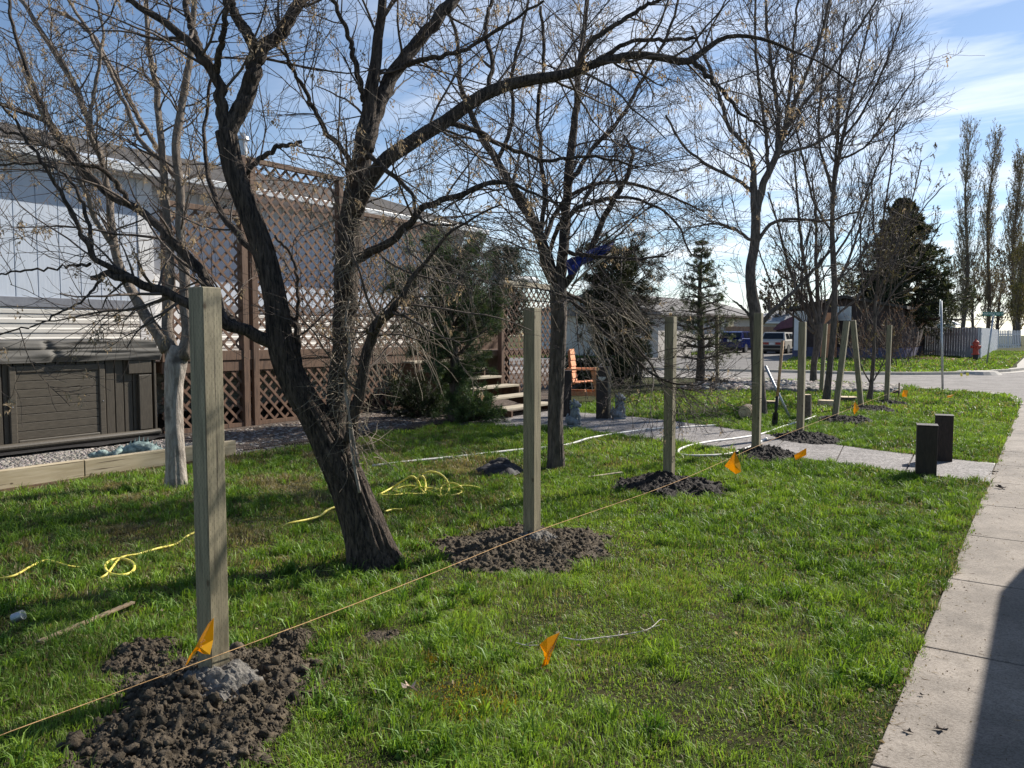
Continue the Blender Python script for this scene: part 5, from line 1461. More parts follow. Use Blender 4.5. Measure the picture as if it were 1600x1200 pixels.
# pale forked tree at the left
d = 7.8
L = [[(262, 548, d, 24), (246, 520, d, 21), (228, 496, d, 19), (212, 468, d, 17), (198, 442, d + .05, 16), (186, 412, d + .1, 15), (178, 380, d + .1, 14), (174, 340, d + .15, 13), (170, 300, d + .2, 13), (165, 280, d + .2, 11), (158, 250, d + .2, 11), (136, 180, d + .3, 10), (115, 130, d + .3, 10), (85, 80, d + .4, 9), (55, 35, d + .4, 8), (25, -10, d + .5, 7)],
     [(270, 560, d, 26), (262, 520, d + .05, 19), (264, 470, d + .1, 18), (266, 420, d + .1, 16), (263, 360, d + .15, 14), (257, 290, d + .2, 13), (252, 220, d + .2, 12), (246, 160, d + .3, 11), (236, 90, d + .3, 9), (228, 20, d + .4, 8), (225, -20, d + .4, 7)],
     [(284, 560, d, 26), (292, 525, d, 21), (290, 480, d + .05, 19), (286, 420, d + .1, 18), (283, 360, d + .15, 16), (281, 290, d + .2, 15), (276, 240, d + .2, 14), (282, 170, d + .25, 13), (295, 110, d + .3, 12), (300, 50, d + .3, 10), (305, -20, d + .3, 9)],
     [(178, 385, d + .1, 10), (150, 345, d, 9), (130, 290, d - .1, 8), (100, 240, d - .1, 6), (60, 170, d - .2, 5), (30, 90, d - .3, 4)],
     [(254, 250, d + .2, 9), (220, 220, d + .3, 8), (190, 150, d + .4, 7), (150, 70, d + .5, 6), (100, -10, d + .6, 5)],
     [(158, 250, d + .2, 8), (140, 200, d, 7), (150, 130, d, 6), (160, 60, d, 5), (150, -10, d, 4)],
     [(281, 290, d + .2, 9), (250, 240, d + .4, 8), (215, 180, d + .5, 8), (180, 120, d + .6, 7), (140, 50, d + .6, 6), (75, 10, d + .7, 4)]]
bare_tree('forked_tree', 'pale-barked tree forking above the timber edging, in front of the hot tub', 'tree', G(276, 760), [(276, 766, d, 36), (274, 720, d, 33), (273, 680, d, 31), (272, 640, d, 30), (272, 600, d, 31), (275, 565, d, 36), (278, 540, d, 24)], L,
  [lv(4.6, (0.5, 1.4), 9, (30, 70), 0.13, (0, 0, 0.35), 0.38, (0.25, 1), 0.0038, 5, maxr=0.011),
   lv(5.4, (0.3, 0.8), 8, (25, 65), 0.12, (0, 0, 0.4), 0.5, (0.1, 1), 0.003, 4),
   lv(5.5, (0.12, 0.42), 6, (25, 60), 0.12, (0, 0, 0.3), 0.55, (0.1, 1), 0.0019, 3)],
  M_bark1, M_bark1b, M_twig, 31, sides=40, rough=0.10, flare=0.18, seeds=7000, trunk_dense=4, seed_from=1)

# straight dark trunk behind the second post
d = 8.9
L = [[(866, 440, d, 22), (852, 392, d, 19), (836, 352, d, 18), (815, 318, d, 17), (795, 285, d, 15), (775, 250, d, 14), (752, 212, d, 12), (735, 175, d, 10), (720, 130, d, 8), (715, 70, d, 7), (700, 10, d, 5)],
     [(872, 440, d, 22), (880, 395, d, 18), (884, 340, d + .1, 16), (888, 285, d + .1, 15), (893, 230, d + .2, 14), (900, 170, d + .2, 12), (905, 110, d + .3, 10), (912, 50, d + .3, 8), (920, -20, d + .3, 7)],
     [(878, 450, d, 14), (900, 420, d, 12), (925, 385, d, 11), (942, 345, d, 10), (962, 305, d, 10), (980, 275, d, 8), (988, 240, d, 6), (975, 210, d, 4)],
     [(868, 445, d, 14), (850, 415, d - .3, 11), (843, 380, d - .4, 10), (830, 330, d - .5, 9), (800, 290, d - .6, 8), (770, 285, d - .7, 7), (735, 300, d - .8, 5), (690, 330, d - .9, 3)],
     [(848, 385, d, 9), (870, 330, d + .2, 8), (900, 300, d + .2, 7), (960, 285, d + .2, 6), (1030, 300, d + .2, 5), (1100, 330, d + .3, 3)],
     [(855, 400, d, 8), (880, 345, d - .4, 8), (930, 315, d - .5, 7), (990, 310, d - .5, 5), (1050, 340, d - .6, 4), (1080, 400, d - .6, 3)],
     [(880, 395, d, 8), (930, 400, d - .5, 6), (990, 405, d - .6, 5), (1040, 400, d - .6, 3)],
     [(872, 455, d, 8), (905, 480, d - .8, 7), (945, 520, d - 1, 6), (990, 560, d - 1.1, 5), (1030, 590, d - 1.2, 4), (1080, 602, d - 1.2, 3), (1120, 590, d - 1.2, 2)],
     [(868, 450, d, 8), (910, 470, d + .3, 7), (960, 505, d + .4, 5), (1010, 560, d + .3, 4), (1040, 600, d + .2, 3), (1100, 612, d + .2, 2)],
     [(845, 365, d, 9), (850, 310, d, 8), (845, 240, d, 8), (840, 170, d + .1, 7), (850, 90, d + .1, 6), (845, 10, d + .2, 5)],
     [(888, 290, d, 9), (920, 240, d, 8), (965, 190, d, 7), (1000, 130, d, 6), (1040, 60, d, 5), (1060, 0, d, 4)],
     [(775, 255, d, 8), (800, 190, d, 7), (800, 120, d, 6), (815, 50, d, 5), (830, -20, d, 4)]]
bare_tree('straight_tree', 'dark straight-trunked tree standing just right of the second post', 'tree', G(868, 732), [(868, 738, d, 32), (868, 700, d, 28), (868, 650, d, 27), (869, 600, d, 27), (871, 550, d, 28), (873, 500, d, 28), (872, 460, d, 29), (872, 430, d, 26)], L,
  [lv(6.4, (0.6, 1.7), 9, (30, 70), 0.12, (0.1, -0.1, 0.05), 0.38, (0.1, 1), 0.0040, 5, maxr=0.012),
   lv(6.6, (0.35, 0.95), 8, (25, 65), 0.12, (0, 0, 0.1), 0.5, (0.1, 1), 0.0030, 4),
   lv(8.5, (0.15, 0.5), 6, (25, 60), 0.12, (0, 0, 0.2), 0.55, (0.1, 1), 0.0020, 3)],
  M_bark3, M_bark2, M_twigd, 41, sides=60, rough=0.14, flare=0.1, seeds=2500, trunk_dense=4)
# drooping dry sprays towards the viewer
def sprays(n, x, y, dd, seed, D0, Lr, name, parent):
    r = np.random.default_rng(seed); P = []
    for k in range(n):
        a = PD(r.uniform(*x), r.uniform(*y), dd + r.normal() * 0.3)
        D = unit(np.array(D0) + r.normal(size=3) * 0.45); L_ = r.uniform(*Lr); pts = [a]
        for j in range(8):
            D = unit(D + r.normal(size=3) * 0.10 + np.array([0, 0, -0.10])); pts.append(pts[-1] + D * L_ / 8)
        P.append(pts)
    P = np.array(P); Q = np.repeat(np.linspace(0.0042, 0.0018, 9)[None], n, 0)
    V, F = tubes(P, Q, 4); s = mesh_np(name, V, [F], M_twig1, parent, smooth=True); s['kind'] = 'stuff'
stt = bpy.data.objects['straight_tree']
rv = np.array([CY, SY, 0])
sprays(200, (620, 860), (330, 440), 8.2, 8, rv * 0.8 + np.array([0, 0, -0.45]), (0.25, 0.8), 'drooping_sprays', stt)
sprays(80, (880, 990), (440, 540), 8.0, 9, rv * 0.7 + np.array([0, 0, -0.5]), (0.2, 0.8), 'drooping_sprays', stt)
sprays(160, (560, 680), (380, 560), 6.6, 10, rv * 0.4 + np.array([0, 0, -0.6]), (0.15, 0.55), 'drooping_sprays', lt)

WSC[0] = 0.76
# right-hand trees: the forked one behind the fourth post
d = 14.7
L = [[(1180, 330, d, 18), (1178, 300, d, 16), (1176, 250, d, 10), (1160, 222, d, 9), (1140, 200, d, 8), (1128, 165, d, 7), (1110, 110, d, 6), (1080, 40, d, 4)],
     [(1182, 330, d, 18), (1192, 290, d, 15), (1205, 262, d, 14), (1218, 230, d, 13), (1226, 200, d, 11), (1240, 165, d, 9), (1262, 110, d, 7), (1285, 50, d, 6), (1300, -20, d, 5)],
     [(1215, 235, d, 10), (1216, 180, d, 9), (1208, 120, d, 8), (1200, 60, d, 6), (1195, -10, d, 5)],
     [(1222, 212, d, 8), (1250, 170, d, 7), (1290, 120, d, 6), (1330, 60, d, 5), (1370, 0, d, 4)],
     [(1200, 270, d, 8), (1196, 200, d, 7), (1185, 120, d, 6), (1180, 40, d, 5), (1182, -20, d, 4)],
     [(1182, 380, d, 8), (1205, 350, d, 7), (1240, 342, d, 6), (1290, 345, d, 5), (1340, 330, d, 4)],
     [(1176, 300, d, 8), (1150, 280, d, 7), (1110, 260, d, 6), (1070, 230, d, 5), (1040, 180, d, 4)],
     [(1190, 505, d, 10), (1205, 490, d, 9), (1230, 465, d, 8), (1260, 435, d, 6), (1290, 400, d, 5), (1310, 370, d, 4)],
     [(1176, 500, d, 6), (1160, 480, d, 4), (1145, 470, d, 3)], [(1226, 200, d, 7), (1235, 130, d, 6), (1240, 60, d, 5), (1250, -20, d, 4)],
     [(1180, 380, d, 7), (1150, 360, d, 6), (1120, 350, d, 5), (1080, 355, d, 3)], [(1215, 240, d, 7), (1260, 230, d, 6), (1310, 200, d, 5), (1350, 150, d, 4), (1380, 90, d, 3)]]
LVR = lambda rm: [lv(6.0, (0.7, 2.0), 9, (25, 60), 0.09, (0, 0, 0.55), 0.42, (0.15, 1), rm * 1.5, 5, maxr=0.016),
   lv(5.0, (0.5, 1.4), 8, (18, 50), 0.09, (0, 0, 0.55), 0.5, (0.1, 1), rm * 1.15, 4),
   lv(4.0, (0.25, 0.75), 6, (20, 50), 0.10, (0, 0, 0.4), 0.55, (0.1, 1), rm * 0.85, 3)]
bare_tree('yard_tree', 'tall bare tree with slightly bent trunk rising behind the fourth post', 'tree', G(1186, 646), [(1186, 650, d, 32), (1185, 615, d, 27), (1184, 570, d, 25), (1182, 530, d, 24), (1180, 490, d, 24), (1174, 450, d, 20), (1173, 420, d, 19), (1179, 385, d, 19), (1181, 350, d, 19), (1181, 325, d, 19)], L, LVR(0.0042), M_bark3, M_bark3, M_twigd, 51, sides=24, rough=0.1, seeds=3000, trunk_dense=3, seedlen=(0.03, 0.06))
d = 17.4
WSC[0] = 0.64
L = [[(1301, 330, d, 10), (1303, 290, d, 10), (1312, 240, d, 9), (1322, 190, d, 8), (1330, 150, d, 6), (1345, 90, d, 5), (1362, 20, d, 4)],
     [(1300, 300, d, 9), (1290, 260, d, 7), (1280, 225, d, 6), (1280, 180, d, 6), (1285, 120, d, 5), (1290, 50, d, 4), (1300, -10, d, 3)],
     [(1318, 215, d, 6), (1345, 180, d, 5), (1370, 130, d, 5), (1395, 70, d, 4), (1410, 20, d, 3)],
     [(1305, 400, d, 6), (1330, 360, d, 5), (1355, 300, d, 5), (1380, 240, d, 4), (1410, 190, d, 3)],
     [(1298, 360, d, 6), (1270, 310, d, 5), (1255, 250, d, 5), (1240, 190, d, 4), (1215, 120, d, 3)],
     [(1303, 440, d, 6), (1330, 420, d, 5), (1360, 380, d, 4), (1400, 330, d, 3)], [(1300, 300, d, 7), (1310, 200, d, 6), (1312, 110, d, 5), (1322, 20, d, 4)],
     [(1310, 250, d, 6), (1350, 230, d, 5), (1390, 180, d, 4), (1430, 120, d, 3)]]
bare_tree('yard_tree', 'slim bare tree between the two opposite leaning posts and the fifth post', 'tree', G(1291, 630), [(1290, 632, d, 19), (1295, 590, d, 15), (1300, 540, d, 14), (1303, 500, d, 14), (1304, 450, d, 13), (1302, 400, d, 13), (1300, 360, d, 11), (1301, 320, d, 10)], L, LVR(0.0047), M_bark3, M_bark3, M_twigd, 52, sides=20, rough=0.1, seeds=0, trunk_dense=3)
d = 24.0
L = [[(1276, 520, d, 12), (1262, 490, d, 9), (1245, 450, d, 7), (1228, 400, d, 6), (1215, 350, d, 5), (1200, 300, d, 4)],
     [(1278, 510, d, 12), (1268, 470, d, 9), (1258, 420, d, 8), (1250, 360, d, 7), (1245, 300, d, 5), (1240, 240, d, 4)],
     [(1280, 510, d, 12), (1278, 460, d, 10), (1275, 400, d, 8), (1275, 340, d, 6), (1268, 270, d, 4)],
     [(1282, 515, d, 12), (1292, 480, d, 8), (1310, 440, d, 7), (1328, 400, d, 6), (1345, 350, d, 5), (1360, 300, d, 3)],
     [(1272, 520, d, 9), (1250, 500, d, 6), (1225, 480, d, 5), (1200, 430, d, 4), (1185, 390, d, 3)],
     [(1283, 515, d, 9), (1310, 490, d, 6), (1345, 460, d, 5), (1370, 420, d, 4), (1390, 370, d, 3)]]
bare_tree('yard_tree', 'many-stemmed bare tree fanning out low behind the river stones', 'tree', G(1271, 598), [(1271, 600, d, 18), (1271, 580, d, 15), (1273, 560, d, 15), (1277, 540, d, 17), (1279, 520, d, 20), (1279, 505, d, 18)], L, [lv(4.5, (1.0, 2.6), 9, (20, 50), 0.09, (0, 0, 0.7), 0.45, (0.05, 1), 0.010, 4), lv(3.2, (0.6, 1.6), 8, (20, 50), 0.09, (0, 0, 0.6), 0.5, (0.1, 1), 0.007, 3), lv(2.4, (0.3, 0.8), 5, (20, 50), 0.1, (0, 0, 0.4), 0.5, (0.1, 1), 0.0055, 3)], M_bark3, M_bark3, M_twigd, 53, sides=18, rough=0.1, trunk_dense=2, buds=6000, budsize=(0.03, 0.06))
d = 17.9
L = [[(1366, 520, d, 6), (1370, 450, d, 5), (1376, 380, d, 5), (1385, 310, d, 4), (1395, 240, d, 4), (1400, 180, d, 3)], [(1366, 500, d, 5), (1385, 440, d, 4), (1410, 380, d, 4), (1440, 330, d, 3), (1475, 290, d, 3)],
     [(1366, 540, d, 5), (1350, 470, d, 4), (1345, 400, d, 4), (1345, 330, d, 3)], [(1370, 460, d, 4), (1395, 400, d, 4), (1420, 330, d, 3), (1440, 250, d, 3)], [(1372, 420, d, 4), (1365, 350, d, 4), (1362, 280, d, 3)],
     [(1360, 600, d, 4), (1345, 570, d, 3), (1335, 540, d, 3)], [(1362, 600, d, 4), (1378, 570, d, 3), (1392, 530, d, 3)], [(1366, 500, d, 4), (1400, 450, d, 4), (1440, 400, d, 3), (1470, 350, d, 3)]]
bare_tree('budding_tree', 'slender budding sapling with one thin straight stem left of the last post', 'tree', G(1360, 626), [(1358, 627, d, 15), (1361, 605, d, 10), (1364, 570, d, 9), (1366, 530, d, 7), (1367, 490, d, 7), (1368, 460, d, 6)], L, [lv(5.5, (0.5, 1.3), 8, (20, 50), 0.08, (0, 0, 0.8), 0.45, (0.1, 1), 0.006, 4), lv(4.2, (0.3, 0.9), 6, (20, 50), 0.09, (0, 0, 0.6), 0.5, (0.1, 1), 0.0045, 3), lv(2.0, (0.15, 0.4), 5, (20, 50), 0.1, (0, 0, 0.4), 0.5, (0.1, 1), 0.0035, 3)], M_bark3, M_bark3, M_twig, 54, sides=14, rough=0.08, trunk_dense=2, buds=9000, budsize=(0.015, 0.035), budcol=((0.10, 0.075, 0.045), (0.26, 0.22, 0.14)), limb_thr=1)

# ------------------------------------------------------------------ conifers
def needles(name, parent, P, K, r, ln, wd, cols, mat, spread=0.7, u0=0.15):
    c, t_ = pick(r, P, K, u0, 1.0); D = t_ * 0.7 + r.normal(size=(K, 3)) * spread
    t = r.random((K, 1)) ** 1.5; col = np.array(cols[0]) * (1 - t) + np.array(cols[1]) * t
    # clumped light and dark growth
    g = fbm(c, 2.2, 3, 7)[:, None]; col = col * (0.55 + 0.9 * g)
    L_ = ln[0] + (ln[1] - ln[0]) * r.random(K)
    V, F, C = quads_at(r, c, D, L_, wd * (0.6 + 0.8 * r.random(K)), col)
    return mesh_np(name, V, [F], mat, parent, colors=C)
def conifer(name, label, px, py, top, halfw, d, seed, kind='spruce', K=40000, ln=(0.05, 0.1), wd=0.004, cols=((0.012, 0.022, 0.012), (0.05, 0.075, 0.03)), whorls=16, z0f=0.12, z_base=None, droop=-0.25, sparse=1.0, group='evergreens', tw=14, zlow=0.0, pexp=0.85):
    r = np.random.default_rng(seed)
    q = PD(px, py, d); base = np.array([q[0], q[1], 0.0])
    H = PD(px, top, d)[2]; RW = halfw * d / FPX
    o = thing(name, label, 'tree', base, 0, group)
    zs = np.linspace(0, H, 14); P = np.stack([base[0] + 0.03 * np.sin(zs * 1.7), base[1] + 0.03 * np.cos(zs * 1.3), zs], 1)
    wt = halfw * 0.10 * d / FPX
    trunk_mesh('trunk', P, np.linspace(wt, 0.008, 14), M_bark3, o, sides=12, rough=0.1, dense=1)
    BP = []; BR = []
    for w in range(whorls):
        f = z0f + (1 - z0f) * (w / whorls) ** 0.9 + r.uniform(-.01, .01)
        z = H * f; prof = (1 - f) ** pexp
        if kind == 'pine': prof = math.sin(math.pi * min(1, max(0.02, (1.06 - f) / 1.06)) ** 0.75) ** 0.7
        L_ = RW * prof * 1.0 / (1 - z0f) ** (0.85 if kind != 'pine' else 0)
        nb = int(6 if kind != 'pine' else 5)
        ph = r.random() * 6.28
        for k in range(nb):
            a = ph + k * 6.283 / nb + r.normal() * 0.2; Lk = L_ * r.uniform(0.72, 1.12)
            D = np.array([math.cos(a), math.sin(a), (0.35 if kind != 'pine' else 0.55) * (0.3 + f)])
            pts = [np.array([base[0], base[1], z])]
            for j in range(9):
                D = unit(D + np.array([0, 0, droop * (0.5 - j / 9) * 0.55]) + r.normal(size=3) * 0.04); pts.append(pts[-1] + D * Lk / 9)
            BP.append(pts); BR.append(np.linspace(max(0.012, wt * 0.3) * (0.4 + 0.6 * prof), 0.004, 10))
    BP, BR = np.array(BP), np.array(BR)
    P2, R2 = spawn(r, BP, BR, tw * sparse, 0.12, 0.98, (35, 60), (0.25, 0.5), 6, 0.06, (0, 0, 0.1), 0.5, 0.003, 0.4, rel=True)
    P3, R3 = spawn(r, P2, R2, 5 * sparse, 0.1, 0.95, (30, 55), (0.35, 0.6), 4, 0.06, (0, 0, 0.1), 0.5, 0.0025, 0.4, rel=True)
    V1, F1 = tubes(BP, BR, 5); V2, F2 = tubes(P2, R2, 3); V3, F3 = tubes(P3, R3, 3)
    mesh_np('branches', np.vstack([V1, V2, V3]), [F1, F2 + len(V1), F3 + len(V1) + len(V2)], M_twigd, o, smooth=True)
    allP = np.concatenate([P3, P2[:, ::2][:, :3] if False else P3[: len(P3) // 3]])
    V = needles('foliage', o, P3, int(K * 0.62), r, ln, wd, cols, M_leaf, 0.55, 0.0)
    V = needles('foliage', o, P2, int(K * 0.38), r, ln, wd, cols, M_leaf, 0.55, 0.1)
    return o
conifer('pine_tree', 'dense dark green pine in front of the deck, left of the stairs', 708, 655, 400, 108, 13.3, 61, 'pine', 72000, (0.06, 0.12), 0.0032, ((0.035, 0.065, 0.032), (0.16, 0.22, 0.10)), whorls=12, z0f=0.24, droop=0.3, tw=10)
conifer('pine_tree', 'tall dark pine behind the orange armchair', 965, 575, 398, 80, 23, 62, 'pine', 60000, (0.09, 0.17), 0.006, ((0.016, 0.024, 0.010), (0.075, 0.085, 0.032)), whorls=13, z0f=0.22, droop=0.3, tw=10)
conifer('pine_tree', 'blurred pine top showing behind the deck, above the stairs', 790, 600, 392, 46, 19, 66, 'pine', 18000, (0.09, 0.16), 0.005, ((0.016, 0.03, 0.014), (0.07, 0.09, 0.04)), whorls=9, z0f=0.4, droop=0.3)
conifer('spruce_tree', 'small sparse young spruce between the third post and the lone post', 1093, 600, 370, 76, 24, 63, 'spruce', 24000, (0.05, 0.09), 0.006, ((0.035, 0.055, 0.022), (0.15, 0.18, 0.07)), whorls=15, z0f=0.16, droop=-0.1, sparse=0.62)
conifer('spruce_tree', 'large dark drooping spruce in front of the grey fence', 1404, 560, 308, 128, 47, 64, 'spruce', 100000, (0.14, 0.26), 0.022, ((0.020, 0.028, 0.014), (0.085, 0.098, 0.046)), whorls=18, z0f=0.22, droop=-0.3, tw=13, pexp=0.95)
conifer('dwarf_pine', 'little dwarf pine in the bed left of the third post', 993, 602, 540, 33, 24, 65, 'pine', 9000, (0.05, 0.09), 0.005, ((0.02, 0.035, 0.014), (0.08, 0.10, 0.04)), whorls=6, z0f=0.45, droop=0.2)
def shrub(name, label, pts, d, seed, K=9000, h=0.5, cols=((0.015, 0.028, 0.014), (0.055, 0.08, 0.03)), ln=(0.05, 0.10), wd=0.004, spread=0.5):
    r = np.random.default_rng(seed)
    b = G(*pts[0]); o = thing(name, label, 'shrub', (b[0], b[1], 0), 0, 'low evergreen shrubs')
    BP = []
    for k in range(46):
        a = r.random() * 6.28; el = r.uniform(0.15, 1.3)
        D = np.array([math.cos(a) * math.cos(el), math.sin(a) * math.cos(el), math.sin(el)]); L_ = r.uniform(0.6, 1.0) * (spread * math.cos(el) + h * math.sin(el))
        p = [np.array([b[0], b[1], 0.04])]
        for j in range(7):
            D = unit(D + r.normal(size=3) * 0.12); p.append(p[-1] + D * L_ / 7)
        BP.append(p)
    BP = np.array(BP); BR = np.repeat(np.linspace(0.010, 0.003, 8)[None], len(BP), 0)
    P2, R2 = spawn(r, BP, BR, 10, 0.2, 1.0, (25, 55), (0.2, 0.45), 5, 0.08, (0, 0, 0.2), 0.5, 0.0025, 0.4, rel=True)
    V1, F1 = tubes(BP, BR, 4); V2, F2 = tubes(P2, R2, 3)
    mesh_np('stems', np.vstack([V1, V2]), [F1, F2 + len(V1)], M_twigd, o, smooth=True)
    needles('foliage', o, P2, K, r, ln, wd, cols, M_leaf, 0.5, 0.0)
shrub('juniper_shrub', 'bushy green juniper at the foot of the pine, left of the stairs', [(735, 662)], 13, 71, 16000, 0.55, spread=0.55, cols=((0.04, 0.075, 0.03), (0.15, 0.22, 0.08)))
shrub('juniper_shrub', 'dark low juniper against the lattice skirt left of the pine', [(655, 655)], 13, 72, 14000, 0.65, spread=0.7)
shrub('juniper_shrub', 'dark juniper behind the orange armchair', [(915, 606)], 20, 73, 9000, 0.8, spread=0.9, ln=(0.08, 0.14), wd=0.007)
shrub('juniper_shrub', 'low juniper behind the half-moon light bollard', [(965, 604)], 22, 74, 9000, 0.6, spread=1.1, ln=(0.08, 0.14), wd=0.007)

# ------------------------------------------------------------------ far poplars and bare background trees
def far_tree(name, label, px, d, top, hw, seed, K=1.0, poplar=True, col=((0.12, 0.10, 0.06), (0.30, 0.26, 0.16)), group='tall columnar poplars on the skyline'):
    r = np.random.default_rng(seed); q = PD(px, 560, d); H = PD(px, top, d)[2]; W = hw * d / FPX
    o = thing(name, label, 'tree', (q[0], q[1], 0), 0, group)
    zs = np.linspace(0, H, 12); P = np.stack([q[0] + 0.25 * np.sin(zs * .3 + seed), q[1] + 0 * zs, zs], 1)
    trunk_mesh('trunk', P, np.linspace(0.24, 0.04, 12), M_bark3, o, sides=8, rough=0.1, dense=1)
    if poplar:
        L1, R1 = spawn(r, P[None], np.linspace(0.32, 0.04, 12)[None], 5.0 * K, 0.06, 0.97, (14, 30), (W * 2.6, W * 4.2), 8, 0.05, (0, 0, 1.3), 0.12, 0.028, 0.3, maxr=.04)
        L2, R2 = spawn(r, L1, R1, 2.0, 0.1, 1, (15, 35), (0.8, 2.2), 6, 0.08, (0, 0, 0.9), 0.5, 0.016, 0.4)
        L3, R3 = spawn(r, L2, R2, 1.6, 0.1, 1, (20, 45), (0.4, 1.1), 4, 0.1, (0, 0, 0.6), 0.5, 0.015, 0.5)
    else:
        L1, R1 = spawn(r, P[None], np.linspace(0.32, 0.04, 12)[None], 1.6 * K, 0.15, 0.98, (30, 60), (W * 1.3, W * 2.0), 8, 0.08, (0, 0, 0.8), 0.2, 0.03, 0.3)
        L2, R2 = spawn(r, L1, R1, 1.4, 0.1, 1, (25, 50), (1.0, 2.6), 6, 0.1, (0, 0, 0.5), 0.5, 0.022, 0.4)
        L3, R3 = spawn(r, L2, R2, 1.3, 0.1, 1, (25, 50), (0.5, 1.3), 4, 0.1, (0, 0, 0.4), 0.5, 0.018, 0.5)
    Vs, Fs, off = [], [], 0
    for p, q_, s in ((L1, R1, 4), (L2, R2, 3), (L3, R3, 3)):
        if len(p) == 0: continue
        V, F = tubes(p, q_, s); Vs.append(V); Fs.append(F + off); off += len(V)
    mesh_np('crown', np.vstack(Vs), [np.vstack(Fs)], M_twig if not poplar else M_twig1, o, smooth=True)
    K2 = int(4500 * K) if poplar else int(2500 * K)
    c, t_ = pick(r, L3, K2, 0.1, 1); D = t_ + r.normal(size=(K2, 3)) * .8; t = r.random((K2, 1))
    colr = np.array(col[0]) * (1 - t) + np.array(col[1]) * t; ln = r.uniform(0.08, 0.2, K2)
    V, F, C = quads_at(r, c, D, ln, ln * 0.35, colr)
    s = mesh_np('young_leaves', V, [F], M_leaf, o, colors=C); s['kind'] = 'stuff'
far_tree('poplar_tree', 'leftmost of the tall poplars, wide at its base', 1503, 92, 214, 24, 81)
far_tree('poplar_tree', 'second tall poplar from the left, narrow and straight', 1539, 95, 216, 18, 82)
far_tree('poplar_tree', 'third poplar from the left, shorter and denser', 1580, 92, 258, 22, 83, 1.3)
far_tree('poplar_tree', 'dense poplar cut by the right edge of the view', 1606, 88, 272, 20, 84, 1.6, col=((0.08, 0.07, 0.03), (0.22, 0.18, 0.07)))
far_tree('poplar_tree', 'young golden-leaved poplar low at the right edge', 1592, 84, 400, 14, 85, 1.5, col=((0.16, 0.13, 0.04), (0.34, 0.29, 0.09)))
for i, (px, d, top, hw, label) in enumerate(((1480, 105, 430, 20, 'hazy bare tree left of the leftmost poplar'), (1520, 110, 440, 22, 'hazy bare tree between the first two poplars'), (1560, 108, 425, 22, 'hazy bare tree between the second and third poplar'),
      (1445, 100, 455, 18, 'low bare tree over the white-gabled shed'), (1225, 88, 440, 22, 'pale bare tree above the far light-grey roof'), (1198, 95, 458, 14, 'small bare tree left of the far light-grey roof'))):
    far_tree('bare_tree', label, px, d, top - 14, hw * 1.3, 90 + i, 2.6, False, group='bare trees in the distance', col=((0.08, 0.06, 0.05), (0.16, 0.13, 0.10)))
# bare reddish shrub before the dark trailer
q = G(1374, 575)
r = np.random.default_rng(99)
o = thing('bare_shrub', 'tangled reddish bare shrub in front of the big spruce', 'shrub', (q[0], q[1], 0))
P = []
for k in range(50):
    a = r.random() * 6.28; D = unit(np.array([math.cos(a) * .4, math.sin(a) * .4, 1.0])); p = [np.array([q[0] + r.normal() * .7, q[1] + r.normal() * .4, 0])]
    L_ = r.uniform(1.2, 3.2)
    for j in range(7): D = unit(D + r.normal(size=3) * .12); p.append(p[-1] + D * L_ / 7)
    P.append(p)
P = np.array(P); Q = np.repeat(np.linspace(0.014, 0.005, 8)[None], 50, 0)
P2, Q2 = spawn(r, P, Q, 3.5, 0.2, 1, (20, 55), (0.4, 1.1), 6, 0.1, (0, 0, .4), 0.5, 0.007)
V1, F1 = tubes(P, Q, 4); V2, F2 = tubes(P2, Q2, 3); mesh_np('stems', np.vstack([V1, V2]), [F1, F2 + len(V1)], M_twig, o, smooth=True)
c, t_ = pick(r, P2, 5000, .1, 1); col = np.repeat(np.array([[0.20, 0.11, 0.08]]), 5000, 0) * r.uniform(.5, 1.4, (5000, 1))
V, F, C = quads_at(r, c, t_ + r.normal(size=(5000, 3)), r.uniform(.02, .05, 5000), np.full(5000, .012), col); s = mesh_np('leaf_buds', V, [F], M_leaf, o, colors=C); s['kind'] = 'stuff'
# ------------------------------------------------------------------ neighbouring houses
def hsiding(b, x, y0, y1, z0, z1, axis, step=0.13, out=0.02):
    z = z0
    while z < z1 - .02:
        t = min(z1, z + step)
        if axis == 'X': b.extr([(x, y0, z), (x + out, y0, z), (x + out * .2, y0, t - .004), (x, y0, t - .004)], (0, y1 - y0, 0))
        else: b.extr([(y0, x, z), (y0, x - out, z), (y0, x - out * .2, t - .004), (y0, x, t - .004)], (y1 - y0, 0, 0))
        z += step
# grey and cream house
c0 = G(1024, 556); hx, hy = c0[0], c0[1]
yf = PX(1192, 500, hx)[1]; wx = 9.0
o = thing('neighbour_house', 'long low grey and cream house with grey roof behind the third post', 'house', (hx - 4, hy + 5, 0))
b = MB(); b.box(hx - wx, hx, hy, yf, 0, 3.0); hsiding(b, hx, hy + .15, yf, 0.95, 3.0, 'X', .16, .03); b.build('wall', M_hcream, o)
b = MB(); hsiding(b, hy, hx - wx, hx - .15, 0.95, 3.0, 'Y', .16, .03); b.build('front_siding', M_hgrey, o)
b = MB(); y = hy + 0.1
while y < yf: b.box(hx, hx + 0.04, y, y + .22, 0.02, 0.93, bev=.01); y += .25
x = hx - wx
while x < hx: b.box(x, x + .22, hy - .04, hy - .001, 0.02, 0.93, bev=.01); x += .25
b.build('skirting', M_white, o)
MB().box(hx - .12, hx + .05, hy - .055, hy + .12, 0.02, 3.0, bev=.01).build('corner_board', M_white, o)
zr_ = 4.35
b = MB(); b.extr([(hx + .5, hy - .5, 2.85), (hx - wx / 2, hy - .5, zr_), (hx - wx - .5, hy - .5, 2.85), (hx - wx - .5, hy - .5, 2.7), (hx - wx / 2, hy - .5, zr_ - .2), (hx + .5, hy - .5, 2.7)], (0, yf - hy + 1, 0)); rf = b.build('roof', M_roofg, o)
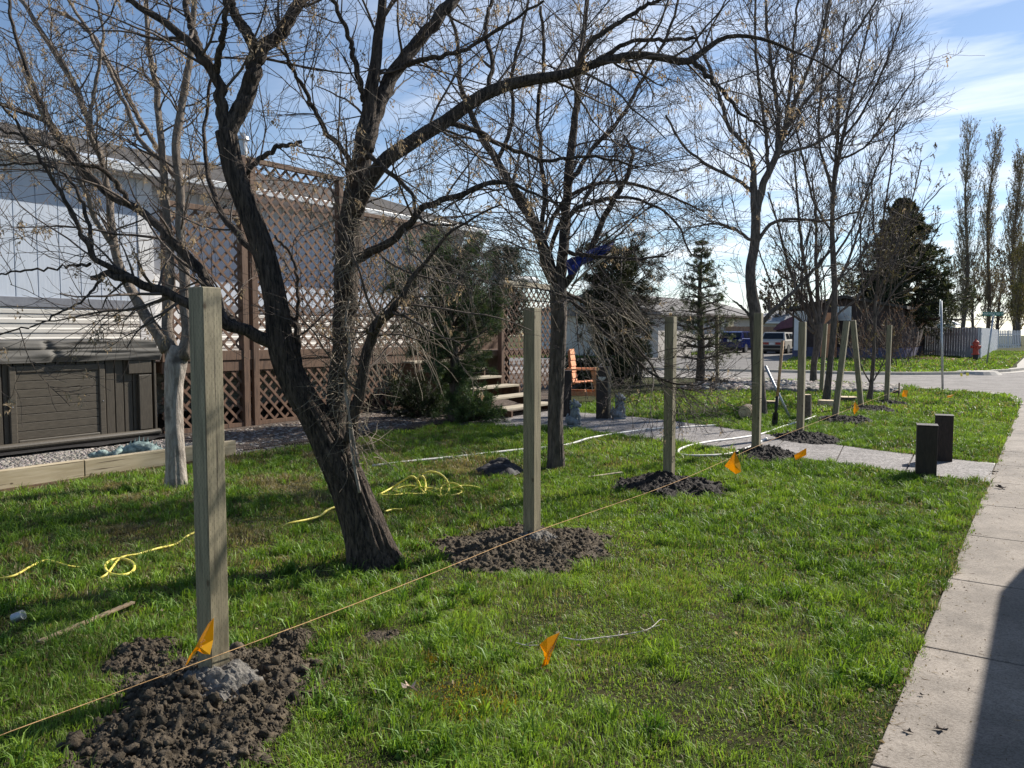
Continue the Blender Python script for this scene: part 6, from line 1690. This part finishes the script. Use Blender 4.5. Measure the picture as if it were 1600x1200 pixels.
MB().box(hx + .5, hx + .62, hy - .5, yf + .5, 2.72, 2.88).build('gutter', M_hdark, rf)
b = MB(); b.extr([(hx - .02, hy + .001, 3.0), (hx - wx / 2, hy + .001, zr_ - .2), (hx - wx + .02, hy + .001, 3.0)], (0, .05, 0)); b.build('gable', M_hgrey, o)
for xx in (hx - 3.4, hx - 6.8):
    w_ = MB().box(xx, xx + 1.5, hy - .07, hy - .035, 1.5, 2.5, bev=.01).build('window', M_white, o)
    MB().box(xx + .08, xx + 1.42, hy - .08, hy - .071, 1.58, 2.42).build('pane', M_glass, w_)
for p0, p1 in ((1044, 1062), (1136, 1146)):
    a, e = PX(p0, 500, hx)[1], PX(p1, 500, hx)[1]
    w_ = MB().box(hx + .032, hx + .07, a, e, 1.6, 2.6, bev=.01).build('window', M_white, o)
    MB().box(hx + .071, hx + .08, a + .1, e - .1, 1.7, 2.5).build('pane', M_glass, w_)
MB().tube([(hx + .12, hy + .3, 2.8), (hx + .1, hy + .3, .4), (hx + .3, hy - .1, .12)], .06, 8).build('downpipe', M_white, o)
for k in range(2):
    yy = hy + 3 + 9 * k; MB().cyl((hx - 2.8, yy, 3.5), (hx - 2.8, yy, 4.0), .18, n=10).build('roof_vent', M_black, rf)
# extra wing to the left, seen under the pine
a = G(885, 562); b = MB(); b.box(a[0] - 2, a[0] + 4.2, a[1] + 3, a[1] + 8, 0, 2.6); b.build
w2 = thing('neighbour_shed', 'pale-sided lean-to seen under the tall dark pine', 'shed', (a[0], a[1] + 5, 0))
b.build('wall', M_hcream, w2)
b = MB(); b.extr([(a[0] - 2.4, a[1] + 2.6, 2.5), (a[0] + 4.6, a[1] + 2.6, 2.5), (a[0] + 4.6, a[1] + 2.6, 2.6), (a[0] + 1, a[1] + 2.6, 3.6), (a[0] - 2.4, a[1] + 2.6, 2.6)], (0, 6, 0)); b.build('roof', M_roofg, w2)
b = MB(); hsiding(b, a[1] + 3, a[0] - 2, a[0] + 4.2, .6, 2.5, 'Y', .2, .03); b.build('siding', M_hcream, w2)

# far light-grey gable
q = PD(1208, 520, 86)
o = thing('far_house', 'distant house with light grey gable roof beyond the cedar fence', 'house', (q[0], q[1], 0))
W_, D_ = 4.2, 12
MB().box(q[0] - W_, q[0] + W_, q[1], q[1] + D_, 0, 2.7).build('wall', M_hcream, o)
b = MB(); b.extr([(q[0] - W_ - .5, q[1] - .5, 2.6), (q[0] - W_ - .5, q[1] + D_, 2.6), (q[0] - W_ - .5, q[1] + D_, 2.75), (q[0] - W_ - .5, q[1] - .5, 2.75)], (.01, 0, 0)); b.bm.free()
b = MB(); zt = PD(1208, 484, 86)[2]
b.poly([(q[0] - W_ - .5, q[1] - .5, 2.65), (q[0] + W_ + .5, q[1] - .5, 2.65), (q[0] + 0.9, q[1] + 4, zt), (q[0] - 0.9, q[1] + 4, zt)])
b.poly([(q[0] + W_ + .5, q[1] - .5, 2.65), (q[0] + W_ + .5, q[1] + D_, 2.65), (q[0] + .9, q[1] + D_ - 4, zt), (q[0] + .9, q[1] + 4, zt)])
b.poly([(q[0] - W_ - .5, q[1] + D_, 2.65), (q[0] - W_ - .5, q[1] - .5, 2.65), (q[0] - .9, q[1] + 4, zt), (q[0] - .9, q[1] + D_ - 4, zt)])
b.poly([(q[0] + W_ + .5, q[1] + D_, 2.65), (q[0] - W_ - .5, q[1] + D_, 2.65), (q[0] - .9, q[1] + D_ - 4, zt), (q[0] + .9, q[1] + D_ - 4, zt)])
b.poly([(q[0] - .9, q[1] + 4, zt), (q[0] + .9, q[1] + 4, zt), (q[0] + .9, q[1] + D_ - 4, zt), (q[0] - .9, q[1] + D_ - 4, zt)])
rf = b.build('roof', M_roofl, o)
MB().box(q[0] - W_ - .55, q[0] + W_ + .55, q[1] - .6, q[1] - .5, 2.5, 2.66).build('fascia', M_white, rf)
# maroon shed
q = PD(1232, 545, 58); o = thing('maroon_shed', 'maroon-roofed dark shed between the cedar fence and the white panel', 'shed', (q[0], q[1], 0))
MB().box(q[0] - .9, q[0] + 1.2, q[1], q[1] + 2.5, 0, 2.1).build('wall', M_hdark, o)
b = MB(); b.extr([(q[0] - 1.1, q[1] - .2, 1.75), (q[0] - .55, q[1] - .2, 2.3), (q[0] + .4, q[1] - .2, 2.75), (q[0] + 1.4, q[1] - .2, 2.3), (q[0] + 1.4, q[1] - .2, 2.1), (q[0] - .9, q[1] - .2, 1.7)], (0, 3, 0)); b.build('roof', M_maroon, o)
# dark brown trailer
q = G(1237, 561); q2 = PY(1408, 540, q[1]); yq = q[1]
o = thing('brown_trailer', 'dark brown trailer home with white door panel behind the leaning posts', 'house', ((q[0] + q2[0]) / 2, yq, 0))
MB().box(q[0], q2[0], yq, yq + 16, 0.7, 2.95).build('wall', M_hdark, o)
MB().box(q[0] + .02, q2[0] - .02, yq + .02, yq + 15, 0, 0.7).build('skirting', M_hblue, o)
xm = (q[0] + q2[0]) / 2; zt = PY(1310, 462, yq)[2]
b = MB(); b.extr([(q[0] - .3, yq - .5, 2.9), (xm, yq - .5, zt), (q2[0] + .3, yq - .5, 2.9), (q2[0] + .3, yq - .5, 2.75), (xm, yq - .5, zt - .15), (q[0] - .3, yq - .5, 2.75)], (0, 17, 0)); b.build('roof', M_shingle, o)
b = MB(); b.extr([(q[0], yq, 2.95), (xm, yq, zt - .2), (q2[0], yq, 2.95)], (0, .1, 0)); b.build('gable', M_hdark, o)
a, e = PY(1241, 500, yq - .06)[0], PY(1261, 500, yq - .06)[0]
MB().box(a, e, yq - .06, yq - .001, 0.5, PY(1250, 486, yq)[2], bev=.01).build('door', M_white, o)
a, e = PY(1308, 500, yq - .06)[0], PY(1330, 500, yq - .06)[0]
w_ = MB().box(a, e, yq - .06, yq - .001, PY(1310, 501, yq)[2], PY(1310, 479, yq)[2], bev=.01).build('window', M_gutter, o)
MB().box(a + .1, e - .1, yq - .07, yq - .061, PY(1310, 499, yq)[2], PY(1310, 481, yq)[2]).build('pane', M_hgrey, w_)
a = PY(1285, 510, yq - .5)[0]
b = MB().box(a, a + .75, yq - .9, yq - .3, 0, 2.6, bev=.02); tag(b.build('rusty_cabinet', M_orange), 'tall orange-brown cabinet standing before the brown trailer', 'cabinet')
# white shed gable above the grey fence
q = PD(1462, 540, 70); o = thing('white_shed', 'small white-gabled shed roof above the grey fence', 'shed', (q[0], q[1], 0))
MB().box(q[0] - 1.4, q[0] + 1.2, q[1], q[1] + 3, 0, 2.3).build('wall', M_white, o)
b = MB(); zt = PD(1466, 494, 70)[2]; b.extr([(q[0] - 1.8, q[1] - .2, 2.15), (q[0] + .1, q[1] - .2, zt), (q[0] + 1.6, q[1] - .2, 2.15), (q[0] + 1.6, q[1] - .2, 2.3), (q[0] + .1, q[1] - .2, zt + .15), (q[0] - 1.8, q[1] - .2, 2.3)], (0, 3.4, 0)); b.build('roof', M_hgrey, o)

# ------------------------------------------------------------------ fences
def board_fence(name, label, a, b, h, m, gap=0.012, bw=0.14, cat='fence', alt=0.012, top=None):
    a = np.array(a, float)[:2]; b = np.array(b, float)[:2]; d = b - a; L_ = np.linalg.norm(d); d /= L_; nrm = np.array([d[1], -d[0]])
    o = thing(name, label, cat, (a[0], a[1], 0), math.atan2(d[1], d[0]), 'board fences across the road')
    bb = MB(); x = 0; k = 0
    while x < L_:
        hh = (h if not callable(h) else h(x / L_)) + (0.012 * math.sin(k * 2.3))
        w_ = min(bw, L_ - x)
        off = alt * (k % 2)
        bb.box(x, x + w_ - gap * 0, -0.012 - off, 0.010 - off, 0.04, hh); x += bw + gap; k += 1
    bb.build('boards', m, o, world=False)
    rr_ = MB()
    hm = h if not callable(h) else h(.5)
    rr_.box(0, L_, 0.012, 0.06, 0.35, 0.44); rr_.box(0, L_, 0.012, 0.06, hm - .4, hm - .3); rr_.build('rails', m, o, world=False)
    x = 0
    while x <= L_ + .01:
        MB().box(x, x + .09, 0.062, 0.15, 0, hm + (0 if callable(h) else .02)).build('post', m, o, world=False); x += 2.44
    return o
board_fence('grey_fence', 'long shaded grey board fence behind the hydrant', G(1392, 554), G(1531, 563), 1.8, M_fgrey)
board_fence('pale_fence', 'short sunlit pale grey board fence turning the corner behind the sign pole', G(1531.5, 563), G(1558, 547), 1.78, M_fwhite)
board_fence('picket_fence', 'pale fence with dark gaps at the far right', G(1559, 546), G(1594, 545), 1.72, M_fwhite, gap=0.16, bw=0.20, alt=0)
board_fence('cedar_fence', 'brown cedar board fence behind the two parked cars', PD(1106, 550, 63) * [1, 1, 0], PD(1244, 550, 65) * [1, 1, 0], 2.0, M_fcedar)
rm = MB(); p0, p1, p2 = G(1398, 556), G(1528, 565), G(1532, 567)
rm.poly([(p0[0], p0[1], .13), (p1[0], p1[1], .13), (p2[0] - .3, p2[1] - 1.2, .13), (G(1392, 563)[0], G(1392, 563)[1], .13)])
tag(rm.build('red_mulch', M_redrock, tri=True), 'reddish mulch strip at the foot of the grey fence', 'mulch', kind='stuff')

# hydrant
q = G(1524, 566); o = thing('fire_hydrant', 'red fire hydrant with black base in front of the fence corner', 'hydrant', (q[0], q[1], .09), YAW)
MB().cyl((0, 0, -.1), (0, 0, .32), .13, n=16).build('base', M_black, o, world=False)
b = MB(); b.cyl((0, 0, .30), (0, 0, .35), .19, n=18); b.cyl((0, 0, .35), (0, 0, .85), .13, .125, 18); b.cyl((0, 0, .85), (0, 0, .90), .17, n=18); b.ball((0, 0, .90), (.14, .14, .13), 2); b.cyl((0, 0, 1.0), (0, 0, 1.1), .04, n=6); b.build('barrel', M_hyd, o, world=False, smooth=False)
for s_ in (-1, 1): MB().cyl((s_ * .11, 0, .70), (s_ * .24, 0, .70), .07, n=12).build('outlet', M_hyd, o, world=False)
MB().cyl((0, -.11, .66), (0, -.23, .66), .09, n=14).build('outlet', M_hyd, o, world=False)
# street sign
q = G(1541, 573); dq = 42 if False else (q[1] * CY - q[0] * SY)
def at_d(px, py): 
    u = ray(px, py); return np.array([0, 0, CAMZ]) + u * (dq / (u[1] * CY - u[0] * SY))
o = thing('street_sign', 'green street name sign on a leaning grey pole beyond the road', 'sign', (q[0], q[1], 0))
tp = at_d(1552, 494); MB().tube([q + np.array([0, 0, -.05]), tp], .035, 10).build('pole', M_steel, o)
b = MB(); b.cyl(at_d(1552, 494.2), at_d(1552, 491.6), .045, n=10); b.build('bracket', M_signw, o)
c = at_d(1552, 490.4); w_, h_ = 0.46, 0.088
right = np.array([CY, SY, 0]); fw = np.array([-SY, CY, 0])
b = MB(); b.extr([c - right * w_ - [0, 0, h_], c + right * w_ - [0, 0, h_], c + right * w_ + [0, 0, h_], c - right * w_ + [0, 0, h_]], fw * .02); bl = b.build('blade', M_green, o)
def text(s_, pos, size, rz, m, parent, name='lettering', ext=0.003):
    cu = bpy.data.curves.new(name, 'FONT'); cu.body = s_; cu.size = size; cu.align_x = 'CENTER'; cu.align_y = 'CENTER'; cu.extrude = ext
    t = bpy.data.objects.new(name, cu); COL.objects.link(t)
    dg = bpy.context.evaluated_depsgraph_get(); me = bpy.data.meshes.new_from_object(t.evaluated_get(dg)); bpy.data.objects.remove(t)
    me.transform(Matrix.Translation(Vector([float(v) for v in pos])) @ Matrix.Rotation(rz, 4, 'Z') @ Matrix.Rotation(math.radians(90), 4, 'X'))
    me.name = name
    return link(name, me, m, parent)
text('HARVEST RD W', c - fw * 0.006, 0.135, YAW, M_signw, bl)
# thin pole with edge-on sign
q = G(1473, 609); dq = q[1] * CY - q[0] * SY
o = thing('sign_pole', 'thin grey steel pole with a sign seen edge-on at the lawn corner', 'sign', (q[0], q[1], 0))
MB().tube([q + np.array([0, 0, -.05]), at_d(1470.5, 470)], .028, 8).build('pole', M_steel, o)
c = at_d(1468.7, 481); rd = ray(1469, 481); rd[2] = 0; rd /= np.linalg.norm(rd); rd = unit(rd + right * .10)
b = MB(); z_ = .22
b.extr([c - rd * .16 - [0, 0, z_], c + rd * .16 - [0, 0, z_], c + rd * .16 + [0, 0, z_], c - rd * .16 + [0, 0, z_]], right * .008); b.build('sign_plate', M_signw, o)

# ------------------------------------------------------------------ parked cars
def car(name, label, px, py, col, wid, hgt, Lc, style):
    q = G(px, py); o = thing(name, label, 'car', (q[0], q[1], .115), math.radians(-2), 'cars parked on the driveway')
    # local: +y forward (away), rear at y=0, x right; rear bottom centre at origin
    w = wid / 2
    if style == 'wagon':
        low = [(0.0, .30), (-.02, .50), (.02, .86), (.10, .93), (Lc - 1.15, .93), (Lc - .25, .82), (Lc, .65), (Lc, .30)]
        cab_ = [(.08, .93), (.42, hgt), (.7, hgt + .01), (Lc - 2.1, hgt), (Lc - 1.35, .93)]
        wins = [(.50, 1.15), (1.22, 1.95), (2.02, 2.72)]
    else:
        low = [(0.0, .32), (-.04, .52), (0.0, .95), (.12, 1.02), (Lc - 1.05, .98), (Lc - .2, .82), (Lc, .6), (Lc, .3)]
        cab_ = [(.02, 1.02), (.30, hgt - .08), (.6, hgt), (Lc - 2.2, hgt - .02), (Lc - 1.2, .98)]
        wins = [(.55, 1.25), (1.35, 2.15), (2.22, 2.85)]
    b = MB()
    b.extr([(-w, y, z) for y, z in low], (2 * w, 0, 0))
    bmesh.ops.recalc_face_normals(b.bm, faces=b.bm.faces)
    es = [e for e in b.bm.edges if abs(e.verts[0].co.x - e.verts[1].co.x) < 1e-4]
    bmesh.ops.bevel(b.bm, geom=es, offset=.07, segments=3, affect='EDGES', profile=.5)
    # cabin with tumblehome
    tw = w * .80
    def xx(z): return w * .97 + (tw - w * .97) * (z - .93) / (hgt - .93)
    lo_ = [b.bm.verts.new((-xx(z), y, z)) for y, z in cab_]; hi_ = [b.bm.verts.new((xx(z), y, z)) for y, z in cab_]
    b.bm.faces.new(lo_); b.bm.faces.new(hi_[::-1])
    for i in range(len(cab_)): j = (i + 1) % len(cab_); b.bm.faces.new((lo_[i], hi_[i], hi_[j], lo_[j]))
    body = b.build('body', col, o, world=False)
    # glass
    def quad(nm, pts, m=M_glass, par=o, th=.012):
        g = MB(); P_ = [Vector(p) for p in pts]; n_ = (P_[1] - P_[0]).cross(P_[2] - P_[0]).normalized() * th; g.extr(P_, n_); return g.build(nm, m, par, world=False)
    (y0, z0), (y1, z1) = cab_[0], cab_[1]
    def L2(t): return y0 + (y1 - y0) * t, z0 + (z1 - z0) * t
    a_, b_ = L2(.10), L2(.88)
    quad('rear_window', [(-xx(a_[1]) + .1, a_[0] - .004, a_[1]), (xx(a_[1]) - .1, a_[0] - .004, a_[1]), (xx(b_[1]) - .08, b_[0] - .004, b_[1]), (-xx(b_[1]) + .08, b_[0] - .004, b_[1])])
    (y0, z0), (y1, z1) = cab_[-1], cab_[-2]; a_, b_ = L2(.08), L2(.9)
    quad('windscreen', [(xx(a_[1]) - .1, a_[0] + .004, a_[1]), (-xx(a_[1]) + .1, a_[0] + .004, a_[1]), (-xx(b_[1]) + .08, b_[0] + .004, b_[1]), (xx(b_[1]) - .08, b_[0] + .004, b_[1])])
    for s_ in (-1, 1):
        for ya, yb in wins:
            zz0, zz1 = .98 if style == 'wagon' else 1.05, hgt - .09
            pts = [(s_ * (xx(zz0) + .003), ya, zz0), (s_ * (xx(zz0) + .003), yb + (.1 if yb > 2.5 else 0), zz0), (s_ * (xx(zz1) + .003), yb - .06 - (.25 if yb > 2.5 else 0), zz1), (s_ * (xx(zz1) + .003), ya + .06, zz1)]
            if s_ < 0: pts = pts[::-1]
            quad('side_window', pts)
        for yw in (.78, Lc - .85):
            wh = MB().cyl((s_ * (w - .19), yw, .31), (s_ * (w + .012), yw, .31), .315, n=22).build('wheel', M_tyre, o, world=False)
            MB().cyl((s_ * (w + .013), yw, .31), (s_ * (w + .022), yw, .31), .20, n=18).build('rim', M_rim, wh, world=False)
        MB().box(s_ * (w - .02), s_ * (w + .16), Lc - 1.95, Lc - 1.83, .98, 1.1, bev=.02).build('mirror', M_black, o, world=False)
        if style == 'wagon': MB().box(s_ * (w - .62), s_ * (w - .03), -.035, -.012, .60, .76, bev=.006).build('tail_light', M_red, o, world=False)
        else: MB().ball((s_ * (w - .16), .03, .86), (.15, .07, .12), 2).build('tail_light', M_rim, o, world=False)
    MB().box(-w - .01, w + .01, -.09, .12, .36, .56, bev=.03).build('bumper', M_black if style == 'wagon' else col, o, world=False)
    MB().box(-w + .06, w - .06, .05, Lc - .1, .14, .34).build('underbody', M_black, o, world=False)
    MB().box(-.17, .17, -.045, -.03, .60 if style == 'wagon' else .78, .74 if style == 'wagon' else .93).build('licence_plate', M_signw, o, world=False)
    return o
car('blue_hatchback', 'dark blue hatchback parked behind the lone post', 1140, 554, M_blue, 1.74, 1.50, 4.2, 'hatch')
car('white_wagon', 'older white station wagon parked right of the blue car', 1206, 555.5, M_whitecar, 1.68, 1.42, 4.4, 'wagon')

# ------------------------------------------------------------------ van parked at the kerb behind the camera's right shoulder: it casts the shadow on the sidewalk
van = thing('parked_van', 'white panel van parked at the kerb right beside the sidewalk', 'van', (2.0, 6.0, 0))
vx0, vx1 = 0.99, 3.0
b = MB(); prof = [(-1.5, .35), (-1.5, 2.56), (-1.3, 2.71), (8.55, 2.71), (8.95, 2.5), (9.5, 1.5), (10.4, 1.2), (10.55, .85), (10.55, .35)]
b.extr([(vx0, y, z) for y, z in prof], (vx1 - vx0, 0, 0)); bmesh.ops.recalc_face_normals(b.bm, faces=b.bm.faces)
es = [e for e in b.bm.edges if abs(e.verts[0].co.x - e.verts[1].co.x) < 1e-4]; bmesh.ops.bevel(b.bm, geom=es, offset=.09, segments=3, affect='EDGES')
b.build('body', M_vanw, van)
for xx_ in (vx0, vx1):
    s_ = -1 if xx_ == vx0 else 1
    b = MB(); b.extr([(xx_ + s_ * .002, 7.5, 1.5), (xx_ + s_ * .002, 9.2, 1.5), (xx_ + s_ * .002, 8.6, 2.15), (xx_ + s_ * .002, 7.5, 2.15)], (s_ * .008, 0, 0)); b.build('side_window', M_glass, van)
    for yw in (-.2, 9.2):
        wh = MB().cyl((xx_ - s_ * .2, yw, .36), (xx_ + s_ * .01, yw, .36), .36, n=24).build('wheel', M_tyre, van); MB().cyl((xx_ + s_ * .012, yw, .36), (xx_ + s_ * .02, yw, .36), .22, n=18).build('rim', M_rim, wh)
b = MB(); b.extr([(vx0 + .15, 9.0, 2.5), (vx1 - .15, 9.0, 2.5), (vx1 - .15, 9.48, 1.57), (vx0 + .15, 9.48, 1.57)], (0, .03, .03)); b.build('windscreen', M_glass, van)
MB().box(vx0 + .05, vx1 - .05, 10.5, 10.65, .35, .6, bev=.03).build('bumper', M_black, van)
# ------------------------------------------------------------------ grass
def in_poly(x, y, poly):
    ins = np.zeros(len(x), bool); n_ = len(poly); j = n_ - 1
    for i in range(n_):
        xi, yi = poly[i]; xj, yj = poly[j]
        c_2 = ((yi > y) != (yj > y)) & (x < (xj - xi) * (y - yi) / (yj - yi + 1e-12) + xi); ins ^= c_2; j = i
    return ins
NE = catmull(near_edge, 60)[:, :2]
def grass_zone(name, label, n_try, x0, x1, y0, y1, rmin, rmax, hmean, wid, seed, keep=None, zb=0.0):
    r = np.random.default_rng(seed)
    x = x0 + (x1 - x0) * r.random(n_try); y = y0 + (y1 - y0) * r.random(n_try)
    dist = np.hypot(x, y)
    fw_ = -x * SY + y * CY; rt_ = x * CY + y * SY
    k = (dist >= rmin) & (dist < rmax) & (fw_ > 1.0) & (np.abs(rt_) < fw_ * 0.74 + 1.0)
    x, y = x[k], y[k]
    p = np.stack([x, y], 1)
    if keep is not None:
        k = keep(x, y); x, y, p = x[k], y[k], p[k]
    # thin spots
    th = fbm(p, 2.3, 4, 1)
    k = r.random(len(x)) < np.clip((th - 0.26) * 6, 0.5, 1)
    for (cx, cy, rx, ry, rot) in CL:
        dx_, dy_ = x - cx, y - cy; lx = dx_ * math.cos(rot) + dy_ * math.sin(rot); ly = -dx_ * math.sin(rot) + dy_ * math.cos(rot)
        e = np.hypot(lx / rx, ly / ry) + 0.5 * (fbm(p, 7, 2, 9) - .5)
        k &= (e > 0.97) | (r.random(len(x)) < 0.008)
    x, y, p = x[k], y[k], p[k]
    n = len(x)
    tuft = fbm(p, 3.2, 3, 21); fine = vn(p, 11, 4)
    h = hmean * (0.45 + 0.65 * r.random(n)) * (0.45 + 1.1 * np.clip((tuft - .3) * 2, 0, 1)) * (0.7 + .6 * fine)
    w = wid * (0.6 + 0.8 * r.random(n))
    a = r.random(n) * 6.283; lean = 0.3 + 1.15 * r.random(n)
    low = r.random(n) < 0.38; h = np.where(low, h * 0.45 + 0.006, h * 1.08); lean = np.where(low, 1.2 + r.random(n), lean)
    dirx, diry = np.cos(a), np.sin(a)
    # blades in a tuft lean alike
    ta = vn(p, 5, 31) * 12.6; mixw = 0.42
    dirx = dirx * (1 - mixw) + np.cos(ta) * mixw; diry = diry * (1 - mixw) + np.sin(ta) * mixw
    fa = r.random(n) * 6.283; sx, sy = np.cos(fa), np.sin(fa)
    z0_ = np.full(n, zb)
    base = np.stack([x, y, z0_ - 0.005], 1)
    mid = base + np.stack([dirx * h * lean * .3, diry * h * lean * .3, h * .62], 1)
    tip = base + np.stack([dirx * h * lean * .95, diry * h * lean * .95, h * np.clip(1.0 - .40 * lean * r.random(n), .2, 1)], 1)
    s_ = np.stack([sx * w, sy * w, 0 * w], 1)
    V = np.stack([base - s_ * .5, base + s_ * .5, mid + s_ * .42, mid - s_ * .42, tip], 1)
    i0 = np.arange(n)[:, None] * 5
    F4 = i0 + np.array([[0, 1, 2, 3]]); F3 = i0 + np.array([[3, 2, 4]])
    g = np.clip((fbm(p, 1.1, 4, 55) - .32) * 2.6, 0, 1)[:, None]; q = r.random((n, 1))
    c1 = np.array([0.080, 0.158, 0.026]); c2 = np.array([0.225, 0.350, 0.055])
    col = (c1 * (1 - g) + c2 * g) * (0.6 + 0.8 * q)
    # drier, mown left part of the yard
    leftm = np.clip((-3.0 - x) / 2.0, 0, 1)[:, None] * np.clip((9.5 - y) / 3, 0, 1)[:, None]
    dryn = np.clip((fbm(p, 1.9, 4, 77) - .46) * 5, 0, 1)[:, None]
    pd_ = 0.09 + 0.20 * dryn + leftm * (0.34 + .40 * dryn)
    pd_ = pd_ + 0.30 * low[:, None]
    dry = r.random((n, 1)) < pd_
    straw = np.array([0.27, 0.235, 0.13]) * (0.5 + 0.8 * r.random((n, 1)))
    col = np.where(dry, straw, col)
    for (mx_, my_, mr_) in ((700, 1085, .17), (682, 1035, .06), (760, 1098, .10)):
        g_ = G(mx_, my_); near = np.exp(-((x - g_[0]) ** 2 + (y - g_[1]) ** 2) / mr_ ** 2)[:, None]
        col = np.where(r.random((n, 1)) < near * 0.5, np.array([[0.40, 0.27, 0.03]]) * (.6 + .6 * q), col)
    C = np.repeat(col, 5, 0)
    o = mesh_np(name, V.reshape(-1, 3), [F4, F3], M_grassblade, colors=C)
    return tag(o, label, 'grass', kind='stuff')
def lawn(x, y):
    e = XW - 0.01 + 0.08 * (vn(np.stack([x, y], 1), 3.0, 8) - 0.35) + 0.07 * (vn(np.stack([x, y], 1), 14.0, 9) - 0.4)
    k = (x < e) & (x > XB + 0.06) & ~in_poly(x, y, PATHPOLY)
    k &= ~((y > 13.3) & (x < -9.0 + 0.0 * y) & (y < 20)) & ~((x < XB + 0.5) & (y > 11.9) & (y < 13.4))
    # beyond the path: up to the road
    yl = np.interp(x, NE[:, 0], NE[:, 1]); k &= (y < yl - 0.05) | (x > NE[-1, 0])
    k &= ~((x > -0.62) & (y > 9.2) & (y < 10.6))
    return k
grass_zone('lawn_grass', 'green lawn grass in the foreground around the two nearest posts', 880000, -8.2, 0.0, 0.5, 6.4, 1.6, 5.0, 0.050, 0.0034, 1, lawn)
grass_zone('lawn_grass', 'lawn grass of the middle distance before the garden path', 900000, -8.3, 0.0, 0.5, 10.5, 5.0, 9.0, 0.056, 0.0052, 2, lawn)
grass_zone('lawn_grass', 'lawn grass around and beyond the garden path', 760000, -11, 0.0, 4, 17, 9.0, 16.0, 0.070, 0.0090, 3, lawn)
grass_zone('lawn_grass', 'lawn grass at the far end by the road', 300000, -14, 1.0, 10, 27, 16.0, 32.0, 0.085, 0.019, 4, lawn)
FEY = fe[::-1] if fe[0, 0] > fe[-1, 0] else fe
def verge(x, y):
    # behind the far kerb, not on the driveway
    dpoly = np.array([(p[0], p[1]) for p in dp])
    order = np.argsort(fe[:, 0]); yl = np.interp(x, fe[order, 0], fe[order, 1])
    k = (y > yl + 0.35) & (x < -1.3) & ~in_poly(x, y, dpoly) & ~((x > hx - 9) & (x < hx) & (y > hy) & (y < yf))
    return k
grass_zone('verge_grass', 'bright grass of the verges across the road', 520000, -42, 0, 28, 72, 30.0, 80.0, 0.10, 0.045, 5, verge, 0.09)

# coarse tufts standing out of the lawn
def tufts(n, x0, x1, y0, y1, seed):
    r = np.random.default_rng(seed); x = x0 + (x1 - x0) * r.random(n); y = y0 + (y1 - y0) * r.random(n)
    fw_ = -x * SY + y * CY; rt_ = x * CY + y * SY; k = lawn(x, y) & (fw_ > 1.5) & (np.abs(rt_) < fw_ * .74 + .5) & (fbm(np.stack([x, y], 1), .9, 3, 12) > .42)
    for (cx, cy, rx, ry, rot) in CL:
        dx_, dy_ = x - cx, y - cy; lx = dx_ * math.cos(rot) + dy_ * math.sin(rot); ly = -dx_ * math.sin(rot) + dy_ * math.cos(rot); k &= np.hypot(lx / rx, ly / ry) > .95
    x, y = x[k], y[k]; m = 26; T = len(x); sc = 0.6 + 0.7 * r.random(T)
    X = np.repeat(x, m) + r.normal(size=T * m) * .022; Y = np.repeat(y, m) + r.normal(size=T * m) * .022; S = np.repeat(sc, m); n = T * m
    h = S * (0.045 + 0.05 * r.random(n)); a = r.random(n) * 6.283; ln = .3 + .9 * r.random(n); w = .0042 + .003 * r.random(n)
    base = np.stack([X, Y, np.zeros(n) - .003], 1); d_ = np.stack([np.cos(a), np.sin(a), 0 * a], 1); hv = np.stack([0 * h, 0 * h, h], 1)
    mid = base + d_ * (h * ln * .35)[:, None] + hv * .68; tip = base + d_ * (h * ln)[:, None] + hv * (1 - .35 * ln * r.random(n))[:, None]
    fa = r.random(n) * 6.283; s_ = np.stack([np.cos(fa) * w, np.sin(fa) * w, 0 * w], 1)
    V = np.stack([base - s_ * .5, base + s_ * .5, mid + s_ * .45, mid - s_ * .45, tip], 1); i0 = np.arange(n)[:, None] * 5
    q = r.random((n, 1)); hue = np.repeat(r.random((T, 1)), m, 0)
    col = (np.array([0.09, 0.19, 0.03]) * (1 - hue) + np.array([0.23, 0.36, 0.05]) * hue) * (.6 + .7 * q)
    return mesh_np('grass_tufts', V.reshape(-1, 3), [i0 + np.array([[0, 1, 2, 3]]), i0 + np.array([[3, 2, 4]])], M_grassblade, colors=np.repeat(col, 5, 0))
tag(tufts(9000, -8.0, -.5, 1, 15, 77), 'taller bright tufts of grass scattered over the lawn', 'grass', kind='stuff')
# dead leaf scraps, straw and bits of bark lying in the grass and along the sidewalk edge
def litter(n, seed):
    r = np.random.default_rng(seed); x = -8 + 7.6 * r.random(n); y = 1 + 11 * r.random(n)
    e = r.random(n) < .18; x = np.where(e, XW + .05 + r.random(n) ** 3 * .5 - .06, x); z = np.where(e, .018, .012 + .03 * r.random(n))
    k = e | lawn(x, y); x, y, z = x[k], y[k], z[k]; n = len(x)
    P_ = np.stack([x, y, z], 1); D = r.normal(size=(n, 3)) * [1, 1, .25]; t = r.random((n, 1)); long_ = r.random(n) < .5
    ln = np.where(long_, .03 + .07 * r.random(n), .008 + .018 * r.random(n)) * np.where(x > XW, .5, 1); wd = np.where(long_, .0012, ln * .4)
    col = np.where(t < .5, np.array([[.30, .25, .16]]), np.array([[.11, .075, .05]])) * (.6 + .8 * r.random((n, 1)))
    V, F, C = quads_at(r, P_, D, ln, wd, col)
    return mesh_np('lawn_litter', V, [F], M_seed, colors=C)
tag(litter(9000, 5), 'scattered straw, bark and leaf scraps in the grass and on the sidewalk edge', 'litter', kind='stuff')
